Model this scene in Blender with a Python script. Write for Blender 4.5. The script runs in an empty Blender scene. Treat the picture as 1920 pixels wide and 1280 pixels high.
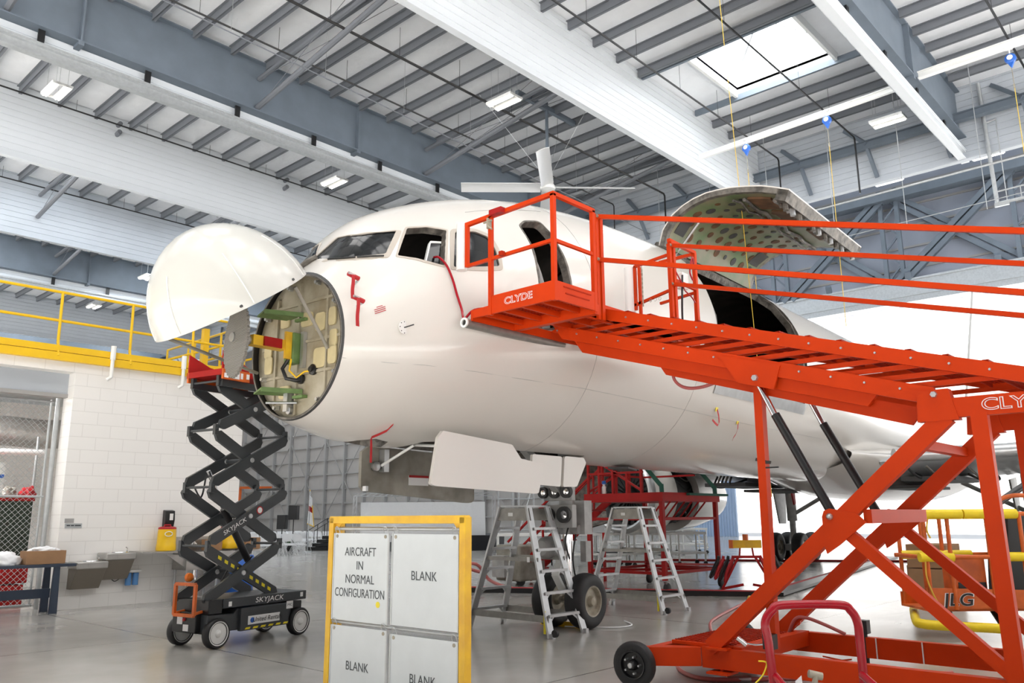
import bpy, bmesh, math, random
from mathutils import Vector, Matrix
random.seed(7)
PI = math.pi
scn = bpy.context.scene
COL = scn.collection
V = Vector

# ------------------------------------------------------------------ materials
def mat(name, col, rough=.5, metal=0.0, var=0.0, vscale=3.0, bump=0.0, bscale=30.0, coat=0.0, emit=None, estr=0.0,
        alpha=1.0, trans=0.0, col2=None, spec=None):
    m = bpy.data.materials.new(name); m.use_nodes = True
    nt = m.node_tree; b = nt.nodes['Principled BSDF']
    b.inputs['Base Color'].default_value = (*col, 1)
    b.inputs['Roughness'].default_value = rough
    b.inputs['Metallic'].default_value = metal
    b.inputs['Coat Weight'].default_value = coat
    b.inputs['Coat Roughness'].default_value = .08
    if spec is not None: b.inputs['Specular IOR Level'].default_value = spec
    if trans: b.inputs['Transmission Weight'].default_value = trans
    if alpha < 1: b.inputs['Alpha'].default_value = alpha
    if emit:
        b.inputs['Emission Color'].default_value = (*emit, 1); b.inputs['Emission Strength'].default_value = estr
    tc = nt.nodes.new('ShaderNodeTexCoord')
    if var or col2:
        n = nt.nodes.new('ShaderNodeTexNoise'); n.inputs['Scale'].default_value = vscale; n.inputs['Detail'].default_value = 5
        nt.links.new(tc.outputs['Object'], n.inputs['Vector'])
        r = nt.nodes.new('ShaderNodeValToRGB')
        c2 = col2 if col2 else tuple(max(0, c * (1 - var)) for c in col)
        r.color_ramp.elements[0].position = .35; r.color_ramp.elements[1].position = .65
        r.color_ramp.elements[0].color = (*c2, 1); r.color_ramp.elements[1].color = (*col, 1)
        nt.links.new(n.outputs['Fac'], r.inputs['Fac']); nt.links.new(r.outputs['Color'], b.inputs['Base Color'])
    if bump:
        n2 = nt.nodes.new('ShaderNodeTexNoise'); n2.inputs['Scale'].default_value = bscale; n2.inputs['Detail'].default_value = 4
        nt.links.new(tc.outputs['Object'], n2.inputs['Vector'])
        bp = nt.nodes.new('ShaderNodeBump'); bp.inputs['Strength'].default_value = bump; bp.inputs['Distance'].default_value = .05
        nt.links.new(n2.outputs['Fac'], bp.inputs['Height']); nt.links.new(bp.outputs['Normal'], b.inputs['Normal'])
    return m

M = {}
M['skin'] = mat('aircraft_white_paint', (.73, .70, .655), .22, coat=.5, var=.03, vscale=.6)
M['radome'] = mat('radome_white_paint', (.62, .62, .585), .25, coat=.4)
M['cabin'] = mat('dark_cabin_lining', (.07, .06, .05), .9, var=.5, vscale=2)
M['bulk'] = mat('aged_primer_bulkhead', (.50, .46, .36), .6, col2=(.30, .25, .16), vscale=2.2, bump=.15)
M['bulk_panel'] = mat('tan_bulkhead_panel', (.66, .56, .32), .55, var=.15, vscale=6)
M['greenp'] = mat('green_primer', (.16, .26, .08), .5, var=.3, vscale=8)
M['greendoor'] = mat('green_chromate_door_lining', (.12, .18, .08), .45, col2=(.21, .19, .12), vscale=2.4)
M['brown'] = mat('brown_insulation', (.16, .075, .03), .7, var=.5, vscale=5)
M['foil'] = mat('dirty_silver_structure', (.21, .19, .165), .45, .3, var=.65, vscale=7, bump=.4, bscale=12)
M['seal'] = mat('dark_rubber_seal', (.05, .05, .05), .6)
M['frame'] = mat('window_frame_paint', (.50, .45, .39), .45)
M['glass'] = mat('dark_cockpit_glass', (.010, .012, .014), .08, spec=.25)
M['metal'] = mat('aluminium', (.62, .63, .64), .35, .85, var=.12, vscale=6)
M['alu'] = mat('ladder_aluminium', (.58, .59, .60), .42, .55, var=.15, vscale=5)
M['alud'] = mat('dull_aluminium_plate', (.33, .32, .30), .42, .6, var=.2, vscale=9)
M['chrome'] = mat('chrome_rod', (.85, .85, .86), .12, 1.0)
M['baydoor'] = mat('soiled_grey_door_lining', (.34, .32, .275), .5, col2=(.19, .175, .145), vscale=3.0)
M['tire'] = mat('black_rubber', (.018, .018, .02), .55, var=.3, vscale=8)
M['hub'] = mat('aged_wheel_hub', (.42, .38, .30), .45, .3, var=.3, vscale=12)
M['gear'] = mat('grey_gear_paint', (.42, .42, .41), .4, var=.25, vscale=5)
M['clyde'] = mat('orange_red_paint', (.62, .046, .004), .42, var=.08, vscale=2.5, spec=.14)
M['clyded'] = mat('orange_red_grating', (.42, .024, .004), .55, var=.2, vscale=20, spec=.12)
M['red'] = mat('red_paint', (.40, .014, .013), .45, var=.15, vscale=3, spec=.2)
M['redc'] = mat('crimson_gloss_tube', (.36, .004, .014), .25, coat=.2, spec=.3)
M['redtape'] = mat('red_streamer_fabric', (.45, .015, .02), .6)
M['black'] = mat('black_paint', (.012, .012, .013), .35)
M['skyj'] = mat('charcoal_lift_paint', (.045, .050, .055), .33, var=.08, vscale=3)
M['white'] = mat('white_plastic', (.86, .86, .84), .4)
M['whitep'] = mat('white_cmu_paint', (.80, .78, .75), .55)
M['yellow'] = mat('yellow_paint', (.90, .55, .008), .35, var=.06, vscale=2)
M['yelw'] = mat('worn_yellow_paint', (.86, .52, .02), .4, col2=(.72, .40, .03), vscale=7)
M['yelpad'] = mat('yellow_foam', (.88, .66, .01), .5, var=.1, vscale=8)
M['orange'] = mat('orange_lift_paint', (.72, .14, .015), .42, var=.3, vscale=5)
M['steel'] = mat('blue_grey_structural_steel', (.150, .182, .222), .55, var=.12, vscale=1.2)
M['purlin'] = mat('grey_purlin_steel', (.155, .165, .185), .55)
M['insul'] = mat('white_roof_insulation', (.93, .945, .97), .45, var=.05, vscale=1.5, bump=.45, bscale=3)
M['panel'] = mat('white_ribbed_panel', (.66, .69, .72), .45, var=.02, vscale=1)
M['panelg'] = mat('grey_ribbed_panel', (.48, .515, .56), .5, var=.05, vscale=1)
M['wallg'] = mat('beige_grey_wall_panel', (.42, .395, .375), .6, var=.05, vscale=1.0)
M['wallb'] = mat('blue_grey_wall_panel', (.34, .37, .44), .55, var=.05, vscale=1)
M['girt'] = mat('grey_girt_steel', (.36, .35, .34), .55)
M['galv'] = mat('galvanised_steel', (.55, .57, .58), .38, .6, var=.12, vscale=8)
M['ss'] = mat('stainless_steel', (.50, .49, .47), .28, .8, var=.12, vscale=4)
M['bronze'] = mat('bronze_grey_enamel', (.23, .20, .165), .4, .2)
M['lamp'] = mat('lit_fluorescent_tube', (1, 1, 1), .5, emit=(1, .96, .9), estr=5)
M['lampbody'] = mat('white_lamp_housing', (.85, .85, .83), .35)
M['sky'] = mat('translucent_skylight', (.95, .97, 1), .5, emit=(.93, .97, 1), estr=9)
M['glowc'] = mat('bluish_glow_panel', (.9, .96, 1), .5, emit=(.88, .95, 1), estr=14)  # this and the next two: emission for the added, unseen roof panels
M['glowt'] = mat('tail_bay_glow_panel', (.9, .96, 1), .5, emit=(.88, .95, 1), estr=5)
M['glowb'] = mat('warm_glow_panel', (.95, .97, 1), .5, emit=(1, .98, .96), estr=5)
M['paper'] = mat('pale_sign_paper', (.66, .70, .72), .3, var=.05, vscale=6)
M['ink'] = mat('grey_black_ink', (.07, .08, .09), .5)
M['card'] = mat('cardboard', (.36, .20, .10), .7, var=.1, vscale=5)
M['cloth'] = mat('white_cloth', (.92, .93, .95), .8, bump=.4, bscale=9)
M['blue'] = mat('blue_plastic', (.02, .12, .50), .35)
M['bluefilt'] = mat('light_blue_filter_housing', (.10, .28, .60), .3)
M['bench'] = mat('dark_blue_bench_paint', (.035, .05, .08), .4)
M['navyd'] = mat('black_fabric', (.012, .012, .016), .8)
M['leafg'] = mat('dark_green_leaf', (.03, .085, .02), .6)
M['chairw'] = mat('white_chair_plastic', (.82, .82, .83), .4)
M['hose'] = mat('dusty_red_hose', (.48, .13, .12), .4)
M['tank'] = mat('clear_acrylic', (.8, .85, .88), .05, alpha=.22)
M['grn'] = mat('dark_green_foam', (.01, .09, .06), .6)
M['cord'] = mat('yellow_cord', (.75, .50, .06), .5)
M['decalw'] = mat('white_decal', (.85, .85, .85), .4)
M['decaly'] = mat('yellow_decal', (.85, .70, .02), .4)
M['amber'] = mat('amber_lens', (.75, .17, .01), .2)

# ------------------------------------------------------------------ geometry helpers
def frame_of(o):
    m = Matrix.Identity(4)
    while o is not None:
        m = Matrix.Translation(o.location) @ Matrix.Rotation(o.rotation_euler[2], 4, 'Z') @ m
        o = o.parent
    return m

def basis(d, up=(0, 0, 1)):
    d = V(d).normalized(); up = V(up)
    if abs(d.dot(up.normalized())) > .999: up = V((1, 0, 0)) if abs(d.x) < .9 else V((0, 1, 0))
    s = d.cross(up).normalized(); u = s.cross(d).normalized()
    return d, s, u

class MB:
    def __init__(self): self.v = []; self.f = []; self.m = []; self.mi = 0
    def add(self, vs, fs):
        n = len(self.v); self.v += [tuple(p) for p in vs]
        for f in fs: self.f.append([i + n for i in f]); self.m.append(self.mi)
        return self
    def box(self, c, s, R=None):
        c = V(c); h = V(s) / 2; vs = []
        for x in (-1, 1):
            for y in (-1, 1):
                for z in (-1, 1):
                    p = V((x * h.x, y * h.y, z * h.z)); vs.append(c + (R @ p if R else p))
        return self.add(vs, [(0, 1, 3, 2), (4, 6, 7, 5), (0, 4, 5, 1), (2, 3, 7, 6), (0, 2, 6, 4), (1, 5, 7, 3)])
    def rbox(self, a, b):
        a = V(a); b = V(b); return self.box((a + b) / 2, (abs(b.x - a.x), abs(b.y - a.y), abs(b.z - a.z)))
    def bar(self, p, q, w, h, up=(0, 0, 1)):
        p = V(p); q = V(q); d, s, u = basis(q - p, up)
        vs = [b + s * (w / 2 * i) + u * (h / 2 * j) for b in (p, q) for i, j in ((-1, -1), (1, -1), (1, 1), (-1, 1))]
        return self.add(vs, [(3, 2, 1, 0), (4, 5, 6, 7), (0, 1, 5, 4), (1, 2, 6, 5), (2, 3, 7, 6), (3, 0, 4, 7)])
    def ibeam(self, p, q, w, h, t=.03, up=(0, 0, 1)):
        p = V(p); q = V(q); d, s, u = basis(q - p, up)
        self.bar(p, q, t, h - t, up); self.bar(p + u * (h / 2 - t / 2), q + u * (h / 2 - t / 2), w, t, up)
        return self.bar(p - u * (h / 2 - t / 2), q - u * (h / 2 - t / 2), w, t, up)
    def tube(self, p, q, r, n=10, r2=None):
        p = V(p); q = V(q); d, s, u = basis(q - p); r2 = r if r2 is None else r2; vs = []
        for b, rr in ((p, r), (q, r2)):
            for i in range(n):
                a = 2 * PI * i / n; vs.append(b + s * (rr * math.cos(a)) + u * (rr * math.sin(a)))
        fs = [(i, (i + 1) % n, n + (i + 1) % n, n + i) for i in range(n)] + [tuple(range(n))[::-1], tuple(range(n, 2 * n))]
        return self.add(vs, fs)
    def path(self, pts, r, n=8):
        pts = [V(p) for p in pts]; vs = []; ps = None
        for k, p in enumerate(pts):
            d = (pts[min(k + 1, len(pts) - 1)] - pts[max(k - 1, 0)]).normalized()
            if ps is None: _, s, u = basis(d)
            else:
                s = (ps - d * ps.dot(d)).normalized(); u = s.cross(d)
            ps = s
            for i in range(n):
                a = 2 * PI * i / n; vs.append(p + s * (r * math.cos(a)) + u * (r * math.sin(a)))
        fs = []
        for k in range(len(pts) - 1):
            for i in range(n):
                j = (i + 1) % n; fs.append((k * n + i, k * n + j, (k + 1) * n + j, (k + 1) * n + i))
        fs += [tuple(range(n)), tuple(range((len(pts) - 1) * n, len(pts) * n))[::-1]]
        return self.add(vs, fs)
    def lathe(self, c, ax, prof, n=24, closed=False):
        c = V(c); d, s, u = basis(ax); vs = []; k = len(prof)
        for (t, r) in prof:
            for i in range(n):
                a = 2 * PI * i / n; vs.append(c + d * t + s * (r * math.cos(a)) + u * (r * math.sin(a)))
        fs = []
        for j in range(k if closed else k - 1):
            j2 = (j + 1) % k
            for i in range(n):
                i2 = (i + 1) % n; fs.append((j * n + i, j * n + i2, j2 * n + i2, j2 * n + i))
        if not closed: fs += [tuple(range(n))[::-1], tuple(range((k - 1) * n, k * n))]
        return self.add(vs, fs)
    def prism(self, poly, off):
        poly = [V(p) for p in poly]; off = V(off); n = len(poly)
        return self.add(poly + [p + off for p in poly], [tuple(range(n))[::-1], tuple(range(n, 2 * n))] + [(i, (i + 1) % n, n + (i + 1) % n, n + i) for i in range(n)])
    def grid(self, rows, close=False):
        n = len(rows[0]); vs = [p for r in rows for p in r]; fs = []
        for j in range(len(rows) - 1):
            for i in range(n if close else n - 1):
                i2 = (i + 1) % n; fs.append((j * n + i, j * n + i2, (j + 1) * n + i2, (j + 1) * n + i))
        return self.add(vs, fs)
    def slab(self, rows, offs):
        """closed sheet of thickness: rows of points and matching rows of offset points"""
        n = len(rows[0]); m = len(rows)
        a = [p for r in rows for p in r]; b = [p for r in offs for p in r]; N = n * m; fs = []
        for j in range(m - 1):
            for i in range(n - 1):
                q = (j * n + i, j * n + i + 1, (j + 1) * n + i + 1, (j + 1) * n + i)
                fs.append(q); fs.append(tuple(N + k for k in reversed(q)))
        for i in range(n - 1):
            fs.append((i + 1, i, N + i, N + i + 1)); k = (m - 1) * n
            fs.append((k + i, k + i + 1, N + k + i + 1, N + k + i))
        for j in range(m - 1):
            fs.append((j * n, (j + 1) * n, N + (j + 1) * n, N + j * n)); k = n - 1
            fs.append(((j + 1) * n + k, j * n + k, N + j * n + k, N + (j + 1) * n + k))
        return self.add(a + b, fs)
    def build(self, name, mats, parent=None, local=False, smooth=40, bevel=0, label=None, fix=True):
        me = bpy.data.meshes.new(name)
        vs = self.v
        if parent is not None and not local:
            inv = frame_of(parent).inverted(); vs = [inv @ V(p) for p in vs]
        me.from_pydata([tuple(p) for p in vs], [], self.f)
        if not isinstance(mats, (list, tuple)): mats = [mats]
        for k in mats: me.materials.append(M[k] if isinstance(k, str) else k)
        me.polygons.foreach_set('material_index', self.m)
        if fix:
            bm = bmesh.new(); bm.from_mesh(me); bmesh.ops.recalc_face_normals(bm, faces=bm.faces); bm.to_mesh(me); bm.free()
        me.update()
        if smooth:
            me.polygons.foreach_set('use_smooth', [True] * len(me.polygons))
            me.set_sharp_from_angle(angle=math.radians(smooth))
        o = bpy.data.objects.new(name, me); COL.objects.link(o)
        if parent is not None: o.parent = parent
        if bevel:
            md = o.modifiers.new('bevel', 'BEVEL'); md.width = bevel; md.segments = 2; md.limit_method = 'ANGLE'
        if label: o['label'] = label
        return o

def tag(o, label, cat, group=None, kind=None):
    if label: o['label'] = label
    if cat: o['category'] = cat
    if group: o['group'] = group
    if kind: o['kind'] = kind
    return o
def thing(name, label, cat, loc=(0, 0, 0), rz=0, group=None):
    o = bpy.data.objects.new(name, None); COL.objects.link(o); o.location = loc; o.rotation_euler = (0, 0, rz)
    o.empty_display_size = .2
    return tag(o, label, cat, group)
def struct(o, label=None):
    o['kind'] = 'structure'
    if label: o['label'] = label
    return o
def dup(root, loc, rz=None, label=None, group=None):
    r = root.copy(); COL.objects.link(r); r.location = loc
    if rz is not None: r.rotation_euler = (0, 0, rz)
    if label: r['label'] = label
    if group: r['group'] = group
    for ch in list(root.children):
        c = ch.copy(); COL.objects.link(c); c.parent = r
        for g in list(ch.children):
            d = g.copy(); COL.objects.link(d); d.parent = c
    return r
def lettering(txt, h, o, xd, yd, mk, name, parent, ext=.002, squeeze=1.0, align='CENTER', outline=0.0, shear=0.0):
    cu = bpy.data.curves.new('txt', 'FONT'); cu.body = txt; cu.size = 1; cu.extrude = 0; cu.align_x = align; cu.align_y = 'CENTER'
    cu.shear = shear; cu.space_line = 1.25
    if outline: cu.offset = outline
    t = bpy.data.objects.new('txt', cu); COL.objects.link(t)
    dg = bpy.context.evaluated_depsgraph_get(); dg.update()
    me0 = bpy.data.meshes.new_from_object(t.evaluated_get(dg))
    mb = MB(); xd = V(xd).normalized(); yd = V(yd).normalized(); nd = xd.cross(yd); k = h / .72
    vs = [V(o) + xd * (v.co.x * k * squeeze) + yd * (v.co.y * k) for v in me0.vertices]
    mb.add(vs, [tuple(p.vertices) for p in me0.polygons])
    bpy.data.objects.remove(t); bpy.data.curves.remove(cu); bpy.data.meshes.remove(me0)
    ob = mb.build(name, mk, parent, smooth=0, fix=False)
    if ext:
        md = ob.modifiers.new('thick', 'SOLIDIFY'); md.thickness = ext; md.offset = 0
    return ob

ST=[(-.15,4.27,2.66,.80,3.47),(0.0,4.44,2.61,.90,3.47),(.33,4.90,2.53,1.07,3.50),(.66,5.18,2.47,1.20,3.55),(1.18,5.46,2.44,1.36,3.65),(1.64,5.66,2.43,1.48,3.75),(2.11,5.83,2.42,1.58,3.85),(3.09,6.09,2.42,1.73,4.05),(4.62,6.29,2.42,1.85,4.25),(5.78,6.36,2.42,1.88,4.35),(7.1,6.40,2.42,1.88,4.41),(8.2,6.42,2.42,1.88,4.42),(29,6.42,2.42,1.88,4.42),(36,6.42,3.3,1.5,5.0),(44,6.2,5.4,.4,5.8)]
def sec(s):
    s=max(ST[0][0],min(ST[-1][0]-1e-6,s))
    for i in range(len(ST)-1):
        if s<ST[i+1][0]: break
    a,b=ST[i],ST[i+1];p=ST[max(i-1,0)];n=ST[min(i+2,len(ST)-1)]
    h=b[0]-a[0];t=(s-a[0])/h;out=[]
    for k in range(1,5):
        d=(b[k]-a[k])/h
        d0=(a[k]-p[k])/(a[0]-p[0]) if i>0 else d
        d1=(n[k]-b[k])/(n[0]-b[0]) if i+2<len(ST) else d
        m0=0 if d0*d<=0 else 2*d0*d/(d0+d)
        m1=0 if d1*d<=0 else 2*d1*d/(d1+d)
        t2=t*t;t3=t2*t
        out.append((2*t3-3*t2+1)*a[k]+(t3-2*t2+t)*h*m0+(-2*t3+3*t2)*b[k]+(t3-t2)*h*m1)
    return out
def surf(s,a,off=0.0):
    zt,zb,w,zw=sec(s)
    c,sn=math.cos(a),math.sin(a)
    hz=(zt-zw) if sn>0 else (zw-zb)
    v=-w*c;z=zw+hz*sn
    if off:
        nv,nz=-c/w,sn/hz;l=math.hypot(nv,nz);v+=off*nv/l;z+=off*nz/l
    return (s,v,z)
# ------------------------------------------------------------------ the hangar
# floor: polished grey concrete with joints
def floor_mat():
    m = bpy.data.materials.new('polished_concrete_floor'); m.use_nodes = True; nt = m.node_tree; b = nt.nodes['Principled BSDF']
    tc = nt.nodes.new('ShaderNodeTexCoord')
    n = nt.nodes.new('ShaderNodeTexNoise'); n.inputs['Scale'].default_value = .35; n.inputs['Detail'].default_value = 5; n.inputs['Roughness'].default_value = .62
    nt.links.new(tc.outputs['Object'], n.inputs['Vector'])
    r = nt.nodes.new('ShaderNodeValToRGB'); r.color_ramp.elements[0].position = .25; r.color_ramp.elements[1].position = .8
    r.color_ramp.elements[0].color = (.35, .332, .308, 1); r.color_ramp.elements[1].color = (.53, .515, .49, 1)
    nt.links.new(n.outputs['Fac'], r.inputs['Fac'])
    br = nt.nodes.new('ShaderNodeTexBrick'); br.offset = 0; br.inputs['Scale'].default_value = 1
    br.inputs['Brick Width'].default_value = 6.1; br.inputs['Row Height'].default_value = 6.1; br.inputs['Mortar Size'].default_value = .012
    br.inputs['Color1'].default_value = (1, 1, 1, 1); br.inputs['Color2'].default_value = (.88, .88, .88, 1); br.inputs['Mortar'].default_value = (.35, .33, .3, 1)
    mp = nt.nodes.new('ShaderNodeMapping'); mp.inputs['Location'].default_value = (.6, .5, 0)
    nt.links.new(tc.outputs['Object'], mp.inputs['Vector']); nt.links.new(mp.outputs['Vector'], br.inputs['Vector'])
    mx = nt.nodes.new('ShaderNodeMix'); mx.data_type = 'RGBA'; mx.blend_type = 'MULTIPLY'; mx.inputs[0].default_value = 1
    nt.links.new(r.outputs['Color'], mx.inputs[6]); nt.links.new(br.outputs['Color'], mx.inputs[7]); nt.links.new(mx.outputs[2], b.inputs['Base Color'])
    n2 = nt.nodes.new('ShaderNodeTexNoise'); n2.inputs['Scale'].default_value = .7; n2.inputs['Detail'].default_value = 3
    nt.links.new(tc.outputs['Object'], n2.inputs['Vector'])
    mr = nt.nodes.new('ShaderNodeMapRange'); mr.inputs[3].default_value = .13; mr.inputs[4].default_value = .27
    nt.links.new(n2.outputs['Fac'], mr.inputs[0]); nt.links.new(mr.outputs[0], b.inputs['Roughness'])
    b.inputs['Coat Weight'].default_value = .2; b.inputs['Coat Roughness'].default_value = .15
    return m
M['floor'] = floor_mat()
struct(MB().rbox((-25, -25, -.3), (60, 118, 0)).build('floor', 'floor'))
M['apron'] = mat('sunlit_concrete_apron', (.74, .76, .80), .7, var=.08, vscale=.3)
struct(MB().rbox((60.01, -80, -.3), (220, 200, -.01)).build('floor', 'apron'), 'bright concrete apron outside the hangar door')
mb = MB(); mb.rbox((-160, -160, -.3), (-25.01, 118, -.01)); mb.rbox((-25.01, -160, -.3), (60, -25.01, -.01)); struct(mb.build('floor', 'apron'), 'unseen concrete apron behind the camera, added to bounce light')  # unseen ground, added so sunlight bounces up into the hangar

# roof deck with white insulation between purlins
XA, XE, ZR = -8.0, 36.0, 19.0
SKY = [(25.7, 29.8, 10.15, 14.25)]
# split so the skylight stays open
roof = MB()
for a, b in (((XA, -14, ZR + .22), (25.7, 112, ZR + .34)), ((29.8, -14, ZR + .22), (XE + .2, 112, ZR + .34)),
             ((25.7, -14, ZR + .22), (29.8, 10.15, ZR + .34)), ((25.7, 14.25, ZR + .22), (29.8, 112, ZR + .34))): roof.rbox(a, b)
struct(roof.build('ceiling', 'insul'))
struct(MB().rbox((XE + .2, -14, 27), (60.5, 112, 27.3)).build('ceiling', 'steel'), 'high dark roof of the tail bay')
# skylight: lit pane pyramid, curb and bars
sk = MB(); x0, x1, y0, y1 = 25.7, 29.8, 10.15, 14.25; cx, cy = (x0 + x1) / 2, (y0 + y1) / 2
sk.mi = 0
for a, b in (((x0, y0), (x1, y0)), ((x1, y0), (x1, y1)), ((x1, y1), (x0, y1)), ((x0, y1), (x0, y0))):
    p, q = V((a[0], a[1], ZR + .85)), V((b[0], b[1], ZR + .85)); r = V((cx, cy, ZR + 1.75))
    sk.prism([p, q, r], (0, 0, .02))
sko = struct(sk.build('window_1', 'sky', smooth=0), 'square pyramid skylight in the roof')
cb = MB()
for a, b in (((x0 - .12, y0 - .12), (x1 + .12, y0)), ((x0 - .12, y1), (x1 + .12, y1 + .12)), ((x0 - .12, y0), (x0, y1)), ((x1, y0), (x1 + .12, y1))):
    cb.rbox((a[0], a[1], ZR - .12), (b[0], b[1], ZR + .86))
cb.build('window_frame', 'lampbody', sko)
bb = MB(); ap = V((cx, cy, ZR + 1.70))
for c in ((x0, y0), (x1, y0), (x1, y1), (x0, y1)): bb.bar((c[0], c[1], ZR + .82), ap, .07, .07)
for k in (.33, .66):
    for s in (y0, y1):
        xx = x0 + (x1 - x0) * k; bb.bar((xx, s, ZR + .83), V((xx, s, ZR + .83)).lerp(V((xx, cy, ap.z)), .62), .03, .03)
bb.build('glazing_bar', 'galv', sko)

# long walls of corrugated draft curtains, hung along X under the roof
def curtain(y, z0, z1, name, mk, x0=XA, x1=XE - .1, label=None):
    mb = MB(); pts = []; z = z0; s = .285
    while z < z1 - .001:
        zz = min(z + s, z1)
        pts += [(y, z), (y, zz - .045), (y + .03, zz - .032), (y + .03, zz - .008)]
        z = zz
    rows = [[(x, p[0], p[1]) for p in pts] for x in (x0, x1)]
    back = [[(x, y + .16, p[1]) for p in pts] for x in (x0, x1)]
    mb.slab(rows, back)
    mb.bar((x0, y + .02, z0 - .03), (x1, y + .02, z0 - .03), .26, .06)
    return struct(mb.build(name, mk, smooth=0), label)
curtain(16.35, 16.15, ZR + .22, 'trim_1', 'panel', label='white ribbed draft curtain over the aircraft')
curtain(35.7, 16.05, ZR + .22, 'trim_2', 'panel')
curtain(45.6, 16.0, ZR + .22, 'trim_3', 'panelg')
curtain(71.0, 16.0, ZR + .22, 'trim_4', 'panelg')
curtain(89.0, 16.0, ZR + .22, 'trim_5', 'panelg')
# end curtain along Y at the tail bay, with its chord
mb = MB(); pts = []; z = 16.0
while z < ZR + .2:
    pts += [(XE, z), (XE, z + .235), (XE + .03, z + .25), (XE + .03, z + .275)]; z += .285
rows = [[(p[0], y, p[1]) for p in pts] for y in (-14, 112)]
back = [[(p[0] + .2, y, p[1]) for p in pts] for y in (-14, 112)]
mb.slab(rows, back); mb.bar((XE + .05, -14, 15.97), (XE + .05, 112, 15.97), .3, .07)
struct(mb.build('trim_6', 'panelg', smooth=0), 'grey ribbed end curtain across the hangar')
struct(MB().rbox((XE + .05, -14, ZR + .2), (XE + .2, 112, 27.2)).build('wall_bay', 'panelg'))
ch = MB(); ch.ibeam((XE - .7, -14, 17.55), (XE - .7, 112, 17.55), .3, .36)
for k in range(40):
    y = -10 + k * 3
    ch.bar((XE - .7, y, 17.4), (XE - .05, y - .1, 16.2), .14, .14); ch.bar((XE - .7, y, 17.6), (XE - .1, y + 1.1, 18.8), .16, .16)
struct(ch.build('trim_7', 'steel'), 'blue-grey chord beam across the end curtain')

# main girders (built-up I sections) with crane rail hung below
def girder(y, zb=16.9, nm=1, rail=True, dx=0.0):
    g = thing('roof_girder', 'deep blue-grey steel roof girder, ' + {7.5: 'rightmost one past the skylight', 26.8: 'nearest one left of the aircraft', 56.0: 'second one left of the aircraft', 80.0: 'farthest one above the yellow railing'}[y], 'girder', (0, y, zb))
    mb = MB(); L = (XA, XE + .6)
    mb.rbox((L[0], y - .02, zb + .04), (L[1], y + .02, ZR)); mb.build('web', 'steel', g)
    mb = MB(); mb.rbox((L[0], y - .24, zb), (L[1], y + .24, zb + .05)); mb.build('flange', 'steel', g)
    mb = MB(); mb.rbox((L[0], y - .2, ZR - .02), (L[1], y + .2, ZR + .03)); mb.build('flange', 'steel', g)
    x = 19.42 + dx - 11.17 * 2
    while x < XE:
        if x > XA: mb = MB(); mb.rbox((x - .03, y - .22, zb + .04), (x + .03, y + .22, ZR)); mb.rbox((x - .09, y - .24, zb - .12), (x + .09, y + .24, zb)); mb.build('stiffener', 'steel', g)
        x += 11.17
    if rail:
        r = thing('crane_rail', 'pale crane runway beam hung under ' + {7.5: 'the rightmost roof girder', 26.8: 'the girder left of the aircraft', 56.0: 'the second girder to the left', 80.0: 'the farthest girder'}[y], 'beam', (0, y, zb - 1.0))
        zt = zb - .58
        mb = MB(); mb.ibeam((XA, y, zt - .18), (XE + .4, y, zt - .18), .30, .36, .04); mb.bar((XA, y, zt + .03), (XE + .4, y, zt + .03), .36, .06); mb.build('runway_beam', 'panel' if y < 10 else 'galv', r)
        x = 7.14 - 3.4 * 4 + (.0 if y > 10 else -.6)
        while x < XE:
            if x > XA: mb = MB(); mb.rbox((x - .10, y - .03, zt + .05), (x + .10, y + .03, zb)); mb.build('hanger', 'black', r)
            x += 3.4
        curtain(y + .22, zt + .06, zb + .02, 'trim_%d' % (20 + int(y)), 'panel', label='narrow white ribbed strip behind the hangers of a crane beam')
for y in (7.5, 26.8, 56.0, 80.0): girder(y, dx=(-1.3 if y == 7.5 else 0))

# unseen glowing roof panels, added to light hidden bays, tail bay and near floor
GLOW = [(x, y) for y in (39.4, 50.4, 75.5, 97.0) for x in (3, 13, 23, 31.5)] + [(4, 4), (3.5, 12), (-3, 8), (10, 0.5), (16, -4), (24, -8), (0, 20), (2, -6), (20, 1.5)] + [(x, y) for x in (42, 52) for y in (-4, 8, 20, 34, 50, 66, 82, 98)]
for i, (x, y) in enumerate(GLOW):
    zz = ZR + .17 if x < 36 else 26.9; mb = MB(); mb.rbox((x - 2, y - 2, zz), (x + 2, y + 2, zz + .04)); o = struct(mb.build('window_%d' % (i + 2), 'glowt' if x > 36 and y < 30 else 'glowc' if y > 30 else 'glowb', smooth=0), 'unseen square glowing roof panel, added for light')
# purlins, one set per bay
bays = [(-13.5, 7.3, 'right of the rightmost girder'), (7.7, 16.3, 'around the skylight bay'), (16.5, 26.6, 'above the aircraft nose'), (27.0, 35.6, 'between the near girder and the white curtain'),
        (35.9, 45.5, 'behind the long white curtain'), (45.8, 55.9, 'in front of the second girder'), (56.1, 70.9, 'far to the left')]
for bi, (ya, yb, where) in enumerate(bays):
    mb = MB(); mb.rbox((-.02, ya, -.25), (.02, yb, .06)); mb.rbox((-.02, ya, -.25), (.11, yb, -.23)); mb.rbox((-.11, ya, .04), (.02, yb, .06))
    first = None
    x = 13.42 - 1.493 * 13
    while x < XE - .4:
        inside = bi == 1 and 25.6 < x < 29.9
        if not inside and x > XA + .2:
            if first is None:
                first = mb.build('roof_purlin', 'purlin', smooth=0); first.location = (x, 0, ZR)
                tag(first, 'grey roof purlin in the row ' + where, 'purlin', 'roof purlins ' + where, 'structure')
            else:
                o = first.copy(); COL.objects.link(o); o.location = (x, 0, ZR)
        x += 1.493
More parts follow.
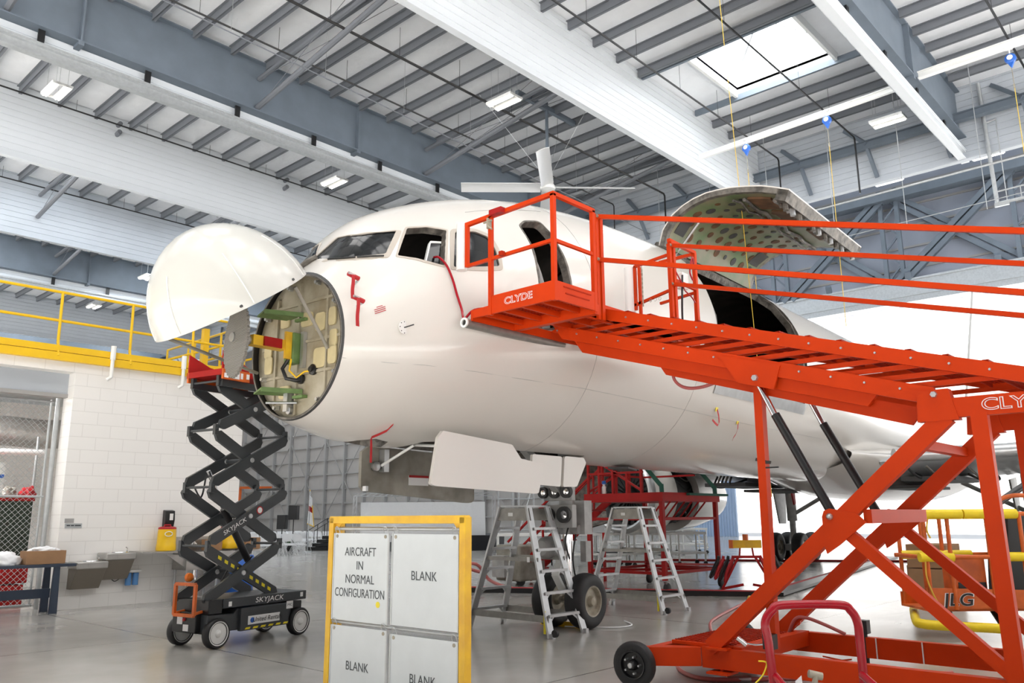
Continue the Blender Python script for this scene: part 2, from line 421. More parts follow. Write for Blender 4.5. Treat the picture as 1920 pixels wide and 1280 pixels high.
for i, x in enumerate((25.65, 29.85)):
    o = MB().rbox((x - .06, 7.7, ZR - .24), (x + .06, 16.3, ZR + .02)).build('roof_purlin', 'steel', smooth=0)
    tag(o, ('near' if i == 0 else 'far') + ' heavy trimmer beam beside the skylight', 'purlin', kind='structure')

# brace pairs from girder to roof
for k, (x, y) in enumerate(((14.7, 26.8), (23.3, 26.8), (31.9, 26.8), (6.1, 26.8), (13.0, 45.6), (21.5, 45.6), (17.3, 56.0), (8.7, 56.0))):
    g = thing('roof_brace', ['', ''][0] + 'slanted grey brace bars with tie rods, ' + ['first over the nose', 'second, beside the ceiling fan', 'third, farthest along the girder', 'nearest, at the top left edge',
              'on the left ribbed curtain', 'behind the raised radome', 'on the second girder above railing', 'far left on second girder'][k], 'brace', (x, y, 17.0))
    yt = y - 10.2 if y < 50 else y - 9
    for j, (za, zb_) in enumerate(((17.1, 18.45), (18.3, 18.85))):
        mb = MB(); mb.tube((x, y - .1, za), (x - .05, yt, zb_), .11 if j == 0 else .10, 8); mb.build('brace_bar', 'purlin', g)
    mb = MB()
    for dx in (-.5, .5): mb.tube((x, y - .2, 17.1), (x + dx, yt + 3, ZR - .1), .012, 5); mb.tube((x, y - .2, 18.3), (x + dx, yt + 1, ZR - .9), .012, 5)
    mb.build('tie_rod', 'purlin', g)

# sprinkler mains along X
for k, (y, r, z, nm) in enumerate(((24.2, .035, 18.2, 'thin black sprinkler pipe beside the near girder'), (21.0, .05, 17.9, 'black sprinkler main above the aircraft nose'), (31.2 + 3.9, .035, 18.6, 'black sprinkler pipe along the long white curtain'), (14.8, .04, 17.9, 'black sprinkler pipe crossing in front of the skylight'), (11.3, .04, 17.8, 'black sprinkler pipe past the skylight'), (4.6, .04, 18.1, 'black sprinkler pipe at the upper right'), (44.8, .035, 18.5, 'black sprinkler pipe on the left ribbed curtain'))):
    t = thing('sprinkler_pipe', nm, 'pipe', (0, y, z))
    mb = MB(); xe = XE - 1.3; mb.path([(XA, y, z), (xe - .1, y, z), (xe, y, z - .1), (xe, y, z - 2.6)], r, 6); mb.build('pipe_run', 'black', t)
    x = -4; h0 = None
    while x < xe:
        if h0 is None: mb = MB(); mb.path([(0, 0, 0), (0, 0, .12), (0, 0, .14), (0, 0, ZR + .1 - z)], .008, 5); h0 = mb.build('sprinkler_hanger', 'black', t, local=True); h0.location = (x, 0, 0)
        else: h1 = h0.copy(); COL.objects.link(h1); h1.parent = t; h1.location = (x, 0, 0)
        x += 3.0
t = thing('catenary_cable', 'thin dark cable tray wire under the roof over the nose', 'cable', (0, 22.4, 16.6))
mb = MB(); mb.tube((XA, 21.9, 16.9), (XE, 22.8, 16.5), .022, 5); mb.build('cable', 'purlin', t)
mb = MB()
for k in range(9): x = 4 + k * 3.6; mb.tube((x, 22.2 + .01 * x, 16.75), (x, 22.2 + .01 * x, ZR + .1), .008, 4)
mb.build('hanger_wire', 'galv', t); SPLIT = ['hanger_wire', 'side_rail', 'axle', 'door_hinge', 'steering_unit', 'hanger_rod']

# far wall (X = 60): solid beyond the door opening, header over it
XW = 60.0
M['wallgrib'] = M['wallg']
struct(MB().rbox((XW, 33.5, 0), (XW + .3, 112, 27)).build('wall_far', 'wallg'))
struct(MB().rbox((XW, -14, 15.95), (XW + .3, 33.5, 27)).build('wall_header', 'wallb'))
struct(MB().rbox((-25, 112, 0), (60, 112.3, 27)).build('wall_left', 'wallg'))
mb = MB()
y = 35.0
while y < 111:
    mb.rbox((XW - .45, y - .14, 0), (XW - .02, y + .14, 16)); y += 3.95
struct(mb.build('trim_8', 'girt'), 'grey columns of the far wall')
mb = MB()
for k in range(9): z = 1.6 + k * 1.75; mb.rbox((XW - .22, 33.6, z - .06), (XW - .02, 111.5, z + .06))
struct(mb.build('trim_9', 'girt'), 'horizontal grey girts of the far wall')
mb = MB(); y = 35.0; k = 0
while y < 107:
    for j in range(3):
        z = 1.2 + j * 5.0; a, b = (y, y + 3.95) if (k + j) % 2 else (y + 3.95, y)
        mb.bar((XW - .3, a, z), (XW - .3, b, z + 4.9), .07, .07)
    y += 3.95; k += 1
struct(mb.build('trim_10', 'girt'), 'thin diagonal bracing of the far wall')
# header: horizontal girts, pale fascia beam, heavy X trusses
mb = MB()
for k in range(6): z = 18.6 + k * 1.55; mb.rbox((XW - .12, -14, z - .07), (XW, 33.5, z + .07))
struct(mb.build('trim_11', 'girt'), 'horizontal girts above the hangar door')
mb = MB(); mb.rbox((XW - 1.1, -14, 15.95), (XW, 36, 16.35)); mb.rbox((XW - 1.2, -14, 16.35), (XW - .2, 36, 17.5))
mb.rbox((XW - 1.32, -14, 17.42), (XW - .2, 36, 17.55)); struct(mb.build('trim_12', 'galv'), 'pale horizontal door header beam')
def trbar(name, lab, p, q, w, grp=None):
    t = MB(); t.ibeam(p, q, w, w * 1.1, .05, up=(1, 0, 0)); return tag(t.build(name, 'steel'), lab, 'brace', grp, 'structure')
for i, yc in enumerate((33.9, 25.8, 17.4, 9.2)):
    t = MB()
    for s in (-.55, .55): t.bar((59, yc + s, 17.5), (59, yc + s, 24.4), .28, .28)
    z = 17.6; k = 0
    while z < 24: t.bar((59, yc - .5 if k % 2 else yc + .5, z), (59, yc + .5 if k % 2 else yc - .5, z + 1.1), .12, .12); z += 1.1; k += 1
    tag(t.build('latticed_post', 'steel'), 'blue-grey latticed steel post above the door, ' + ['farthest left', 'behind the open cargo door', 'middle, below the end curtain', 'rightmost'][i], 'post', kind='structure')
for i, yc in enumerate((29.8, 21.6, 13.3, 4.9)):
    for d in (-.35, .35):
        trbar('cross_brace', 'blue-grey steel X brace member in the wall panel above the door, ' + ['left', 'behind the cargo door', 'centre', 'right'][i] + ' bay', (58.8, yc - 3.6 + d, 23.6), (58.8, yc + 3.6 + d, 17.5), .34, 'cross braces ' + str(i))
        trbar('cross_brace', 'blue-grey steel X brace member in the wall panel above the door, ' + ['left', 'behind the cargo door', 'centre', 'right'][i] + ' bay', (59.3, yc + 3.6 + d, 23.6), (59.3, yc - 3.6 + d, 17.5), .34, 'cross braces ' + str(i))
# top chord of wind truss
struct(MB().rbox((58.2, -14, 23.4), (59.2, 40, 24.0)).build('trim_13', 'steel'), 'top chord of the wind truss above the door')
for k in range(5):
    y = 5.5 + k * 5.5; t = MB(); t.bar((XW - 1.3, y, 17.6), (XW - 1.7, y - .1, 17.95), .4, .22); t.bar((XW - 1.3, y, 17.55), (XW - 1.3, y, 17.9), .12, .1)
    tag(t.build('floodlight', 'steel'), 'small shaded floodlight on the door header beam, ' + ['first from the right', 'second from the right', 'middle', 'second from the left', 'leftmost'][k], 'floodlight')
# pale hangar door leaf parked at the side of the opening
M['leaf'] = mat('pale_blue_door_leaf', (.45, .58, .78), .5)
mb = MB(); mb.rbox((XW - .9, 30.8, 0), (XW - .7, 34.6, 15.9))
for k in range(16): mb.rbox((XW - .98, 30.9 + k * .24, 0), (XW - .9, 30.96 + k * .24, 15.9))
struct(mb.build('door_1', 'leaf'), 'pale blue parked hangar door leaf')
# ------------------------------------------------------------------ office block with mezzanine deck on the left
YW = 16.7
def cmu():
    m = M['whitep']; nt = m.node_tree; b = nt.nodes['Principled BSDF']; tc = nt.nodes.new('ShaderNodeTexCoord'); mp = nt.nodes.new('ShaderNodeMapping')
    mp.inputs['Rotation'].default_value = (math.radians(90), 0, 0)
    br = nt.nodes.new('ShaderNodeTexBrick'); br.inputs['Scale'].default_value = 1; br.inputs['Brick Width'].default_value = .52; br.inputs['Row Height'].default_value = .244
    br.inputs['Mortar Size'].default_value = .006; br.inputs['Color1'].default_value = (.88, .86, .83, 1); br.inputs['Color2'].default_value = (.87, .85, .82, 1); br.inputs['Mortar'].default_value = (.76, .74, .71, 1)
    nt.links.new(tc.outputs['Object'], mp.inputs['Vector']); nt.links.new(mp.outputs['Vector'], br.inputs['Vector']); nt.links.new(br.outputs['Color'], b.inputs['Base Color'])
cmu()
mb = MB(); mb.rbox((5.75, YW, 0), (9.33, YW + .5, 4.6)); struct(mb.build('wall_left', 'whitep', smooth=0), 'white painted block wall under the yellow deck')
struct(MB().rbox((9.13, YW + .5, 0), (9.33, YW + 12, 4.6)).build('wall_side', 'whitep', smooth=0)); struct(MB().rbox((-6, YW, 4.4), (5.75, YW + .5, 4.6)).build('wall_lintel', 'whitep', smooth=0))
struct(MB().rbox((-6, YW + 6.3, 0), (9.2, YW + 6.5, 4.5)).build('wall_storage', 'whitep'), 'back wall of the fenced storage room')
struct(MB().rbox((-6, YW, 4.6), (9.33, YW + 12, 4.72)).build('ceiling', 'galv'), 'deck over the storage room')
g = thing('rolling_shutter', 'grey rolling shutter hood over the chain link gate', 'shutter', (2, YW + .4, 3.9))
mb = MB(); mb.rbox((-6, YW + .32, 4.0), (5.75, YW + .42, 4.6)); mb.build('shutter_hood', 'panelg', g)
mb = MB(); mb.rbox((-6, YW + .28, 3.93), (5.78, YW + .46, 4.0)); mb.build('bottom_rail', 'girt', g)
# yellow mezzanine edge beam, posts, rails
g = thing('mezzanine_guardrail', 'yellow guardrail and edge beam on top of the white block wall', 'railing', (2, YW, 4.6))
mb = MB(); mb.rbox((-6, YW - .12, 4.58), (9.35, YW + .06, 4.73)); mb.rbox((-6, YW - .10, 4.745), (9.35, YW + .04, 4.87)); mb.build('edge_beam', 'yellow', g)
mb = MB(); mb.tube((-6, YW, 5.92), (9.3, YW, 5.92), .027); mb.tube((-6, YW, 5.36), (9.3, YW, 5.36), .027); mb.build('handrail', 'yellow', g)
for x in (3.05, 4.35 + 1.22, 6.9, 8.13, 9.25): pass
for x in (-.8, 1.9, 3.55, 5.37, 6.72, 8.03, 9.25):
    mb = MB(); mb.tube((x, YW - .11, 4.66), (x, YW - .02, 4.95), .027); mb.tube((x, YW - .02, 4.92), (x, YW, 5.92), .027); mb.build('post', 'yellow', g)
mb = MB(); mb.tube((9.3, YW, 5.92), (9.3, YW + 4, 5.92), .027); mb.tube((9.3, YW, 5.36), (9.3, YW + 4, 5.36), .027)
for y in (1.2, 2.5, 4): mb.tube((9.3, YW + y, 4.72), (9.3, YW + y, 5.92), .027)
mb.build('return_rail', 'yellow', g)
g = thing('yellow_stair', 'yellow stair handrail and post behind the mezzanine guardrail', 'stair', (8.9, YW + 3, 4.7))
mb = MB(); mb.tube((7.6, YW + 2.0, 4.95), (10.6, YW + 2.0, 6.15), .03); mb.tube((7.6, YW + 2.0, 4.5), (10.6, YW + 2, 5.6), .03); mb.build('handrail', 'yellow', g)
mb = MB(); mb.rbox((8.40, YW + .25, 4.72), (8.53, YW + .38, 5.75)); mb.build('post', 'yellow', g)
for x in (7.9, 8.9): MB().tube((x, YW + 2, 4.72), (x, YW + 2, 5.1 + (x - 7.6) * .4), .025).build('baluster', 'yellow', g)
for k, x in enumerate((6.35, 7.8)):
    g = thing('overflow_pipe', ['left', 'right'][k] + ' white plastic overflow pipe clipped over the yellow edge beam', 'pipe', (x, YW - .16, 4.4))
    mb = MB(); mb.tube((x, YW - .16, 4.42), (x, YW - .16, 4.98), .035); mb.tube((x, YW - .16, 4.70), (x, YW - .16, 4.98), .05); mb.build('pipe_body', 'white', g)
    MB().path([(x, YW - .16, 4.44), (x, YW - .16, 4.36), (x - .06, YW - .12, 4.3)], .035).build('elbow', 'white', g)
# ------------------------------------------------------------------ the aircraft
PSI = math.radians(3.4)
AO = V((5.0, 8.29 - 10 * math.tan(PSI), 0))
AC = thing('jet_airliner', 'white unmarked narrow-body jet airliner with raised nose cone and open cargo door', 'aircraft', AO, PSI)
NA = 96
def sp(s, a, off=0.0): return V(surf(s, a, off))
def ring_angles(n): return [-PI / 2 + 2 * PI * i / n for i in range(n)]
SS = [-.15, -.08, 0, .1, .2, .33, .45, .55, .66, .8, 1.0, 1.2, 1.4, 1.64, 1.9, 2.11, 2.5, 3.09, 3.6, 4.1, 4.62, 5.2, 5.78, 6.4, 7.1, 7.7, 8.2, 10, 12, 14, 16, 18, 21, 25, 29, 31, 33, 35, 37, 39, 41, 43, 44]
def fuselage_solid():
    mb = MB(); A = ring_angles(NA); n = len(SS); vs = []; fs = []
    for s in SS: vs += [sp(s, a) for a in A]
    SI = [s for s in SS]
    for s in SI: vs += [sp(s, a, -.09 if s > .15 else -.02) for a in A]
    N = n * NA; mb.v = [tuple(p) for p in vs]
    for j in range(n - 1):
        for i in range(NA):
            k = (i + 1) % NA
            mb.f.append([j * NA + i, j * NA + k, (j + 1) * NA + k, (j + 1) * NA + i]); mb.m.append(0)
            mb.f.append([N + (j + 1) * NA + i, N + (j + 1) * NA + k, N + j * NA + k, N + j * NA + i]); mb.m.append(1)
    e = (n - 1) * NA
    for i in range(NA):
        k = (i + 1) % NA
        mb.f.append([k, i, N + i, N + k]); mb.m.append(2)
        mb.f.append([e + i, e + k, N + e + k, N + e + i]); mb.m.append(0)
    return mb
def poly_dense(poly, n=6):
    out = []
    for k in range(len(poly)):
        a, b = poly[k], poly[(k + 1) % len(poly)]
        for i in range(n): t = i / n; out.append((a[0] + (b[0] - a[0]) * t, a[1] + (b[1] - a[1]) * t))
    return out
def rounded(poly, r=.2, n=4):
    """round corners in parameter space by quadratic blends, r = fraction of the shorter edge"""
    out = []; N = len(poly)
    for k in range(N):
        p0, p1, p2 = V(poly[k - 1]), V(poly[k]), V(poly[(k + 1) % N])
        a = p1.lerp(p0, r * .5); b = p1.lerp(p2, r * .5)
        for i in range(n + 1): t = i / n; q = a.lerp(p1, t).lerp(p1.lerp(b, t), t); out.append((q.x, q.y))
    return out
def cutter(poly, d0=.25, d1=-.3):
    mb = MB(); n = len(poly)
    lo = [sp(s, a, d1) for s, a in poly]; hi = [sp(s, a, d0) for s, a in poly]
    cs = sum(p[0] for p in poly) / n; ca = sum(p[1] for p in poly) / n
    vs = lo + hi + [sp(cs, ca, d1), sp(cs, ca, d0)]
    fs = []
    for i in range(n):
        j = (i + 1) % n; fs += [(i, j, n + j, n + i), (j, i, 2 * n), (n + i, n + j, 2 * n + 1)]
    mb.mi = 2; mb.add(vs, fs); return mb
def expand(poly, k):
    cs = sum(p[0] for p in poly) / len(poly); ca = sum(p[1] for p in poly) / len(poly)
    out = []
    for s, a in poly:
        P = sp(s, a); Q = sp(cs, ca); d = (P - Q).length; t = (d + k) / d; out.append((cs + (s - cs) * t, ca + (a - ca) * t))
    return out
MIR = lambda poly: [(s, PI - a) for s, a in poly][::-1]
WS1 = [(0.063, 1.589), (0.054, 1.591), (0.046, 1.575), (0.04, 1.541), (0.046, 1.277), (0.096, 1.084), (0.17, 0.931), (0.264, 0.815), (0.382, 0.741), (0.398, 0.737), (0.414, 0.739), (0.429, 0.748), (0.465, 0.779), (0.504, 0.81), (0.544, 0.842), (0.588, 0.876), (0.635, 0.913), (0.649, 0.927), (0.65, 0.938), (0.638, 0.945), (0.532, 0.987), (0.439, 1.046), (0.359, 1.124), (0.298, 1.228), (0.263, 1.37), (0.259, 1.394), (0.251, 1.411), (0.241, 1.422), (0.201, 1.447), (0.164, 1.478), (0.129, 1.513), (0.096, 1.55)]
WS2 = [(0.523, 0.678), (0.518, 0.67), (0.519, 0.663), (0.526, 0.658), (0.555, 0.643), (0.585, 0.63), (0.616, 0.617), (0.647, 0.605), (0.679, 0.594), (0.69, 0.59), (0.701, 0.586), (0.711, 0.582), (0.763, 0.56), (0.815, 0.54), (0.869, 0.521), (0.924, 0.502), (0.979, 0.485), (0.99, 0.483), (0.998, 0.486), (1.004, 0.492), (1.036, 0.543), (1.071, 0.597), (1.112, 0.653), (1.159, 0.712), (1.213, 0.775), (1.219, 0.784), (1.218, 0.792), (1.21, 0.797), (1.174, 0.81), (1.138, 0.823), (1.102, 0.836), (1.067, 0.85), (1.033, 0.864), (1.021, 0.868), (1.009, 0.871), (0.997, 0.874), (0.957, 0.88), (0.917, 0.887), (0.878, 0.895), (0.84, 0.903), (0.802, 0.912), (0.79, 0.913), (0.778, 0.909), (0.765, 0.9), (0.708, 0.85), (0.655, 0.804), (0.607, 0.76), (0.564, 0.718)]
WS3 = [(1.115, 0.476), (1.112, 0.464), (1.119, 0.457), (1.137, 0.453), (1.242, 0.445), (1.35, 0.437), (1.46, 0.43), (1.574, 0.424), (1.691, 0.418), (1.712, 0.42), (1.726, 0.426), (1.732, 0.437), (1.734, 0.452), (1.737, 0.469), (1.741, 0.485), (1.744, 0.501), (1.749, 0.518), (1.752, 0.532), (1.752, 0.546), (1.75, 0.56), (1.747, 0.576), (1.744, 0.593), (1.741, 0.61), (1.739, 0.627), (1.738, 0.645), (1.734, 0.659), (1.725, 0.67), (1.71, 0.679), (1.691, 0.688), (1.673, 0.696), (1.655, 0.704), (1.637, 0.713), (1.619, 0.721), (1.6, 0.729), (1.579, 0.734), (1.556, 0.738), (1.516, 0.742), (1.477, 0.746), (1.438, 0.75), (1.4, 0.755), (1.362, 0.76), (1.34, 0.759), (1.32, 0.752), (1.304, 0.738), (1.255, 0.68), (1.213, 0.626), (1.176, 0.574), (1.144, 0.524)]
DOOR = rounded([(2.18, -.03), (2.203, .102), (2.304, .314), (2.366, .54), (2.356, .748), (2.505, .80), (2.79, .80), (2.83, .634), (2.83, .424), (2.81, .265), (2.78, .051), (2.77, -.03)], .5)
def fill(poly, n=3): return poly
cargo = [(6.59, -.343), (6.59, -.1), (6.60, .2), (6.62, .5), (6.64, .8), (6.64, 1.02), (7.6, 1.02), (8.6, 1.02), (9.6, 1.02), (10.6, 1.02), (10.66, .8), (10.64, .5), (10.62, .2), (10.6, -.1), (10.6, -.343), (9.6, -.343), (8.6, -.343), (7.6, -.343)]
BAY = [(1.28, -PI / 2 - .24), (1.28, -PI / 2 + .02), (1.42, -PI / 2 + .30), (1.75, -PI / 2 + .36), (2.6, -PI / 2 + .30), (3.4, -PI / 2 + .28), (4.7, -PI / 2 + .28), (4.7, -PI / 2 - .28), (3.4, -PI / 2 - .28), (1.75, -PI / 2 - .36), (1.42, -PI / 2 - .30)]
VENT = [(.62, -PI / 2 - .25), (.66, -PI / 2 + .12), (.80, -PI / 2 + .25), (1.0, -PI / 2 + .22), (1.15, -PI / 2 + .0), (1.1, -PI / 2 - .25), (.85, -PI / 2 - .35)]
fus = fuselage_solid().build('fuselage', ['skin', 'cabin', 'foil'], None, smooth=50)
cuts = []
def carve(ob, polys, d0=.25, d1=-.3):
    for p in polys:
        c = cutter(p, d0, d1).build('cut', ['skin', 'cabin', 'foil'], None, smooth=0)
        md = ob.modifiers.new('b', 'BOOLEAN'); md.object = c; md.operation = 'DIFFERENCE'; md.solver = 'EXACT'
        try: md.material_mode = 'INDEX'
        except Exception: pass
        cuts.append(c)
carve(fus, [WS1, MIR(WS1), WS2, MIR(WS2), WS3, MIR(WS3), DOOR, cargo, BAY, VENT])
dg = bpy.context.evaluated_depsgraph_get(); dg.update()
me = bpy.data.meshes.new_from_object(fus.evaluated_get(dg))
old = fus.data; fus.modifiers.clear(); fus.data = me; me.name = 'fuselage'
me.polygons.foreach_set('use_smooth', [True] * len(me.polygons)); me.set_sharp_from_angle(angle=math.radians(32))
for c in cuts: bpy.data.objects.remove(c)
fus.parent = AC
def ac(mb, name, mk, par=None, **k): return mb.build(name, mk, par or AC, local=True, **k)

# patches that lie on the skin: frames, panes, decals
def bilin(q, u, v): 
    a = V(q[0]).lerp(V(q[1]), u); b = V(q[3]).lerp(V(q[2]), u); return a.lerp(b, v)
def patch(q, off0, off1, nu=8, nv=8):
    rows = []; offs = []
    for j in range(nv + 1):
        r0 = []; r1 = []
        for i in range(nu + 1): p = bilin(q, i / nu, j / nv); r0.append(sp(p.x, p.y, off0)); r1.append(sp(p.x, p.y, off1))
        rows.append(r0); offs.append(r1)
    return MB().slab(rows, offs)
def ringstrip(inner, outer, o0, o1):
    n = len(inner); mb = MB(); vs = []
    for P, o in ((inner, o1), (outer, o1), (outer, o0), (inner, o0)): vs += [sp(s, a, o) for s, a in P]
    fs = []
    for i in range(n):
        j = (i + 1) % n
        for k in range(4): k2 = (k + 1) % 4; fs.append((k * n + i, k * n + j, k2 * n + j, k2 * n + i))
    return mb.add(vs, fs)
def panefill(poly, o0, o1):
    n = len(poly); cs = sum(p[0] for p in poly) / n; ca = sum(p[1] for p in poly) / n; mb = MB(); K = (1, .75, .5, .25); vs = []; fs = []
    for o in (o0, o1):
        for k in K: vs += [sp(cs + (s - cs) * k, ca + (a - ca) * k, o) for s, a in poly]
        vs.append(sp(cs, ca, o))
    H = 4 * n + 1
    for i in range(n):
        j = (i + 1) % n
        for q in range(3):
            f_ = (q * n + i, q * n + j, (q + 1) * n + j, (q + 1) * n + i); fs.append(f_); fs.append(tuple(H + z for z in reversed(f_)))
        fs.append((3 * n + i, 3 * n + j, 4 * n)); fs.append((H + 3 * n + j, H + 3 * n + i, H + 4 * n)); fs.append((j, i, H + i, H + j))
    return mb.add(vs, fs)
def Q(poly4, g): return expand(poly4, g)
for nm, W, quad, glass in (('windscreen', WS1, [(.06, 1.54), (.404, .735), (.672, .944), (.27, 1.39)], 1), ('windscreen', MIR(WS1), None, 1), ('side_window', WS3, [(1.103, .456), (1.729, .417), (1.77, .74), (1.327, .79)], 1)):
    fr = ac(ringstrip(W, expand(W, .06), -.002, .006), 'window_frame', 'frame')
    ac(panefill(expand(W, .03), -.016, -.03), nm, 'glass', label='dark glass pane')
ac(ringstrip(WS2, expand(WS2, .03), -.001, .006), 'window_frame', 'frame')
ac(ringstrip(MIR(WS2), expand(MIR(WS2), .03), -.001, .006), 'window_frame', 'frame')
# the open second side window: its sash slid back inside
sash = [(.83, .50), (1.03, .42), (1.20, .72), (1.05, .75)]
s1 = ac(ringstrip(rounded(sash, .1), expand(rounded(sash, .1), .035), -.14, -.10), 'sliding_window', 'white')
ac(patch(Q(sash, .01), -.11, -.13), 'pane', 'glass', s1)
mb = MB(); mb.path([sp(1.0, .60, -.15), sp(1.05, .68, -.14), sp(1.1, .74, -.15)], .012); ac(mb, 'window_latch', 'metal')
# wipers under the windscreen
mb = MB(); mb.path([sp(.03, 1.26, .02), sp(.08, 1.07, .02), sp(.155, .92, .02)], .010); ac(mb, 'wiper', 'black')
mb = MB(); mb.path([sp(.165, .905, .02), sp(.26, .79, .02), sp(.37, .715, .02)], .010); ac(mb, 'wiper', 'black')
mb = MB(); mb.path([sp(-.03, 1.68, .03), sp(.0, 1.6, .04), sp(.04, 1.5, .03)], .035); ac(mb, 'wiper_fairing', 'foil')

# door opening: dark seal and the inner door edge
ac(ringstrip(DOOR, expand(DOOR, .035), -.03, .006), 'door_seal', 'foil')
inn = []
for j in range(9):
    a = -.02 + j * .085; inn.append(a)
rows = [[sp(2.40, a, -.14), sp(2.62, a, -.22)] for a in inn]; offs = [[sp(2.40, a, -.24), sp(2.62, a, -.30)] for a in inn]
dr = ac(MB().slab(rows, offs), 'passenger_door', 'gear', label='light grey inner edge of the passenger door')
mb = MB(); mb.lathe(sp(2.50, .12, -.15), (0, -1, .1), [(0, .10), (.02, .10)], 20); ac(mb, 'door_handle_recess', 'black', dr)

# cargo opening frame and sill
ac(ringstrip(cargo, expand(cargo, -.10), -.14, -.02), 'cargo_door_frame', 'foil')
mb = MB(); mb.rbox((6.4, -1.6, 3.74), (12, 1.6, 3.80)); ac(mb, 'cargo_floor', 'foil')
for i in range(9):
    s = 6.2 + i * .62; mb = MB(); A = [PI / 2 + .15 + k * .1 for k in range(16)]
    mb.path([sp(s, a, -.14) for a in A], .03, 6); ac(mb, 'fuselage_rib', 'cabin')
# protective foil apron taped below the sill
rows = []; offs = []
for i in range(29):
    s = 6.66 + i * .143; w_ = .01 + .012 * (i % 2)
    rows.append([sp(s, a, w_) for a in (-.343, -.36, -.40, -.45)]); offs.append([sp(s, a, w_ + .006) for a in (-.343, -.36, -.40, -.45)])
ac(MB().slab(rows, offs), 'sill_protector', 'metal', label='silver foil apron below the cargo sill')
# the raised cargo door: curved shell hinged at the crown
HI = [(-.93, 6.15), (-1.02, 6.42), (-1.21, 6.64), (-1.42, 6.76), (-1.62, 6.83), (-1.85, 6.87), (-2.05, 6.87), (-2.3, 6.85), (-2.56, 6.80), (-2.8, 6.74), (-2.99, 6.67), (-3.24, 6.56)]
def offp(P, d):
    out = []
    for i, p in enumerate(P):
        a = V(P[max(i - 1, 0)]); b = V(P[min(i + 1, len(P) - 1)]); t = (b - a).normalized(); n = V((t.y, -t.x)); out.append((p[0] - n.x * d, p[1] - n.y * d))
    return out
def subdiv(P, k=3):
    o = []
    for a, b in zip(P, P[1:]):
        for i in range(k): o.append((a[0] + (b[0] - a[0]) * i / k, a[1] + (b[1] - a[1]) * i / k))
    return o + [P[-1]]
HO = subdiv(HI); INN = offp(HO, .10)
if INN[15][1] > HO[15][1]: INN = offp(HO, -.10)
rows = [[V((s, p[0], p[1])) for p in HO] for s in (6.5, 8.3, 10.15)]; offs = [[V((s, p[0], p[1])) for p in offp(HO, (.02 if INN[15][1] < HO[15][1] and offp(HO, .1)[15][1] < HO[15][1] else -.02))] for s in (6.5, 8.3, 10.15)]
cd_ = ac(MB().slab(rows, offs), 'cargo_door', 'skin', smooth=60, label='raised curved main cargo door')
sg = 1 if offp(HO, .1)[15][1] < HO[15][1] else -1
def dpt(s, t, d):  # t 0..1 along door arc
    P = offp(HO, d * sg); x = t * (len(P) - 1); i = min(int(x), len(P) - 2); q = V(P[i]).lerp(V(P[i + 1]), x - i); return V((s, q.x, q.y))
def dslab(s0, s1, t0, t1, d0, d1, ns=2, ntt=24):
    R = []; O = []
    for i in range(ns + 1):
        s = s0 + (s1 - s0) * i / ns
        R.append([dpt(s, t0 + (t1 - t0) * k / ntt, d0) for k in range(ntt + 1)]); O.append([dpt(s, t0 + (t1 - t0) * k / ntt, d1) for k in range(ntt + 1)])
    return MB().slab(R, O)
ac(dslab(6.60, 10.05, .0, .93, .08, .112), 'door_lining', 'greendoor', cd_, smooth=60)
for s0, s1 in ((6.5, 6.60), (10.05, 10.15)): ac(dslab(s0, s1, 0, 1, .02, .11), 'edge_frame', 'foil', cd_, smooth=60)
mb = dslab(6.5, 10.15, .94, 1, .02, .20, 2, 2); ac(mb, 'lower_edge_beam', 'foil', cd_)
for i in range(12):
    s = 6.7 + i * .3; mb = MB(); mb.tube(dpt(s, .97, .18), dpt(s, .99, .30), .045, 8); mb.bar(dpt(s - .05, .95, .2), dpt(s + .05, .95, .24), .05, .06); ac(mb, 'latch', 'metal' if i % 2 else 'foil', cd_)
random.seed(3)
holes = 0
for i in range(9):
    for j in range(9):
        s = 6.85 + i * .36 + (.15 if j % 2 else 0); t = .12 + j * .088
        if s > 9.95 or (i > 4 and j > 6): continue
        mb = MB(); r = random.choice((.05, .065, .085)); p = dpt(s, t, .118); q = dpt(s, t, .122); d = (q - p).normalized()
        mb.lathe(p, d, [(0, r), (.004, r)], 14); holes += 1
        if holes < 96: ac(mb, 'lightening_hole', 'seal' if random.random() < .35 else 'brown', cd_)
for k, (s0, s1, t0, t1) in enumerate(((6.75, 7.35, .70, .86), (7.5, 8.5, .74, .9), (8.7, 9.4, .80, .90))): ac(dslab(s0, s1, t0, t1, .115, .15, 2, 6), 'torn_insulation', 'brown', cd_)
for s0, s1, t0, t1 in ((6.68, 7.0, .10, .22), (9.55, 9.95, .16, .30)): ac(dslab(s0, s1, t0, t1, .112, .125, 2, 5), 'access_hole', 'seal', cd_)
for k, t in enumerate((.62, .68, .9)):
    mb = MB(); mb.path([dpt(6.7 + i * .22, t + .012 * math.sin(i * 1.7 + k), .15 + .02 * math.cos(i * 2.1)) for i in range(16)], .022 + .01 * k, 6); ac(mb, 'insulation_roll', 'foil', cd_)
mb = MB(); mb.tube(dpt(7.0, .3, .14), V((7.0, -.9, 6.0)), .02); ac(mb, 'door_actuator', 'metal', cd_)
for s, a, b in ((6.6, (-2.75, 6.7), (-1.0, 6.1)), (10.2, (-1.15, 6.08), (-.75, 6.2))): pass
mb = MB(); mb.path([V((6.5, -.90, 6.17)), V((8.3, -.90, 6.17)), V((10.3, -.90, 6.17))], .05); ac(mb, 'hinge_line', 'foil', cd_)
mb = MB(); mb.prism([V((10.2, -.75, 6.1)), V((10.2, -1.35, 5.95)), V((10.7, -1.0, 6.2)), V((10.6, -.7, 6.2))], (0, 0, .04)); ac(mb, 'hinge_fairing', 'foil', cd_)

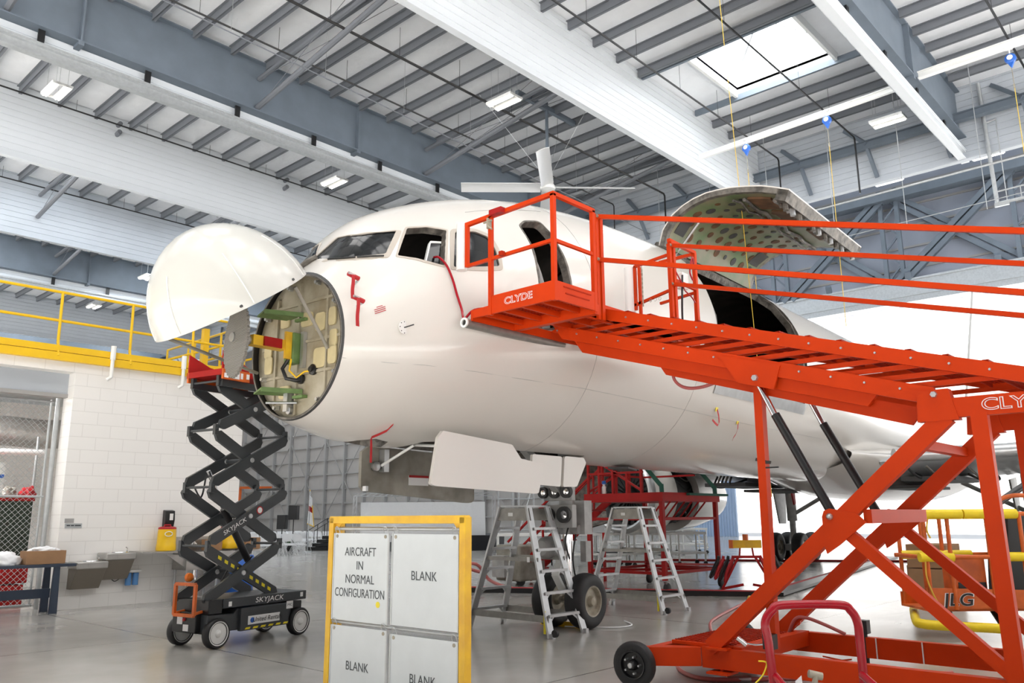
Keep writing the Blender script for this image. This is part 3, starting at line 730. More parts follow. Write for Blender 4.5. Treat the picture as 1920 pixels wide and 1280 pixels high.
# forward bulkhead
def bz(u, v, d=0.0): return V((-.06 - d, u, 3.465 + v))
E = [sp(-.10, a, -.015) for a in ring_angles(64)]
mb = MB(); mb.prism([V((-.05, p.y, p.z)) for p in E], (.04, 0, 0)); bk = ac(mb, 'pressure_bulkhead', 'bulk', smooth=0)
ac(ringstrip([(-.149, a) for a in ring_angles(64)], [(-.125, a) for a in ring_angles(64)], -.022, .004), 'radome_seal', 'seal')
for y in (-.45, .05, .45): mb = MB(); h = math.sqrt(max(0, 1 - (y / .78) ** 2)) * .75; mb.bar(bz(y, -h), bz(y, h), .03, .035, (1, 0, 0)); ac(mb, 'stiffener', 'bulk', bk)
for z in (.5, .05, -.30): mb = MB(); h = math.sqrt(max(0, 1 - (z / .8) ** 2)) * .72; mb.bar(bz(-h, z), bz(h, z), .03, .03, (1, 0, 0)); ac(mb, 'stiffener', 'bulk', bk)
for y, z, w_, h in ((-.34, .24, .17, .20), (-.54, .27, .12, .20), (-.57, .03, .12, .18), (-.35, -.16, .20, .22), (-.56, -.15, .14, .2), (.6, .05, .14, .2), (.58, -.14, .14, .2), (-.1, .3, .2, .16), (.3, .34, .16, .16), (.25, -.48, .2, .14)):
    P = rounded([(y - w_ / 2, z - h / 2), (y + w_ / 2, z - h / 2), (y + w_ / 2, z + h / 2), (y - w_ / 2, z + h / 2)], .5); mb = MB(); mb.prism([bz(a, b, 0) for a, b in P], (-.018, 0, 0)); ac(mb, 'access_panel', 'bulk_panel', bk)
for z, y in ((.36, .16), (-.50, .14)):
    mb = MB(); mb.prism([bz(y - .20, z, .0), bz(y + .10, z - .02, .0), bz(y + .14, z - .04, .38), bz(y - .02, z, .40)], (0, 0, .02)); mb.bar(bz(y - .2, z, 0), bz(y - .02, z + .0, .4), .015, .05); mb.bar(bz(y - .28, z - .06, .0), bz(y - .1, z - .06, .0), .03, .12, (1, 0, 0)); ac(mb, 'shelf_bracket', 'greenp', bk)
# weather radar: mount, drive box, flat antenna plate
rd = thing('x', '', '') if False else None
mb = MB(); mb.box(bz(.06, -.02, .06), (.12, .16, .34)); rm = ac(mb, 'radar_mount', 'greenp', bevel=.01)
mb = MB(); mb.box(bz(-.07, -.04, .02), (.05, .05, .40)); ac(mb, 'mount_plate', 'metal', rm)
mb = MB(); mb.box(bz(.02, 0, .14), (.12, .03, .30)); ac(mb, 'mount_flange', 'yelw', rm)
mb = MB(); mb.box(bz(.08, -.0, .38), (.42, .12, .11)); ac(mb, 'drive_box', 'yelw', rm)
mb = MB(); mb.box(bz(.008, .0, .36), (.22, .03, .10)); ac(mb, 'warning_label', 'red', rm, label='red warning label')
mb = MB(); mb.tube(bz(.1, 0, .55), bz(.1, 0, .80), .05); ac(mb, 'antenna_pivot', 'metal', rm)
mb = MB(); mb.path([bz(.05, -.14, .12), bz(.10, -.25, .16), bz(.05, -.36, .14), bz(-.02, -.38, .06), bz(-.06, -.36, .0)], .022); ac(mb, 'black_hose', 'black', rm)
mb = MB(); mb.path([bz(.0, -.15, .12), bz(.0, -.28, .14), bz(-.08, -.36, .10), bz(-.16, -.30, .06), bz(-.24, -.29, .02)], .011); ac(mb, 'yellow_wire', 'yellow', rm)
mb = MB(); mb.lathe(bz(-.25, -.28, .0), (-1, 0, 0), [(0, .06), (.03, .06), (.04, .03), (.06, .03)], 14); mb.lathe(bz(-.04, -.36, .0), (-1, 0, 0), [(0, .055), (.03, .055)], 14); ac(mb, 'cable_gland', 'black', rm)
mb = MB(); P = []
for i in range(144):
    a = 2 * PI * i / 144; r_ = .385 + (.008 if i % 4 < 2 else -.008); P.append(V((-.83 + r_ * .26 * math.cos(a), .03 + r_ * .966 * math.cos(a), 3.42 + r_ * 1.0 * math.sin(a))))
mb.prism(P, (-.025, .006, 0))
M['ant'] = mat('grey_slotted_antenna', (.27, .255, .23), .45, .3)
m_ = M['ant']; nt_ = m_.node_tree; tcx = nt_.nodes.new('ShaderNodeTexCoord'); wv = nt_.nodes.new('ShaderNodeTexWave'); wv.bands_direction = 'Z'; wv.inputs['Scale'].default_value = 18; wv.inputs['Distortion'].default_value = .5
nt_.links.new(tcx.outputs['Object'], wv.inputs['Vector']); bp_ = nt_.nodes.new('ShaderNodeBump'); bp_.inputs['Strength'].default_value = .6; bp_.inputs['Distance'].default_value = .01; nt_.links.new(wv.outputs['Fac'], bp_.inputs['Height']); nt_.links.new(bp_.outputs['Normal'], nt_.nodes['Principled BSDF'].inputs['Normal'])
ac(mb, 'radar_antenna', 'ant', smooth=0)
mb = MB(); mb.box(bz(.12, -.6, .04), (.10, .07, .22)); mb.tube(bz(.0, -.62, .02), bz(.24, -.62, .25), .015); mb.lathe(bz(.1, -.70, .02), (-1, 0, 0), [(0, .04), (.04, .04)], 12); ac(mb, 'localizer_box', 'metal')
for y, z in ((-.62, .42), (-.3, .68), (-.66, -.35), (-.4, -.62), (.6, .4), (.62, -.3), (.35, -.65), (.2, .70)):
    mb = MB(); mb.box(bz(y, z, .03), (.05, .03, .05)); mb.lathe(bz(y, z, .05), (-1, 0, 0), [(0, .02), (.03, .02)], 10); ac(mb, 'latch_fitting', 'metal', bk)

# raised radome
tau = math.radians(35); D0, W0, dep = 1.68, 1.54, .87
hd = V((-math.cos(tau), 0, -math.sin(tau))); nd = V((-math.sin(tau), 0, math.cos(tau))); hc = V((-.24, 0, 4.25)) + hd * (D0 / 2)
def rpt(k, t, off=0.0):
    rr = math.sqrt(max(0, 1 - k ** 1.75)); 
    return hc + hd * ((D0 / 2 + off) * rr * math.cos(t)) + V((0, 1, 0)) * ((W0 / 2 + off) * rr * math.sin(t)) + nd * ((dep + off) * k) + hd * (.02 * k)
K = [0, .08, .18, .3, .42, .54, .66, .76, .85, .92, .97, .995, 1.0]
mb = MB(); T = [2 * PI * i / 72 for i in range(72)]
outer = [[rpt(k, t) for t in T] for k in K]; inner = [[rpt(k, t, -.025) for t in T] for k in K][::-1]
mb.grid(outer + inner, close=True)
n = 72; mb.f += [[i, (i + 1) % n, (2 * len(K) - 1) * n + (i + 1) % n, (2 * len(K) - 1) * n + i] for i in range(n)]; mb.m += [0] * n
rdm = ac(mb, 'radome', 'radome', smooth=60, label='raised white nose cone')
for t0 in (-.3, -1.25, -2.2, 1.25, .3):
    mb = MB(); mb.path([rpt(k, t0 + .0 * k, .003) for k in [0.02 + .055 * i for i in range(12)]], .006, 5); ac(mb, 'lightning_strip', 'white', rdm)
for t0 in (-1.9, -1.1, -2.7): mb = MB(); p = rpt(.04, t0); mb.lathe(p - V((0, -.02, 0)), V((0, -1, .2)), [(0, .014), (.03, .014)], 10); ac(mb, 'latch_stud', 'seal', rdm)
mb = MB(); mb.tube(V((-.62, -.62, 3.92)), V((-.10, -.52, 3.38)), .018); ac(mb, 'hold_open_rod', 'baydoor')
mb = MB(); mb.tube(V((-1.55, .35, 3.42)), V((-.12, .72, 3.25)), .018); ac(mb, 'hold_open_rod', 'baydoor')

# small things on the nose
def onskin(s, a, off=0): return sp(s, a, off)
def streamer(nm, s, a, L, lab, probe=True):
    mb = MB(); p = onskin(s, a, .13); mb.path([onskin(s, a), onskin(s + .02, a, .07), p + V((-.0, 0, 0)), p + V((.06 * 0 - .16, -.02, .015))], .013)
    if probe: o = ac(mb, 'pitot_probe', 'metal')
    t = thing('remove_before_flight_streamer', lab, 'streamer', frame_of(AC) @ (p + V((-.08, 0, 0))), PSI)
    c = V((0, 0, 0)); mb = MB(); mb.tube((-.07, 0, .012), (.07, 0, -.012), .026, 8); mb.build('probe_cover', 'redtape', t, local=True)
    rows = []; offs = []
    for i in range(9):
        z = -L * i / 8; x = -.03 + .004 * math.sin(i * .9); rows.append([V((x - .022, -.03, z)), V((x + .022, -.03, z))]); offs.append([V((x - .022, -.034, z)), V((x + .022, -.034, z))])
    MB().slab(rows, offs).build('ribbon', 'redtape', t, local=True)
streamer('a', .02, .62, .26, 'red ribbon streamer on the upper probe of the nose')
streamer('b', .0, .35, .30, 'red ribbon streamer on the lower probe of the nose')
mb = MB(); c = onskin(.433, .063, .002); n_ = (onskin(.433, .063, .1) - c).normalized(); mb.lathe(c, n_, [(0, .075), (.008, .075), (.009, .05)], 24); av = ac(mb, 'angle_of_attack_sensor', 'white')
for i in range(8): a = 2 * PI * i / 8; d_, s_, u_ = basis(n_); q = c + s_ * (.062 * math.cos(a)) + u_ * (.062 * math.sin(a)); mb = MB(); mb.lathe(q, n_, [(0, .006), (.012, .006)], 6); ac(mb, 'screw', 'seal', av)
mb = MB(); mb.path([c, c + n_ * .06, c + n_ * .08 + V((.07, 0, .03))], .007); ac(mb, 'vane', 'seal', av)
# skin seams and warning text
mb = MB(); mb.path([sp(s, a, .003) for s, a in ((-.12, -.284), (.3, -.292), (.7, -.303), (1.4, -.38), (2.121, -.456), (3.2, -.53), (4.5, -.59), (5.843, -.627), (8, -.66), (14, -.66))], .0025, 4); ac(mb, 'skin_seam', 'gear')
for s in (3.3, 6.0): mb = MB(); mb.path([sp(s, -1.5 + i * .12, .003) for i in range(24)], .0022, 4); ac(mb, 'skin_seam', 'gear')
mb = MB(); mb.path([sp(1.7 + i * .2, .98, .001) for i in range(8)], .0035, 4); ac(mb, 'rain_gutter', 'gear')
p0 = sp(.146, .271, .003); px = (sp(.266, .271, .003) - p0).normalized(); py = (sp(.146, .36, .003) - p0).normalized()
for k in range(4):
    mb = MB(); o = p0 + px * .07 - py * (.022 * k); mb.bar(o - px * (.035 if k == 0 else .065), o + px * (.035 if k == 0 else .065), .003, .007, py); ac(mb, 'caution_placard', 'redtape')
MB()
t = thing('ribbon_streamer', 'long red tape streamer hanging below the nose belly', 'streamer', frame_of(AC) @ sp(.645, -1.256, .05), PSI)
mb = MB(); P = [(.725, -1.014, .02), (.70, -1.09, .05), (.67, -1.17, .05), (.645, -1.256, .05)]
rows = [[frame_of(AC) @ sp(s, a, o), frame_of(AC) @ (sp(s, a, o) + V((.02, 0, .035)))] for s, a, o in P] ; q = sp(.645, -1.256, .05)
rows += [[frame_of(AC) @ (q + V((.0, 0, -z))), frame_of(AC) @ (q + V((.03, 0, -z)))] for z in (.08, .16, .26)]
offs = [[p + V((0, -.004, 0)) for p in r_] for r_ in rows]; mb.slab(rows, offs); mb.build('ribbon', 'redtape', t)
for k, (s, a) in enumerate(((6.95, -.60), (7.95, -.68))):
    t = thing('tagged_streamer', ['yellow tagged red streamer on the fuselage side, left of the two under the ramp', 'yellow tagged red streamer on the fuselage side, beside the upright ramp post'][k], 'streamer', frame_of(AC) @ sp(s, a, .02), PSI)
    F = frame_of(AC); c = sp(s, a, .02); mb = MB()
    mb.prism([F @ (c + V(q)) for q in ((0, -.01, 0), (.09, -.01, .02), (.14, -.02, .20), (.05, -.02, .19))], (0, -.008, 0)); mb.build('yellow_tag', 'decaly', t)
    mb = MB(); pts = [c + V(q) for q in ((.04, -.02, .02), (.06, -.03, -.08), (.02, -.05, -.2), (-.06, -.06, -.25), (-.12, -.05, -.22), (-.2, -.04, -.17))]
    if k: pts = [c + V(q) for q in ((.04, -.02, .02), (-.02, -.03, -.1), (-.14, -.04, -.2), (-.24, -.04, -.26), (-.28, -.04, -.3))]
    rows = [[F @ p, F @ (p + V((.03, 0, .03)))] for p in pts]; offs = [[p + V((0, -.005, 0)) for p in r_] for r_ in rows]
    MB().slab(rows, offs).build('ribbon', 'redtape', t)
# red air hose hanging out of the open cockpit window and to the platform
t = thing('red_hose', 'red air hose hanging out of the open cockpit side window', 'hose', frame_of(AC) @ sp(.95, .53, .03), PSI)
F = frame_of(AC); pts = [F @ sp(1.0, .60, -.1), F @ sp(.96, .55, .01), F @ sp(1.0, .47, .03), F @ sp(1.03, .36, .03), F @ sp(1.05, .25, .03), F @ sp(1.08, .15, .04), V((6.13, 6.33, 3.77)), V((6.18, 6.22, 3.86)), V((6.4, 6.1, 3.9)), V((6.6, 5.9, 3.92))]
def smoothpath(P, k=5):
    out = []; P = [V(p) for p in P]
    for i in range(len(P) - 1):
        p0, p1, p2, p3 = P[max(i - 1, 0)], P[i], P[i + 1], P[min(i + 2, len(P) - 1)]
        for j in range(k):
            t_ = j / k; out.append(.5 * ((2 * p1) + (p2 - p0) * t_ + (2 * p0 - 5 * p1 + 4 * p2 - p3) * t_ ** 2 + (3 * p1 - p0 - 3 * p2 + p3) * t_ ** 3))
    return out + [P[-1]]
MB().path(smoothpath(pts), .014, 8).build('hose_line', 'redc', t)

# ---- nose gear
G = 4.95
def W3(mb, c, r, w_, n=40, hub='hub', nm='nose_wheel', hubr=.45, side=-1):
    """tyre + rim about the local y axis"""
    c = V(c); pr = []
    for i in range(17):
        a = PI * i / 16; pr.append((-w_ / 2 * math.cos(a), r - (r * .30) + r * .30 * math.sin(a) ** .55))
    pr = [(-w_ / 2 * .9, r * .52)] + pr + [(w_ / 2 * .9, r * .52)]
    m1 = MB(); m1.lathe(c, (0, 1, 0), pr, n, closed=True); ty = ac(m1, nm, 'tire', smooth=60)
    for sd in (-1, 1):
        m1 = MB(); y = sd * w_ / 2 * .82
        m1.lathe(c + V((0, y, 0)), (0, sd, 0), [(-.04, r * .55), (.015, r * .55), (.01, r * .50), (-.05, r * .44), (-.05, r * .22), (-.01, r * .18), (.02, r * .15), (.03, .02)], 28); rim = ac(m1, 'wheel_hub', hub, ty)
    return ty
for v in (-.30, .30): W3(None, (G, v, .40), .40, .30)
mb = MB(); mb.tube((G, -.3, .4), (G, .3, .4), .05); mb.tube((G, 0, .36), (G, 0, 1.0), .055, 14); mb.tube((G, 0, .95), (G, 0, 1.45), .075, 16); ac(mb, 'oleo_strut', 'chrome')
mb = MB(); mb.tube((G, 0, 1.35), (G, 0, 2.6), .11, 18, .13); mb.tube((G, -.22, 1.42), (G, .22, 1.42), .07); ac(mb, 'gear_strut', 'gear')
mb = MB(); mb.bar((G - .12, 0, .5), (G - .34, 0, .78), .12, .04); mb.bar((G - .34, 0, .78), (G - .12, 0, 1.1), .12, .04); ac(mb, 'torque_link', 'white')
mb = MB(); mb.bar((G - .1, 0, 1.9), (G - 1.2, 0, 2.7), .12, .1); ac(mb, 'drag_brace', 'gear')
mb = MB(); mb.box((G - .17, 0, 1.62), (.12, .5, .34)); mb.box((G - .17, .02, 1.98), (.1, .52, .26)); ac(mb, 'light_bracket', 'gear', bevel=.01)
for v, z, r_ in ((-.17, 1.98, .095), (.05, 1.98, .095), (-.12, 1.64, .12), (.16, 1.64, .10), (.26, 1.97, .085)):
    mb = MB(); mb.lathe((G - .22, v, z), (-1, 0, 0), [(0, r_), (.07, r_), (.07, r_ * .85), (.03, r_ * .2), (.02, .01)], 24); l_ = ac(mb, 'taxi_light', 'seal')
    mb = MB(); mb.lathe((G - .235, v, z), (-1, 0, 0), [(0, r_ * .8), (.03, r_ * .62), (.04, .01)], 20); ac(mb, 'lens', 'chrome', l_)
mb = MB(); mb.rbox((G + .02, -.30, 1.35), (G + .22, -.12, 1.85)); mb.box((G + .15, -.22, 1.1), (.14, .1, .3)); mb.box((G - .02, .2, 1.2), (.1, .1, .3)); ac(mb, 'steering_unit', 'gear', bevel=.01)
mb = MB(); mb.lathe((G - .30, .13, 1.16), (-1, 0, 0), [(-.25, .02), (-.22, .12), (-.05, .17), (.12, .16), (.2, .11), (.22, .02)], 24); ac(mb, 'steering_accumulator', 'gear')
for a, b in (((G - .1, .1, 1.5), (G - .2, .16, .9)), ((G - .1, -.1, 1.5), (G - .16, -.14, 1.0)), ((G, -.16, 1.4), (G + .02, -.14, .6))): MBt = MB().path(smoothpath([a, ((a[0] + b[0]) / 2 - .1, (a[1] + b[1]) / 2, (a[2] + b[2]) / 2), b]), .012); ac(MBt, 'hydraulic_line', 'black')
# gear doors
def door(nm, pts, lab, mk='skin', par=None): mb = MB(); mb.prism(pts, (0, .045, 0)); return ac(mb, nm, mk, smooth=0, bevel=.012, label=lab)
vd = -.9
fd = rounded([(1.18, 2.50), (1.26, 2.58), (2.50, 2.50), (2.68, 2.33), (3.16, 2.29), (3.03, 1.90), (1.07, 1.96)], .12)
mb = MB(); rows = []; 
mb.prism([V((s, vd - .02, z)) for s, z in fd], (0, .045, 0)); ac(mb, 'nose_gear_door', 'skin', smooth=0, label='large white forward nose gear door')
a1 = rounded([(3.30, 2.44), (3.98, 2.44), (3.93, 2.02), (3.28, 2.04)], .12); a2 = rounded([(4.04, 2.45), (4.52, 2.45), (4.58, 2.38), (4.33, 2.03), (3.99, 2.02)], .2)
for a_ in (a1, a2): mb = MB(); mb.prism([V((s, -.62, z)) for s, z in a_], (0, .04, 0)); ac(mb, 'nose_gear_door', 'skin', smooth=0, label='small white rear nose gear door')
bd = rounded([(1.30, 2.42), (1.42, 2.50), (3.4, 2.46), (3.4, 1.80), (1.36, 1.94), (1.30, 2.0)], .2)
mb = MB(); mb.prism([V((s, .52, z)) for s, z in bd], (0, .05, 0)); sd = ac(mb, 'nose_gear_door', 'baydoor', smooth=0, label='soiled grey inside face of the far nose gear door')
mb = MB(); mb.rbox((2.10, .505, 2.03), (2.46, .515, 2.16)); pl = ac(mb, 'warning_placard', 'decalw', sd); mb = MB(); mb.rbox((2.10, .50, 2.13), (2.46, .506, 2.16)); ac(mb, 'red_header', 'red', sd)
mb = MB(); mb.box((1.62, .46, 2.32), (.08, .1, .28)); mb.lathe((1.50, .5, 2.25), (0, -1, 0), [(0, .06), (.04, .06), (.05, .03)], 16); mb.box((1.34, .48, 1.97), (.04, .06, .06)); ac(mb, 'door_hinge', 'metal', sd)
mb = MB(); mb.tube((1.58, .46, 2.26), (1.55, -.15, 2.48), .018); ac(mb, 'door_link_rod', 'white')
mb = MB(); mb.tube((1.7, 0, 2.50), (1.6, -.86, 2.42), .02); ac(mb, 'door_link_rod', 'white')
mb = MB(); mb.rbox((1.3, -.55, 2.55), (5.2, -.5, 3.0)); mb.rbox((1.3, .5, 2.55), (5.2, .55, 3.0)); mb.rbox((1.3, -.55, 3.0), (5.2, .55, 3.05)); ac(mb, 'wheel_well', 'foil')
mb = MB(); mb.prism([V((6.2, -.35, 2.405)), V((6.9, -.10, 2.40)), V((6.7, .1, 2.39)), V((5.9, -.15, 2.395))], (0, 0, -.03)); ac(mb, 'drain_panel', 'seal')

# ---- wing body fairing, wings, engines, tail
mb = MB(); rows = []
for s, k in ((14.2, 0), (15.2, .25), (16.5, .62), (18, .9), (20, 1), (25, 1), (27, .7), (29, .2), (30, 0)):
    rows.append([V((s, -(1.5 + .62 * k) * math.cos(a), 3.0 + (.42 + .58 * k) * math.sin(a) * (1 if a < 0 else .5))) for a in [-PI + i * PI / 24 for i in range(25)] + [PI * i / 24 for i in range(1, 24)]])
mb.grid(rows, close=True); ac(mb, 'wing_fairing', 'skin')
def wing(sg, mk='skin'):
    mb = MB(); rows = []
    for (v, sl, c, z, t) in ((1.7, 15.6, 8.4, 2.85, .95), (3.6, 17.2, 6.6, 3.0, .75), (6.5, 19.2, 5.1, 3.25, .55), (12, 22.7, 3.6, 3.9, .36), (19, 27.2, 1.8, 4.9, .2)):
        pr = []
        for i in range(24):
            a = 2 * PI * i / 24; x = .5 - .5 * math.cos(a); th = t / 2 * math.sin(a) * (1.25 * math.sqrt(max(x, 0)) * (1 - x) + .18) * 1.6
            pr.append(V((sl + c * x, sg * v, z + th)))
        rows.append(pr)
    n = 24; mb.grid(rows, close=True); mb.f += [list(range(n)), list(range((len(rows) - 1) * n, len(rows) * n))]; mb.m += [0, 0]
    return ac(mb, 'wing', mk, smooth=50)
M['wing'] = mat('grey_wing_paint', (.50, .52, .53), .3, var=.15, vscale=1.5, coat=.3)
wing(-1, 'wing'); wing(1, 'wing')
for sg in (-1, 1):
    mb = MB(); mb.path([V((15.0, sg * 2.2, 2.95)), V((16.6, sg * 4.2, 3.05)), V((18.6, sg * 7.8, 3.35))], .16, 12); ac(mb, 'leading_edge_slat', 'metal')
    for k in range(5): mb = MB(); mb.path(smoothpath([V((15.9 + k * .5, sg * (2.2 + k * .35), 2.75)), V((16.1 + k * .5, sg * (2.4 + k * .35), 2.5)), V((16.5 + k * .5, sg * (2.5 + k * .3), 2.45)), V((16.8 + k * .5, sg * (2.2 + k * .3), 2.6))]), .03); ac(mb, 'duct', 'foil' if k % 2 else 'black')
    mb = MB(); mb.rbox((16.2, sg * 2.0, 2.40), (19.0, sg * 3.2, 2.5)); mb.rbox((17.0, sg * 1.0, 2.25), (19.5, sg * 2.4, 2.32)); ac(mb, 'open_wheel_bay_panel', 'seal')
def engine(v, lab):
    s0 = 16.9; z0 = 2.28
    m1 = MB(); m1.lathe((s0, v, z0), (1, 0, 0), [(.9, .96), (.15, 1.0), (.03, 1.04), (0, 1.10), (.05, 1.16), (.22, 1.21), (.24, 1.19), (.1, 1.1), (.2, 1.03), (.9, .99)], 48, closed=True); e = ac(m1, 'engine_inlet_lip', 'metal', label=lab)
    e['label'] = lab
    m1 = MB(); m1.lathe((s0, v, z0), (1, 0, 0), [(.22, 1.212), (.7, 1.26), (1.5, 1.27), (1.5, 1.1), (.9, .99), (.2, 1.02)], 48, closed=True); ac(m1, 'inlet_cowl', 'skin')
    m1 = MB(); m1.lathe((s0, v, z0), (1, 0, 0), [(.85, .98), (.86, .3), (.80, .26), (.62, .12), (.45, .01)], 36); ac(m1, 'fan_spinner', 'black')
    for i in range(24):
        a = 2 * PI * i / 24; d = V((0, math.cos(a), math.sin(a))); t_ = V((0, -math.sin(a), math.cos(a))); m1 = MB()
        m1.prism([V((s0 + .70, v, z0)) + d * .25 - t_ * .03, V((s0 + .72, v, z0)) + d * .97 - t_ * .12, V((s0 + .82, v, z0)) + d * .97 + t_ * .10, V((s0 + .82, v, z0)) + d * .25 + t_ * .03], (.01, 0, 0)); ac(m1, 'fan_blade', 'seal')
    m1 = MB(); m1.lathe((s0, v, z0), (1, 0, 0), [(1.45, 1.0), (1.6, 1.02), (2.6, .95), (3.4, .8), (4.4, .72)], 36); ac(m1, 'engine_core', 'seal')
    random.seed(5)
    for i in range(16):
        a = -1.2 + i * .4; m1 = MB(); P = [V((s0 + 1.6 + k * .3, v + (1.04 - .03 * k) * math.cos(a + .2 * math.sin(k + i)), z0 + (1.04 - .03 * k) * math.sin(a + .2 * math.sin(k + i)))) for k in range(7)]; m1.path(P, .025 + .02 * (i % 3), 6); ac(m1, 'engine_pipe', 'foil' if i % 3 == 0 else 'black')
    m1 = MB(); m1.lathe((s0, v, z0), (1, 0, 0), [(3.2, 1.18), (4.3, 1.12), (5.6, .92), (6.2, .78), (6.2, .6), (3.3, .9)], 40, closed=True); ac(m1, 'rear_cowl', 'skin')
    m1 = MB(); m1.bar((s0 + 1.2, v, z0 + 1.15), (s0 + 5, v, 3.4), .3, .6); ac(m1, 'pylon', 'wing')
    for sg_ in ((-1, 1)):  # open fan cowl doors
        R = []; O = []
        for k in range(13):
            a = PI / 2 - sg_ * (.35 + k * .12) + sg_ * 0; 
            c0 = V((0, v + sg_ * .75, z0 + 1.15)); rel = V((0, 1.3 * math.cos(a) - sg_ * .45, 1.3 * math.sin(a) - 1.2)); ang = sg_ * .9
            y_ = rel.y * math.cos(ang) - rel.z * math.sin(ang); z_ = rel.y * math.sin(ang) + rel.z * math.cos(ang)
            p = c0 + V((0, y_, z_)); R.append([p + V((s0 + 1.5, 0, 0)), p + V((s0 + 3.1, 0, 0))]); O.append([p + V((s0 + 1.5, -.04 * sg_, .02)), p + V((s0 + 3.1, -.04 * sg_, .02))])
        ac(MB().slab(R, O), 'fan_cowl_door', 'foil')
engine(6.5, 'silver engine inlet lip beyond the fuselage'); engine(-6.5, 'silver engine inlet lip on the near wing')
# main gear bogies
for v in (3.66, -3.66):
    for ds in (-.57, .57):
        for dv in (-.43, .43): W3(None, (23.9 + ds, v + dv, .51), .51, .36, 32, nm='main_wheel')
    mb = MB(); mb.bar((23.3, v, .51), (24.5, v, .51), .22, .22); ac(mb, 'bogie_beam', 'gear')
    mb = MB(); mb.tube((23.9, v, .5), (23.9, v, 1.5), .11, 16); mb.tube((23.9, v, 1.4), (23.85, v, 2.9), .17, 18); mb.tube((23.9, v, 1.6), (23.9, v * .4, 2.8), .07); ac(mb, 'main_gear_strut', 'gear')
    mb = MB(); mb.prism([V((23.2, v + .35, 2.6)), V((24.4, v + .35, 2.7)), V((24.1, v + .30, 1.3)), V((23.5, v + .30, 1.3))], (0, .05, 0)); ac(mb, 'gear_door', 'gear')
    mb = MB(); mb.prism([V((22.6, v - .5, 2.75)), V((22.9, v - .5, 2.8)), V((23.3, v - .4, 2.0)), V((23.15, v - .4, 1.95))], (0, .05, 0)); ac(mb, 'red_gear_cover', 'redtape')
# fin and tailplane
mb = MB(); mb.prism([V((36.5, -.05, 6.2)), V((42.3, -.05, 6.1)), V((45.2, -.05, 13.4)), V((42.6, -.05, 13.5))], (0, .1, 0)); ac(mb, 'tail_fin', 'skin')
for sg in (-1, 1):
    mb = MB(); mb.prism([V((39.6, sg * .4, 5.9)), V((43.3, sg * .4, 5.9)), V((45.6, sg * 7.5, 6.7)), V((44.2, sg * 7.5, 6.7))], (0, 0, .12)); ac(mb, 'tailplane', 'wing')
# ------------------------------------------------------------------ orange-red mobile access stand
CS = thing('access_stand', 'orange-red mobile boarding stand with long sloping stairway and railed platform at the aircraft door', 'access stand', (8.1, 3.0, 0))
def cb(mb, name, mk='clyde', par=None, **k): return mb.build(name, mk, par or CS, **k)
SL = .2945
zu = lambda y: 3.876 + (y - 5.346) * SL
zl = lambda y: 3.881 + (y - 6.337) * SL
XN, XF = 7.43, 8.86
YB = -.9
D1 = V((0, 1, SL)).normalized()
for X, tx in ((XN, 'near'), (XF, 'far')):
    mb = MB(); mb.bar((X, YB, zu(YB)), (X, 5.36, zu(5.36)), .05, .125); up_ = cb(mb, 'upper_stringer')
    y1 = 6.12 if X == XN else 5.9
    mb = MB(); y0 = 1.98
    mb.prism([V((X - .025, y1, zl(y1) + .06)), V((X - .025, y0, zl(y0) + .06)), V((X - .025, y0, zl(y0) - .09)), V((X - .025, y1 - .14, zl(y1 - .14) - .09))], (.05, 0, 0)); lo_ = cb(mb, 'lower_stringer')
    if X == XN:
        mb = MB(); mb.prism([V((X + .03, y, zl(y) + d)) for y, d in ((5.85, -.07), (2.45, -.07), (2.55, -.21), (5.72, -.21))], (.05, 0, 0)); cb(mb, 'lower_channel')
        mb = MB(); mb.prism([V((X + .10, y, zl(y) + d)) for y, d in ((4.75, -.16), (2.1, -.13), (2.22, -.30), (4.65, -.28))], (.05, 0, 0)); cb(mb, 'lower_channel')
        mb = MB(); mb.prism([V((X - .04, 3.95, zl(3.95) + .03)), V((X - .04, 3.30, zl(3.3) + .03)), V((X - .04, 3.38, zl(3.38) - .22)), V((X - .04, 3.75, zl(3.75) - .22))], (.02, 0, 0)); gp = cb(mb, 'gusset_plate')
        mb = MB(); mb.lathe((X - .04, 3.56, zl(3.56) - .14), (-1, 0, 0), [(0, .035), (.03, .03)], 6); cb(mb, 'pivot_bolt', 'metal', gp)
    for i in range(21):
        y = 5.346 - .2922 * i
        if y < YB + .2: break
        if X == XN: mb = MB(); mb.lathe((X - .025, y, zu(y)), (-1, 0, 0), [(0, .012), (.012, .010)], 8); cb(mb, 'bolt', 'metal', up_)
    for i in range(15):
        y = 6.337 - .2922 * (i + 1)
        if y < 2: break
        if X == XN: mb = MB(); mb.lathe((X - .025, y, zl(y)), (-1, 0, 0), [(0, .012), (.012, .010)], 8); cb(mb, 'bolt', 'metal', lo_)
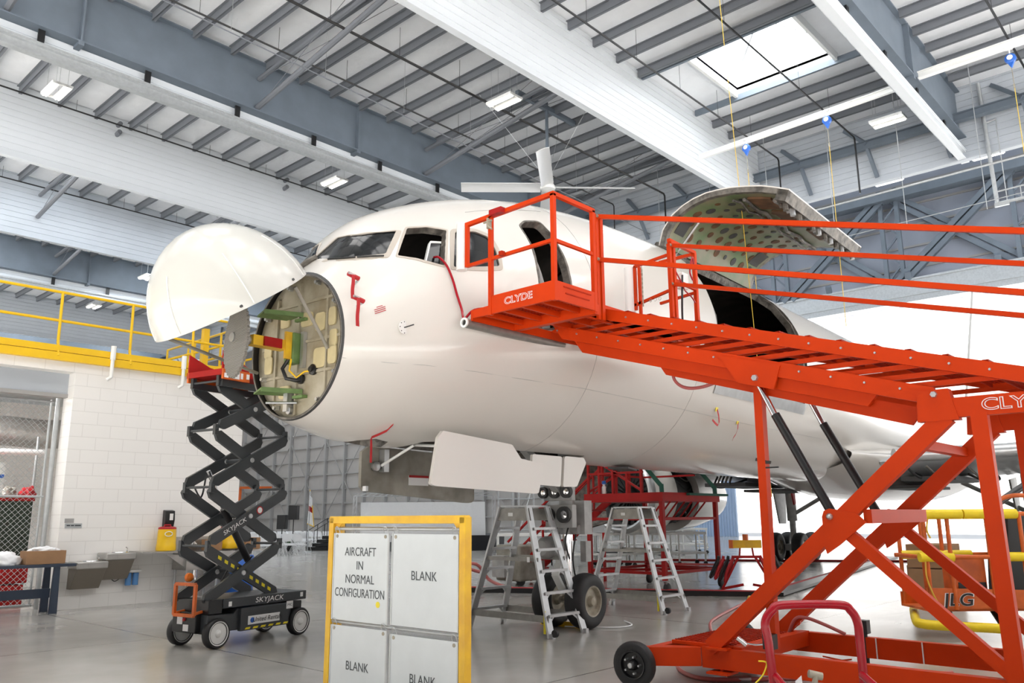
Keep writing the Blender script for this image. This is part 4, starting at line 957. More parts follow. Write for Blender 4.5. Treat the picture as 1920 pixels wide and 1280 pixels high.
# self levelling treads: perforated plate on two level arms
first = None
for i in range(19):
    y = 5.346 - .2922 * (i + .45); z = zu(y)
    if y < YB + .3: break
    P0 = V((0, y, z + .035))
    if first is None:
        mb = MB(); w_ = XF - XN - .1; xm = (XF + XN) / 2
        for k in range(7): mb.box((xm, (-.105 + k * .035), 0), (w_, .016, .012))
        for k in range(24): mb.box((xm - w_ / 2 + .03 + k * (w_ - .06) / 23, 0, 0), (.018, .24, .010))
        mb.box((xm, .13, -.012), (w_, .012, .05)); mb.box((xm, -.13, -.012), (w_, .012, .05)); mb.box((xm, -.12, .012), (w_, .05, .014))
        first = mb.build('tread', 'clyded', CS, local=True, smooth=0)
        first.location = V((-8.1, y - 3.0, z + .03)); proto_t = first
        arms = []
        for X in (XN + .04, XF - .04):
            mb = MB(); mb.prism([V((X, -.12, .022)), V((X, .93, .022)), V((X, .98, 0)), V((X, .93, -.022)), V((X, -.12, -.022))], (.02, 0, 0)); a = mb.build('levelling_arm', 'clyde', CS, local=True, smooth=0); a.location = V((-8.1, y - 3.0, z - .02)); arms.append(a)
    else:
        t = first.copy(); COL.objects.link(t); t.parent = CS; t.location = V((-8.1, y - 3.0, z + .03))
        if y > 1.3:
            for a in arms: b = a.copy(); COL.objects.link(b); b.parent = CS; b.location = V((-8.1, y - 3.0, z - .02))
# platform deck and kick plates
def deck(x0, x1, y0, y1, z):
    mb = MB(); 
    n = int((y1 - y0) / .05)
    for k in range(n): yy = y0 + (k + .5) * (y1 - y0) / n; mb.box(((x0 + x1) / 2, yy, z), (x1 - x0, .022, .012))
    m = int((x1 - x0) / .05)
    for k in range(m): xx = x0 + (k + .5) * (x1 - x0) / m; mb.box((xx, (y0 + y1) / 2, z), (.026, y1 - y0, .010))
    return cb(mb, 'deck_grating', 'clyded', smooth=0)
deck(6.17, 6.85, 5.06, 6.2, 3.84); deck(6.88, 8.85, 5.36, 6.14, 3.90); deck(8.9, 9.5, 5.36, 5.95, 3.92)
for k in range(4): y = 5.25 + k * .27; mb = MB(); mb.box((6.5, y, 3.79), (.66, .03, .06)); cb(mb, 'cross_rib')
mb = MB(); mb.prism([V((6.125, 5.04, 3.75)), V((6.125, 6.22, 3.75)), V((6.125, 6.22, 3.84)), V((6.125, 5.93, 3.85)), V((6.125, 5.90, 3.95)), V((6.125, 5.04, 3.95))], (.03, 0, 0)); kp = cb(mb, 'kick_plate')
mb = MB(); mb.rbox((6.12, 5.02, 3.75), (6.84, 5.05, 3.95)); k2_ = cb(mb, 'kick_plate')
mb = MB(); mb.box((6.49, 5.017, 3.905), (.46, .006, .012)); mb.box((6.49, 5.017, 3.84), (.40, .006, .012)); cb(mb, 'stiffening_rib', 'clyded', k2_)
mb = MB(); mb.rbox((6.12, 6.19, 3.72), (9.4, 6.22, 3.82)); cb(mb, 'front_beam')
mb = MB(); mb.rbox((6.80, 5.03, 3.72), (6.88, 6.2, 3.83)); cb(mb, 'side_beam')
mb = MB(); mb.rbox((6.88, 5.33, 3.78), (9.52, 5.37, 3.98)); cb(mb, 'kick_plate')
mb = MB(); mb.rbox((9.5, 5.35, 3.86), (9.53, 6.0, 4.10)); cb(mb, 'kick_plate')
for y in (5.35, 5.62, 5.9): mb = MB(); mb.box((7.85, y, 3.83), (1.95, .04, .07)); cb(mb, 'cross_rib')
lettering('CLYDE', .075, (6.122, 5.52, 3.85), (0, -1, 0), (0, 0, 1), 'decalw', 'lettering', CS, squeeze=1.25, outline=.035)
lettering('CLYDE', .075, (6.1195, 5.52, 3.85), (0, -1, 0), (0, 0, 1), 'clyde', 'lettering', CS, squeeze=1.25, outline=-.012, ext=.001)
# platform railings
zt = 4.88
def rail(name, pts, w_=.045): mb = MB(); [mb.bar(a, b, w_, w_) for a, b in zip(pts, pts[1:])]; return cb(mb, name)
rail('corner_post', [(6.14, 5.04, 3.74), (6.14, 5.04, zt)]); rail('corner_post', [(6.14, 5.93, 3.74), (6.14, 5.93, zt - .02)]); rail('corner_post', [(6.81, 5.04, 3.74), (6.81, 5.04, zt)])
rail('top_rail', [(6.14, 5.02, zt), (6.14, 6.32, zt - .02)]); rail('top_rail', [(6.12, 5.04, zt), (6.83, 5.04, zt)])
rail('mid_rail', [(6.14, 5.04, 4.38), (6.14, 6.30, 4.37)], .035); rail('mid_rail', [(6.14, 5.04, 4.38), (6.81, 5.04, 4.38)], .035)
rail('gate_end', [(6.14, 6.30, 4.36), (6.14, 6.30, zt)], .04)
mb = MB(); mb.tube((6.14, 6.39, 4.34), (6.14, 6.39, zt + .01), .062, 16); cb(mb, 'foam_roller', 'white')
mb = MB(); mb.bar((6.09, 5.88, zt - .01), (6.09, 5.70, zt - .01), .07, .06); cb(mb, 'rail_bracket', 'red')
mb = MB(); mb.tube((6.09, 5.93, 4.83), (6.09, 5.93, 4.72), .014); mb.tube((6.09, 5.93, 4.74), (6.07, 5.85, 4.68), .01); mb.tube((6.09, 5.99, 4.79), (6.09, 5.87, 4.79), .012); mb.box((6.1, 5.92, 4.76), (.03, .05, .1)); cb(mb, 'spring_latch', 'hub')
mb = MB(); mb.box((6.09, 5.72, 4.375), (.05, .05, .05)); cb(mb, 'rail_clamp', 'clyded')
# long foam bumper along the front edge
mb = MB(); mb.lathe((6.06, 6.26, 3.70), (1, 0, 0), [(0, .035), (0, .055), (1.7, .055), (1.7, .035)], 20, closed=True); cb(mb, 'front_bumper', 'alud')
mb = MB(); mb.lathe((6.05, 6.26, 3.70), (1, 0, 0), [(0, .034), (0, .056), (.02, .056), (.02, .034)], 20, closed=True); cb(mb, 'bumper_end_ring', 'white')
mb = MB(); mb.tube((6.2, 6.24, 3.79), (6.2, 6.225, 3.79), .02); mb.tube((6.45, 6.24, 3.78), (6.45, 6.225, 3.78), .02); cb(mb, 'pin', 'black')
# stair rails
for X, zp in ((7.25, 5.03), (8.84, 5.07)):
    Xr = X
    mb = MB(); mb.bar((X, 5.32, 3.78), (X, 5.32, zp), .05, .05); mb.bar((X + .06, 5.30, 3.78), (X + .06, 5.30, zp - .05), .04, .05); cb(mb, 'stair_post')
    dz = -.285
    for off in (0, -.52):
        z0 = zp - .02 + off; mb = MB(); mb.bar((X + .03, 5.30, z0), (X + .03 + (.20 if X < 8 else 0), YB, z0 + (YB - 5.3) * .283), .04, .05); h_ = cb(mb, 'handrail')
        mb = MB(); mb.tube((X - .02, 5.30, z0), (X + .09, 5.30, z0), .02, 8); cb(mb, 'pivot_bolt', 'hub', h_)
rail('corner_post', [(9.52, 5.35, 3.9), (9.52, 5.35, 5.12)], .05); rail('corner_post', [(8.95, 5.35, 3.8), (8.93, 5.35, 5.14)], .06)
rail('top_rail', [(8.88, 5.35, 5.14), (9.54, 5.35, 5.12)]); rail('mid_rail', [(8.88, 5.35, 4.62), (9.52, 5.35, 4.60)], .04)
rail('top_rail', [(9.52, 5.35, 5.10), (9.52, 5.9, 5.10)], .04); rail('top_rail', [(8.85, 5.36, 4.93), (8.85, 5.88, 4.88)], .035); rail('mid_rail', [(8.85, 5.36, 4.45), (8.85, 5.88, 4.35)], .035); rail('mid_rail', [(9.5, 5.36, 4.55), (9.5, 5.9, 4.5)], .035)
rail('gate_end', [(8.85, 5.80, 3.9), (8.85, 5.80, 4.86)], .035); rail('gate_end', [(8.85, 5.87, 4.28), (8.85, 5.87, 4.88)], .035)
mb = MB(); mb.tube((8.85, 5.96, 4.26), (8.85, 5.96, 4.88), .07, 16); cb(mb, 'foam_roller', 'white')
mb = MB()
for k in range(18): c = V((8.79, 5.72, 4.82 - k * .03)); mb.box(c, (.006 if k % 2 else .018, .018 if k % 2 else .006, .034))
cb(mb, 'safety_chain', 'hub')
for k in range(3): mb = MB(); mb.lathe((8.81, 5.62 - k * .07, 4.36), (1, 0, 0), [(0, .018), (.004, .022), (.008, .018)], 10, closed=True); cb(mb, 'ring', 'hub')
mb = MB(); mb.box((9.3, 5.42, 4.68), (.16, .10, .22)); cb(mb, 'control_box', 'white', bevel=.01)
mb = MB(); mb.path(smoothpath([(8.9, 5.3, 4.75), (9.0, 5.25, 4.55), (9.15, 5.3, 4.5), (9.3, 5.3, 4.45), (9.45, 5.33, 4.4)]), .01); mb.path(smoothpath([(9.45, 5.32, 4.9), (9.35, 5.28, 5.0), (9.3, 5.3, 4.8), (9.4, 5.32, 4.7)]), .012); cb(mb, 'coiled_air_line', 'redc')
mb = MB(); mb.path(smoothpath([(9.1, 5.3, 4.7), (9.0, 5.27, 4.2), (9.05, 5.3, 3.9)]), .014); cb(mb, 'black_cable', 'black')
# red hose drooping under the stairs
mb = MB(); mb.path(smoothpath([(7.7, 4.62, 3.30), (7.7, 4.66, 3.1), (7.7, 4.55, 2.98), (7.7, 4.35, 2.95), (7.7, 4.10, 3.0), (7.7, 3.85, 3.12)]), .018); cb(mb, 'air_hose', 'hose')
# side frame below
zc = 2.47
for X in (7.40, 8.92):
    mb = MB(); mb.bar((X, 2.02, zc), (X, YB, zc), .08, .16); sb = cb(mb, 'side_beam')
    if X < 8: lettering('CLYDE', .095, (X - .043, 1.36, zc + .0), (0, -1, 0), (0, 0, 1), 'decalw', 'lettering', sb, squeeze=1.35, outline=.03); lettering('CLYDE', .095, (X - .046, 1.36, zc + .0), (0, -1, 0), (0, 0, 1), 'clyde', 'lettering', sb, squeeze=1.35, outline=-.012, ext=.001)
    mb = MB(); mb.prism([V((X - .05, 2.10, zc + .16)), V((X - .05, 1.86, zc + .16)), V((X - .05, 1.80, zc - .10)), V((X - .05, 2.12, zc - .10))], (.1, 0, 0)); g_ = cb(mb, 'pivot_bracket')
    mb = MB(); mb.lathe((X - .05, 1.97, zc + .12), (-1, 0, 0), [(0, .03), (.025, .025)], 6); cb(mb, 'pivot_bolt', 'metal', g_)
    mb = MB(); mb.bar((X, 1.90, zc - .06), (X, 4.20, .38), .09, .145, up=(0, 0, 1)); cb(mb, 'diagonal_leg')
    mb = MB(); mb.bar((X, 2.80, 1.46), (X, 1.62, .38), .075, .10); cb(mb, 'cross_strut')
    mb = MB(); mb.bar((X, 1.66, zc - .06), (X, 1.63, .20), .09, .12, up=(0, 1, 0)); cb(mb, 'upright_leg')
    mb = MB(); mb.bar((X, -.7, zc - .06), (X, -.7, .20), .09, .12, up=(0, 1, 0)); cb(mb, 'upright_leg')
    mb = MB(); mb.prism([V((X - .055, 3.00, 1.60)), V((X - .055, 2.98, 1.65)), V((X - .055, 2.93, 1.67)), V((X - .055, 2.70, 1.63)), V((X - .055, 2.62, 1.55)), V((X - .055, 2.86, 1.36)), V((X - .055, 2.98, 1.28)), V((X - .055, 3.0, 1.35))], (.02, 0, 0)); b_ = cb(mb, 'ram_bracket')
    mb = MB(); mb.lathe((X - .055, 2.93, 1.60), (-1, 0, 0), [(0, .03), (.02, .028), (.035, .012)], 10); cb(mb, 'ram_pin', 'metal', b_)
for (y, z, w_, h) in ((2.62, 1.60, .07, .12), (2.18, 2.2, .09, .08)):
    mb = MB(); mb.bar((7.40, y, z), (8.92, y, z), w_, h); cb(mb, 'cross_beam')
for X, lab in ((7.47, 'near'), (8.62, 'far')):
    mb = MB(); mb.tube((X, 3.58, 2.90), (X, 3.40, 2.50), .030, 14); r_ = cb(mb, 'ram_rod', 'chrome')
    mb = MB(); mb.tube((X, 3.42, 2.56), (X, 2.96, 1.64), .043, 16); cb(mb, 'ram_cylinder', 'black')
# vertical mast post with locking pin and strap
mb = MB(); mb.bar((7.52, 3.62, .42), (7.50, 3.58, zl(3.58) - .05), .09, .08, up=(0, 1, 0)); ms = cb(mb, 'mast_post')
mb = MB(); mb.box((7.52, 3.60, 2.13), (.11, .11, .03), Matrix.Rotation(.3, 3, 'X')); mb.bar((7.46, 3.55, 2.06), (7.46, 3.42, 2.06), .015, .015); cb(mb, 'strap', 'black', ms)
# base frame
mb = MB(); mb.bar((7.42, 4.30, .285), (7.42, YB, .285), .09, .19); cb(mb, 'base_beam')
mb = MB(); mb.bar((8.98, 4.45, .285), (8.98, YB, .285), .09, .20); bb_ = cb(mb, 'base_beam')
mb = MB()
for y in (3.2, 2.76): mb.box((8.93, y, .285), (.004, .012, .2))
cb(mb, 'tape_band', 'decalw', bb_)
mb = MB(); mb.prism([V((7.36, 4.30, .20)), V((7.20, 4.50, .20)), V((7.05, 4.72, .20)), V((7.12, 4.78, .20)), V((7.30, 4.62, .20)), V((7.46, 4.34, .20))], (0, 0, .17)); cb(mb, 'front_yoke')
mb = MB(); mb.bar((7.1, 4.74, .28), (8.98, 4.74, .28), .1, .16); cb(mb, 'front_axle_beam')
mb = MB(); mb.rbox((7.30, 4.0, .37), (7.52, 4.22, .39)); mb.rbox((7.30, 4.0, .15), (7.52, 4.22, .17)); mb.tube((7.41, 4.11, .13), (7.41, 4.11, .42), .02); cb(mb, 'lock_plate')
mb = MB(); mb.path([V((7.41, 4.12 + .055 * math.cos(a), .48 + .055 * math.sin(a))) for a in [i * PI / 8 for i in range(17)]], .007); cb(mb, 'ring_pin', 'chrome')
mb = MB(); mb.path([V((8.9, 4.02 + .055 * math.cos(a), .50 + .055 * math.sin(a))) for a in [i * PI / 8 for i in range(17)]], .007); cb(mb, 'ring_pin', 'chrome')
mb = MB(); mb.rbox((7.42, 3.98, .37), (8.66, 4.66, .405)); st = cb(mb, 'step_platform', bevel=.004)
mb = MB()
for k in range(11): mb.box((8.04, 4.02 + k * .06, .408), (1.2, .012, .012))
for k in range(22): mb.box((7.46 + k * .055, 4.32, .408), (.010, .64, .012))
cb(mb, 'step_grip', 'clyded', st)
mb = MB(); mb.rbox((7.42, 3.9, .25), (8.95, 4.0, .40)); cb(mb, 'cross_beam')
for X, y in ((7.42, 3.60), (8.98, 3.32)):
    mb = MB(); mb.tube((X - .02, y, .02), (X - .02, y, .50), .03, 12); mb.tube((X - .02, y, 0), (X - .02, y, .02), .07, 14); mb.rbox((X - .07, y - .05, .42), (X + .03, y + .05, .55)); j_ = cb(mb, 'stabilizer_jack', 'black')
mb = MB(); mb.path([(7.38, 3.62, .46), (7.34, 3.72, .45), (7.33, 3.80, .46)], .008); mb.tube((7.33, 3.80, .44), (7.31, 3.88, .50), .022); cb(mb, 'crank_handle', 'chrome')
mb = MB(); mb.path([(8.9, 3.75, .16), (8.9, 3.55, .14), (8.9, 3.45, .16)], .008); cb(mb, 'pull_handle')
mb = MB(); mb.path(smoothpath([(8.88, 4.1, .36), (8.85, 4.0, .52), (8.86, 3.88, .54), (8.9, 3.7, .48), (8.92, 3.5, .40)]), .018); cb(mb, 'air_hose', 'hose')
# wheels
def rwheel(parent, c, ax, r, w_, name='wheel', rimk='black'):
    c = V(c); ax = V(ax).normalized(); pr = []
    for i in range(13):
        a = PI * i / 12; pr.append((-w_ / 2 * math.cos(a), r * .80 + r * .20 * math.sin(a) ** .4))
    pr = [(-w_ * .42, r * .60)] + pr + [(w_ * .42, r * .60)]
    m1 = MB(); m1.lathe(c, ax, pr, 36, closed=True); ty = m1.build(name, 'tire', parent, smooth=50)
    m1 = MB()
    for sd in (-1, 1): m1.lathe(c + ax * (sd * w_ * .36), ax * sd, [(-.04, r * .62), (.02, r * .62), (.015, r * .56), (-.02, r * .52), (-.02, r * .25), (.02, r * .22), (.04, r * .16), (.045, .01)], 28)
    rm = m1.build('wheel_rim', rimk, ty)
    m1 = MB(); d_, s_, u_ = basis(ax)
    for sd in (-1, 1):
        m1.lathe(c + ax * (sd * (w_ * .36 + .03)), ax * sd, [(0, r * .13), (.03, r * .11), (.04, .01)], 14)
    m1.build('hub_cap', 'metal', ty)
    for i in range(5):
        a = 2 * PI * i / 5; q = c - ax * (w_ * .36 - .0) * (1 if ax.x > 0 or ax.y > 0 else 1) + s_ * (r * .36 * math.cos(a)) + u_ * (r * .36 * math.sin(a)); m1 = MB(); m1.lathe(q, -ax, [(-.02, .012), (.035, .010)], 6); m1.build('lug_nut', 'metal', ty)
    return ty
rwheel(CS, (6.96, 4.80, .215), (1, .12, 0), .215, .11)
rwheel(CS, (9.10, 4.80, .215), (1, 0, 0), .215, .11)
rwheel(CS, (7.25, YB + .1, .215), (1, 0, 0), .215, .11); rwheel(CS, (9.15, YB + .1, .215), (1, 0, 0), .215, .11)

# air hose on the floor
t = thing('air_hose', 'dusty red air hose snaking on the concrete floor under the stand', 'hose', (9, 5.2, 0))
P = [(15.0, 7.65, .03), (13.4, 7.2, .022), (11.9, 6.72, .022), (11.0, 6.25, .022), (10.2, 5.75, .022), (9.0, 5.35, .022), (8.2, 5.08, .022), (7.78, 4.72, .022), (7.70, 4.42, .022), (7.95, 4.10, .022), (8.3, 3.8, .022), (8.8, 3.3, .022), (9.6, 2.7, .022)]
MB().path(smoothpath(P, 8), .022, 8).build('hose_line', 'hose', t)
MB().tube((7.80, 4.28, .024), (7.95, 4.10, .024), .03).build('coupling', 'metal', t)
MB().tube((14.9, 7.6, .05), (15.2, 7.75, .05), .05).build('coupling', 'yellow', t)

# crimson tube cart in the foreground
t = thing('hand_cart', 'crimson tubular cart handle with brass valve in the right foreground', 'cart', (4.45, 1.95, 0))
A, B_ = V((4.262, 2.062, .70)), V((4.566, 1.722, .70))
ux = (B_ - A).normalized()
top = 1.148
P = [A + V((0, 0, -.1)), A + V((-.02, .01, .25)), A + V((-.025, .02, .36)), A + ux * .015 + V((-.01, 0, .425)), A + ux * .07 + V((0, 0, .45)), B_ - ux * .09 + V((0, 0, .45)), B_ - ux * .03 + V((0, 0, .42)), B_ + V((0, 0, .36)), B_ + V((.01, 0, .25)), B_ + V((.02, 0, -.1))]
MB().path([V((A.x, A.y, .15))] + smoothpath(P, 5) + [V((B_.x, B_.y, .15))], .0225, 14).build('handle', 'redc', t)
fw = V((-.74, -.67, 0)); 
for o in (A, B_): MB().tube(o + V((0, 0, .10)), o + fw * .45 + ux * .0 + V((0, 0, .02)), .02, 12).build('side_tube', 'redc', t)
mb = MB(); mb.rbox((-.35, -.3, -.01), (.35, .3, .01)); mb.v = [tuple(V((4.15, 1.65, .17)) + ux * p[0] + fw * p[1]) + () if False else tuple(V((4.15, 1.62, .17)) + ux * p[0] + fw * p[1] + V((0, 0, p[2]))) for p in mb.v]; mb.build('deck_plate', 'redc', t)
for s in (-.2, .2): rwheel(t, V((4.3, 1.8, .12)) + ux * s * 1.3, ux, .12, .06)
mb = MB(); c = V((4.30, 1.88, .72)); mb.tube(c, c + V((.03, -.01, .09)), .014); mb.tube(c + V((.015, .02, .10)), c + V((.06, -.03, .085)), .02); mb.build('brass_valve', 'hub', t)
mb = MB(); mb.tube((4.28, 1.86, .18), (4.28, 1.86, .66), .10, 20, .10); mb.tube((4.28, 1.86, .66), (4.28, 1.86, .73), .08, 20, .02); mb.build('gas_bottle', 'gear', t)
mb = MB(); mb.prism([c + V(q) for q in ((-.02, .04, .0), (-.03, .07, .02), (-.02, .08, .06), (-.01, .05, .09))], (.004, 0, 0)); mb.build('paper_tag', 'cloth', t)
MB().path(smoothpath([A + V((-.05, .06, .17)), A + V((-.02, .03, .16)), A + V((-.03, .05, .10)), A + V((-.06, .08, .06))]), .004).build('tie_string', 'decaly', t)
# ------------------------------------------------------------------ scissor lift
SA = math.radians(12)
SJ = thing('scissor_lift', 'raised charcoal scissor lift with red platform in front of the white wall', 'scissor lift', (5.5, 10.2, 0), SA)
def sj(mb, name, mk='skyj', par=None, **k): return mb.build(name, mk, par or SJ, local=True, **k)
mb = MB(); mb.prism([V(p) for p in ((-.12, .03, .20), (1.32, .03, .16), (1.32, .03, .44), (.36, .03, .46), (.30, .03, .40), (-.12, .03, .42))], (0, .66, 0)); bd_ = sj(mb, 'chassis', bevel=.01)
mb = MB(); mb.rbox((.10, .0, .48), (1.58, .72, .60)); sj(mb, 'base_frame', bevel=.008)
mb = MB(); mb.rbox((.38, -.02, .17), (1.24, .04, .46)); dp_ = sj(mb, 'battery_tray', bevel=.008)
mb = MB()
for k in range(6): mb.prism([V((.45 + k * .135, -.023, .185)), V((.53 + k * .135, -.023, .185)), V((.55 + k * .135, -.023, .21)), V((.47 + k * .135, -.023, .21))], (0, -.003, 0))
sj(mb, 'hazard_stripe', 'decaly', dp_)
mb = MB(); mb.rbox((.50, -.026, .24), (1.06, -.021, .35)); sj(mb, 'rental_decal', 'decalw', dp_)
mb = MB(); mb.lathe((.57, -.027, .295), (0, -1, 0), [(0, .034), (.002, .034)], 20); sj(mb, 'rental_logo', 'blue', dp_)
F_ = frame_of(SJ)
def sjt(txt, h, c, nm, mk, par, sq=1, shear=0, side=0, xd=V((1, 0, 0)), yd=V((0, 0, 1))): return lettering(txt, h, F_ @ V(c), (F_.to_3x3() @ xd), (F_.to_3x3() @ yd), mk, nm, par, squeeze=sq, shear=shear, ext=.001)
sjt('United Rentals', .062, (.83, -.029, .295), 'lettering', 'black', dp_, 1.0, .2)
sjt('SKYJACK', .068, (.88, -.004, .54), 'lettering', 'decalw', bd_, 1.35, .15)
mb = MB(); mb.rbox((.18, -.004, .50), (.23, 0, .56)); mb.rbox((1.46, -.004, .52), (1.51, 0, .58)); mb.rbox((1.18, -.026, .38), (1.30, -.02, .48)); sj(mb, 'small_decal', 'decalw', bd_)
sjt('MC', .035, (1.24, -.028, .43), 'lettering', 'ink', bd_, 1.3)
mb = MB(); mb.rbox((-.12, .02, .42), (.10, .70, .60)); mb.rbox((-.2, .15, .2), (-.1, .6, .45)); sj(mb, 'end_cabinet', 'black', bevel=.01)
mb = MB()
for z in (.42, .80): mb.bar((-.26, .12, z), (-.26, .50, z), .035, .04)
for y in (.12, .50): mb.bar((-.26, y, .42), (-.26, y, .80), .04, .035)
mb.bar((-.24, .48, .44), (-.10, .48, .46), .03, .03); mb.bar((-.24, .14, .44), (-.1, .14, .46), .03, .03); sj(mb, 'red_guard_frame', 'orange')
mb = MB(); mb.rbox((-.206, .40, .30), (-.20, .50, .40)); mb.rbox((-.206, .28, .22), (-.2, .38, .30)); sj(mb, 'label_plate', 'decalw')
mb = MB(); mb.lathe((-.2, .36, .36), (-1, 0, 0), [(0, .02), (.02, .02)], 10); sj(mb, 'stop_button', 'redtape')
def sjw(c):
    m1 = MB(); m1.lathe(c, (0, 1, 0), [(-.055, .13), (-.055, .176), (-.04, .187), (.04, .187), (.055, .176), (.055, .13)], 36, closed=True); ty = sj(m1, 'wheel', 'tire')
    m1 = MB(); m1.lathe(V(c) - V((0, .05, 0)), (0, -1, 0), [(-.09, .150), (.010, .150), (.006, .138), (-.004, .13), (-.004, .05), (.010, .045), (.02, .03), (.02, .005)], 32); sj(m1, 'wheel_rim', 'white', ty)
for x, y in ((0.02, .02), (1.46, .02), (.02, .70), (1.46, .70)): sjw((x, y, .186))
mb = MB(); mb.tube((.02, .02, .186), (.02, .7, .186), .03); mb.tube((1.46, .02, .186), (1.46, .7, .186), .03); mb.box((1.44, .3, .36), (.2, .5, .2)); sj(mb, 'axle', 'black')
NZ = [.58, 1.27, 2.03, 2.79, 3.45]
for side, y in (('near', .10), ('far', .62)):
    L = [-.13 + .0, -.10, -.12, -.07, -.08]; Rr = [1.16, 1.10, 1.20, 1.16, 1.12]
    for i in range(4):
        for a, b, yy, nm in ((L[i], Rr[i + 1], y, 'l'), (Rr[i], L[i + 1], y + .06, 'r')):
            z0 = NZ[i] + (.045 if i else 0); z1 = NZ[i + 1] - .045
            p, q = V((a, yy, z0)), V((b, yy, z1)); d = (q - p).normalized(); u_ = V((-d.z, 0, d.x)) if d.x > 0 else V((d.z, 0, -d.x)); w_ = .072
            up_ = u_ if u_.z > 0 else -u_
            mb = MB(); ix = .10 * (1 if d.x > 0 else 1)
            mb.prism([p - up_ * w_ + d * .07, q - up_ * w_ - d * .07, q + d * .0 - up_ * .02, q + d * .0 + up_ * .02, q + up_ * w_ - d * .05, p + up_ * w_ + d * .05, p + up_ * .02, p - up_ * .02], (0, .045, 0)); ar = sj(mb, 'scissor_arm', 'skyj', smooth=0)
            m = (p + q) / 2; mb = MB(); mb.lathe(m, (0, -1, 0), [(0, .035), (.012, .03)], 14); sj(mb, 'pivot_pin', 'metal', ar)
            if side == 'near' and i == 0 and nm == 'r':
                for k in range(9):
                    c = p.lerp(q, .12 + k * .088); e = d * .04; mb = MB(); mb.prism([c - e - up_ * .02 + V((0, -.001, 0)), c + e * .6 - up_ * .02 + V((0, -.001, 0)), c + e + up_ * .02 + V((0, -.001, 0)), c - e * .6 + up_ * .02 + V((0, -.001, 0))], (0, -.003, 0)); sj(mb, 'hazard_stripe', 'decaly', ar)
            if side == 'near' and i == 1 and nm == 'l':
                c = p.lerp(q, .30); sjt('SKYJACK', .060, c + V((0, -.004, 0)), 'lettering', 'decalw', ar, 1.25, .1, xd=d, yd=up_)
                mb = MB(); mb.lathe(p.lerp(q, .62) + V((0, -.002, 0)), (0, -1, 0), [(0, .055), (.003, .055)], 20); wp = sj(mb, 'warning_decal', 'redtape', ar)
                mb = MB(); mb.lathe(p.lerp(q, .62) + V((0, -.005, 0)), (0, -1, 0), [(0, .04), (.002, .04)], 20); sj(mb, 'warning_symbol', 'decalw', ar)
for i in range(1, 5):
    for x in (-.10, 1.14):
        mb = MB(); mb.tube((x, .1, NZ[i]), (x, .68, NZ[i]), .018); mb.box((x, .14, NZ[i]), (.06, .05, .14)); mb.box((x, .66, NZ[i]), (.06, .05, .14)); sj(mb, 'cross_tube', 'skyj')
    mb = MB(); mb.tube((.53, .1, (NZ[i] + NZ[i - 1]) / 2), (.53, .68, (NZ[i] + NZ[i - 1]) / 2), .03); sj(mb, 'centre_tube', 'skyj')
mb = MB(); mb.tube((.80, .38, 1.05), (.32, .38, 1.75), .05, 16); lc = sj(mb, 'lift_cylinder', 'black')
mb = MB(); mb.tube((.32, .38, 1.75), (.02, .38, 2.25), .03, 14); sj(mb, 'cylinder_rod', 'chrome', lc)
mb = MB(); mb.path(smoothpath([(.8, .3, 1.1), (.55, .25, .95), (.4, .25, 1.0), (.2, .2, .8)]), .012); sj(mb, 'hydraulic_hose', 'black'); mb = MB(); mb.path(smoothpath([(-.1, .5, 2.05), (-.05, .4, 1.9), (.05, .45, 2.2)]), .012); sj(mb, 'hydraulic_hose', 'black')
mb = MB(); mb.lathe((.0, .60, .86), (0, -1, 0), [(0, .06), (.04, .055), (.06, .03), (.065, .005)], 20); sj(mb, 'amber_beacon', 'amber')
mb = MB(); mb.rbox((-.16, .02, 3.52), (1.3, .74, 3.60)); pf = sj(mb, 'platform_deck', 'red')
mb = MB(); mb.rbox((-.16, .0, 3.46), (.30, .03, 3.60)); mb.rbox((-.16, .70, 3.46), (.9, .73, 3.60)); sj(mb, 'platform_skirt', 'orange', pf)
mb = MB(); mb.prism([V(p) for p in ((-.16, .02, 3.6), (-.16, .02, 3.85), (-.02, .02, 3.80), (.30, .02, 3.66), (.30, .02, 3.6))], (0, .02, 0)); sj(mb, 'toe_board', 'red', pf); mb = MB(); mb.prism([V(p) for p in ((-.16, .70, 3.6), (-.16, .70, 3.85), (.2, .70, 3.72), (.9, .70, 3.66), (.9, .7, 3.6))], (0, .02, 0)); sj(mb, 'toe_board', 'red', pf)
mb = MB(); mb.rbox((-.14, -.004, 3.48), (-.07, -.001, 3.54)); mb.rbox((.0, -.004, 3.48), (.12, -.001, 3.58)); mb.rbox((.14, -.004, 3.49), (.18, -.001, 3.57)); mb.rbox((.24, -.004, 3.5), (.29, -.001, 3.57)); sj(mb, 'decal_strip', 'decalw', pf); SPLIT.append('decal_strip')
mb = MB(); mb.bar((-.1, .1, 3.42), (1.15, .1, 3.42), .05, .09); mb.bar((-.1, .66, 3.42), (1.15, .66, 3.42), .05, .09); sj(mb, 'upper_rail_beam', 'skyj')

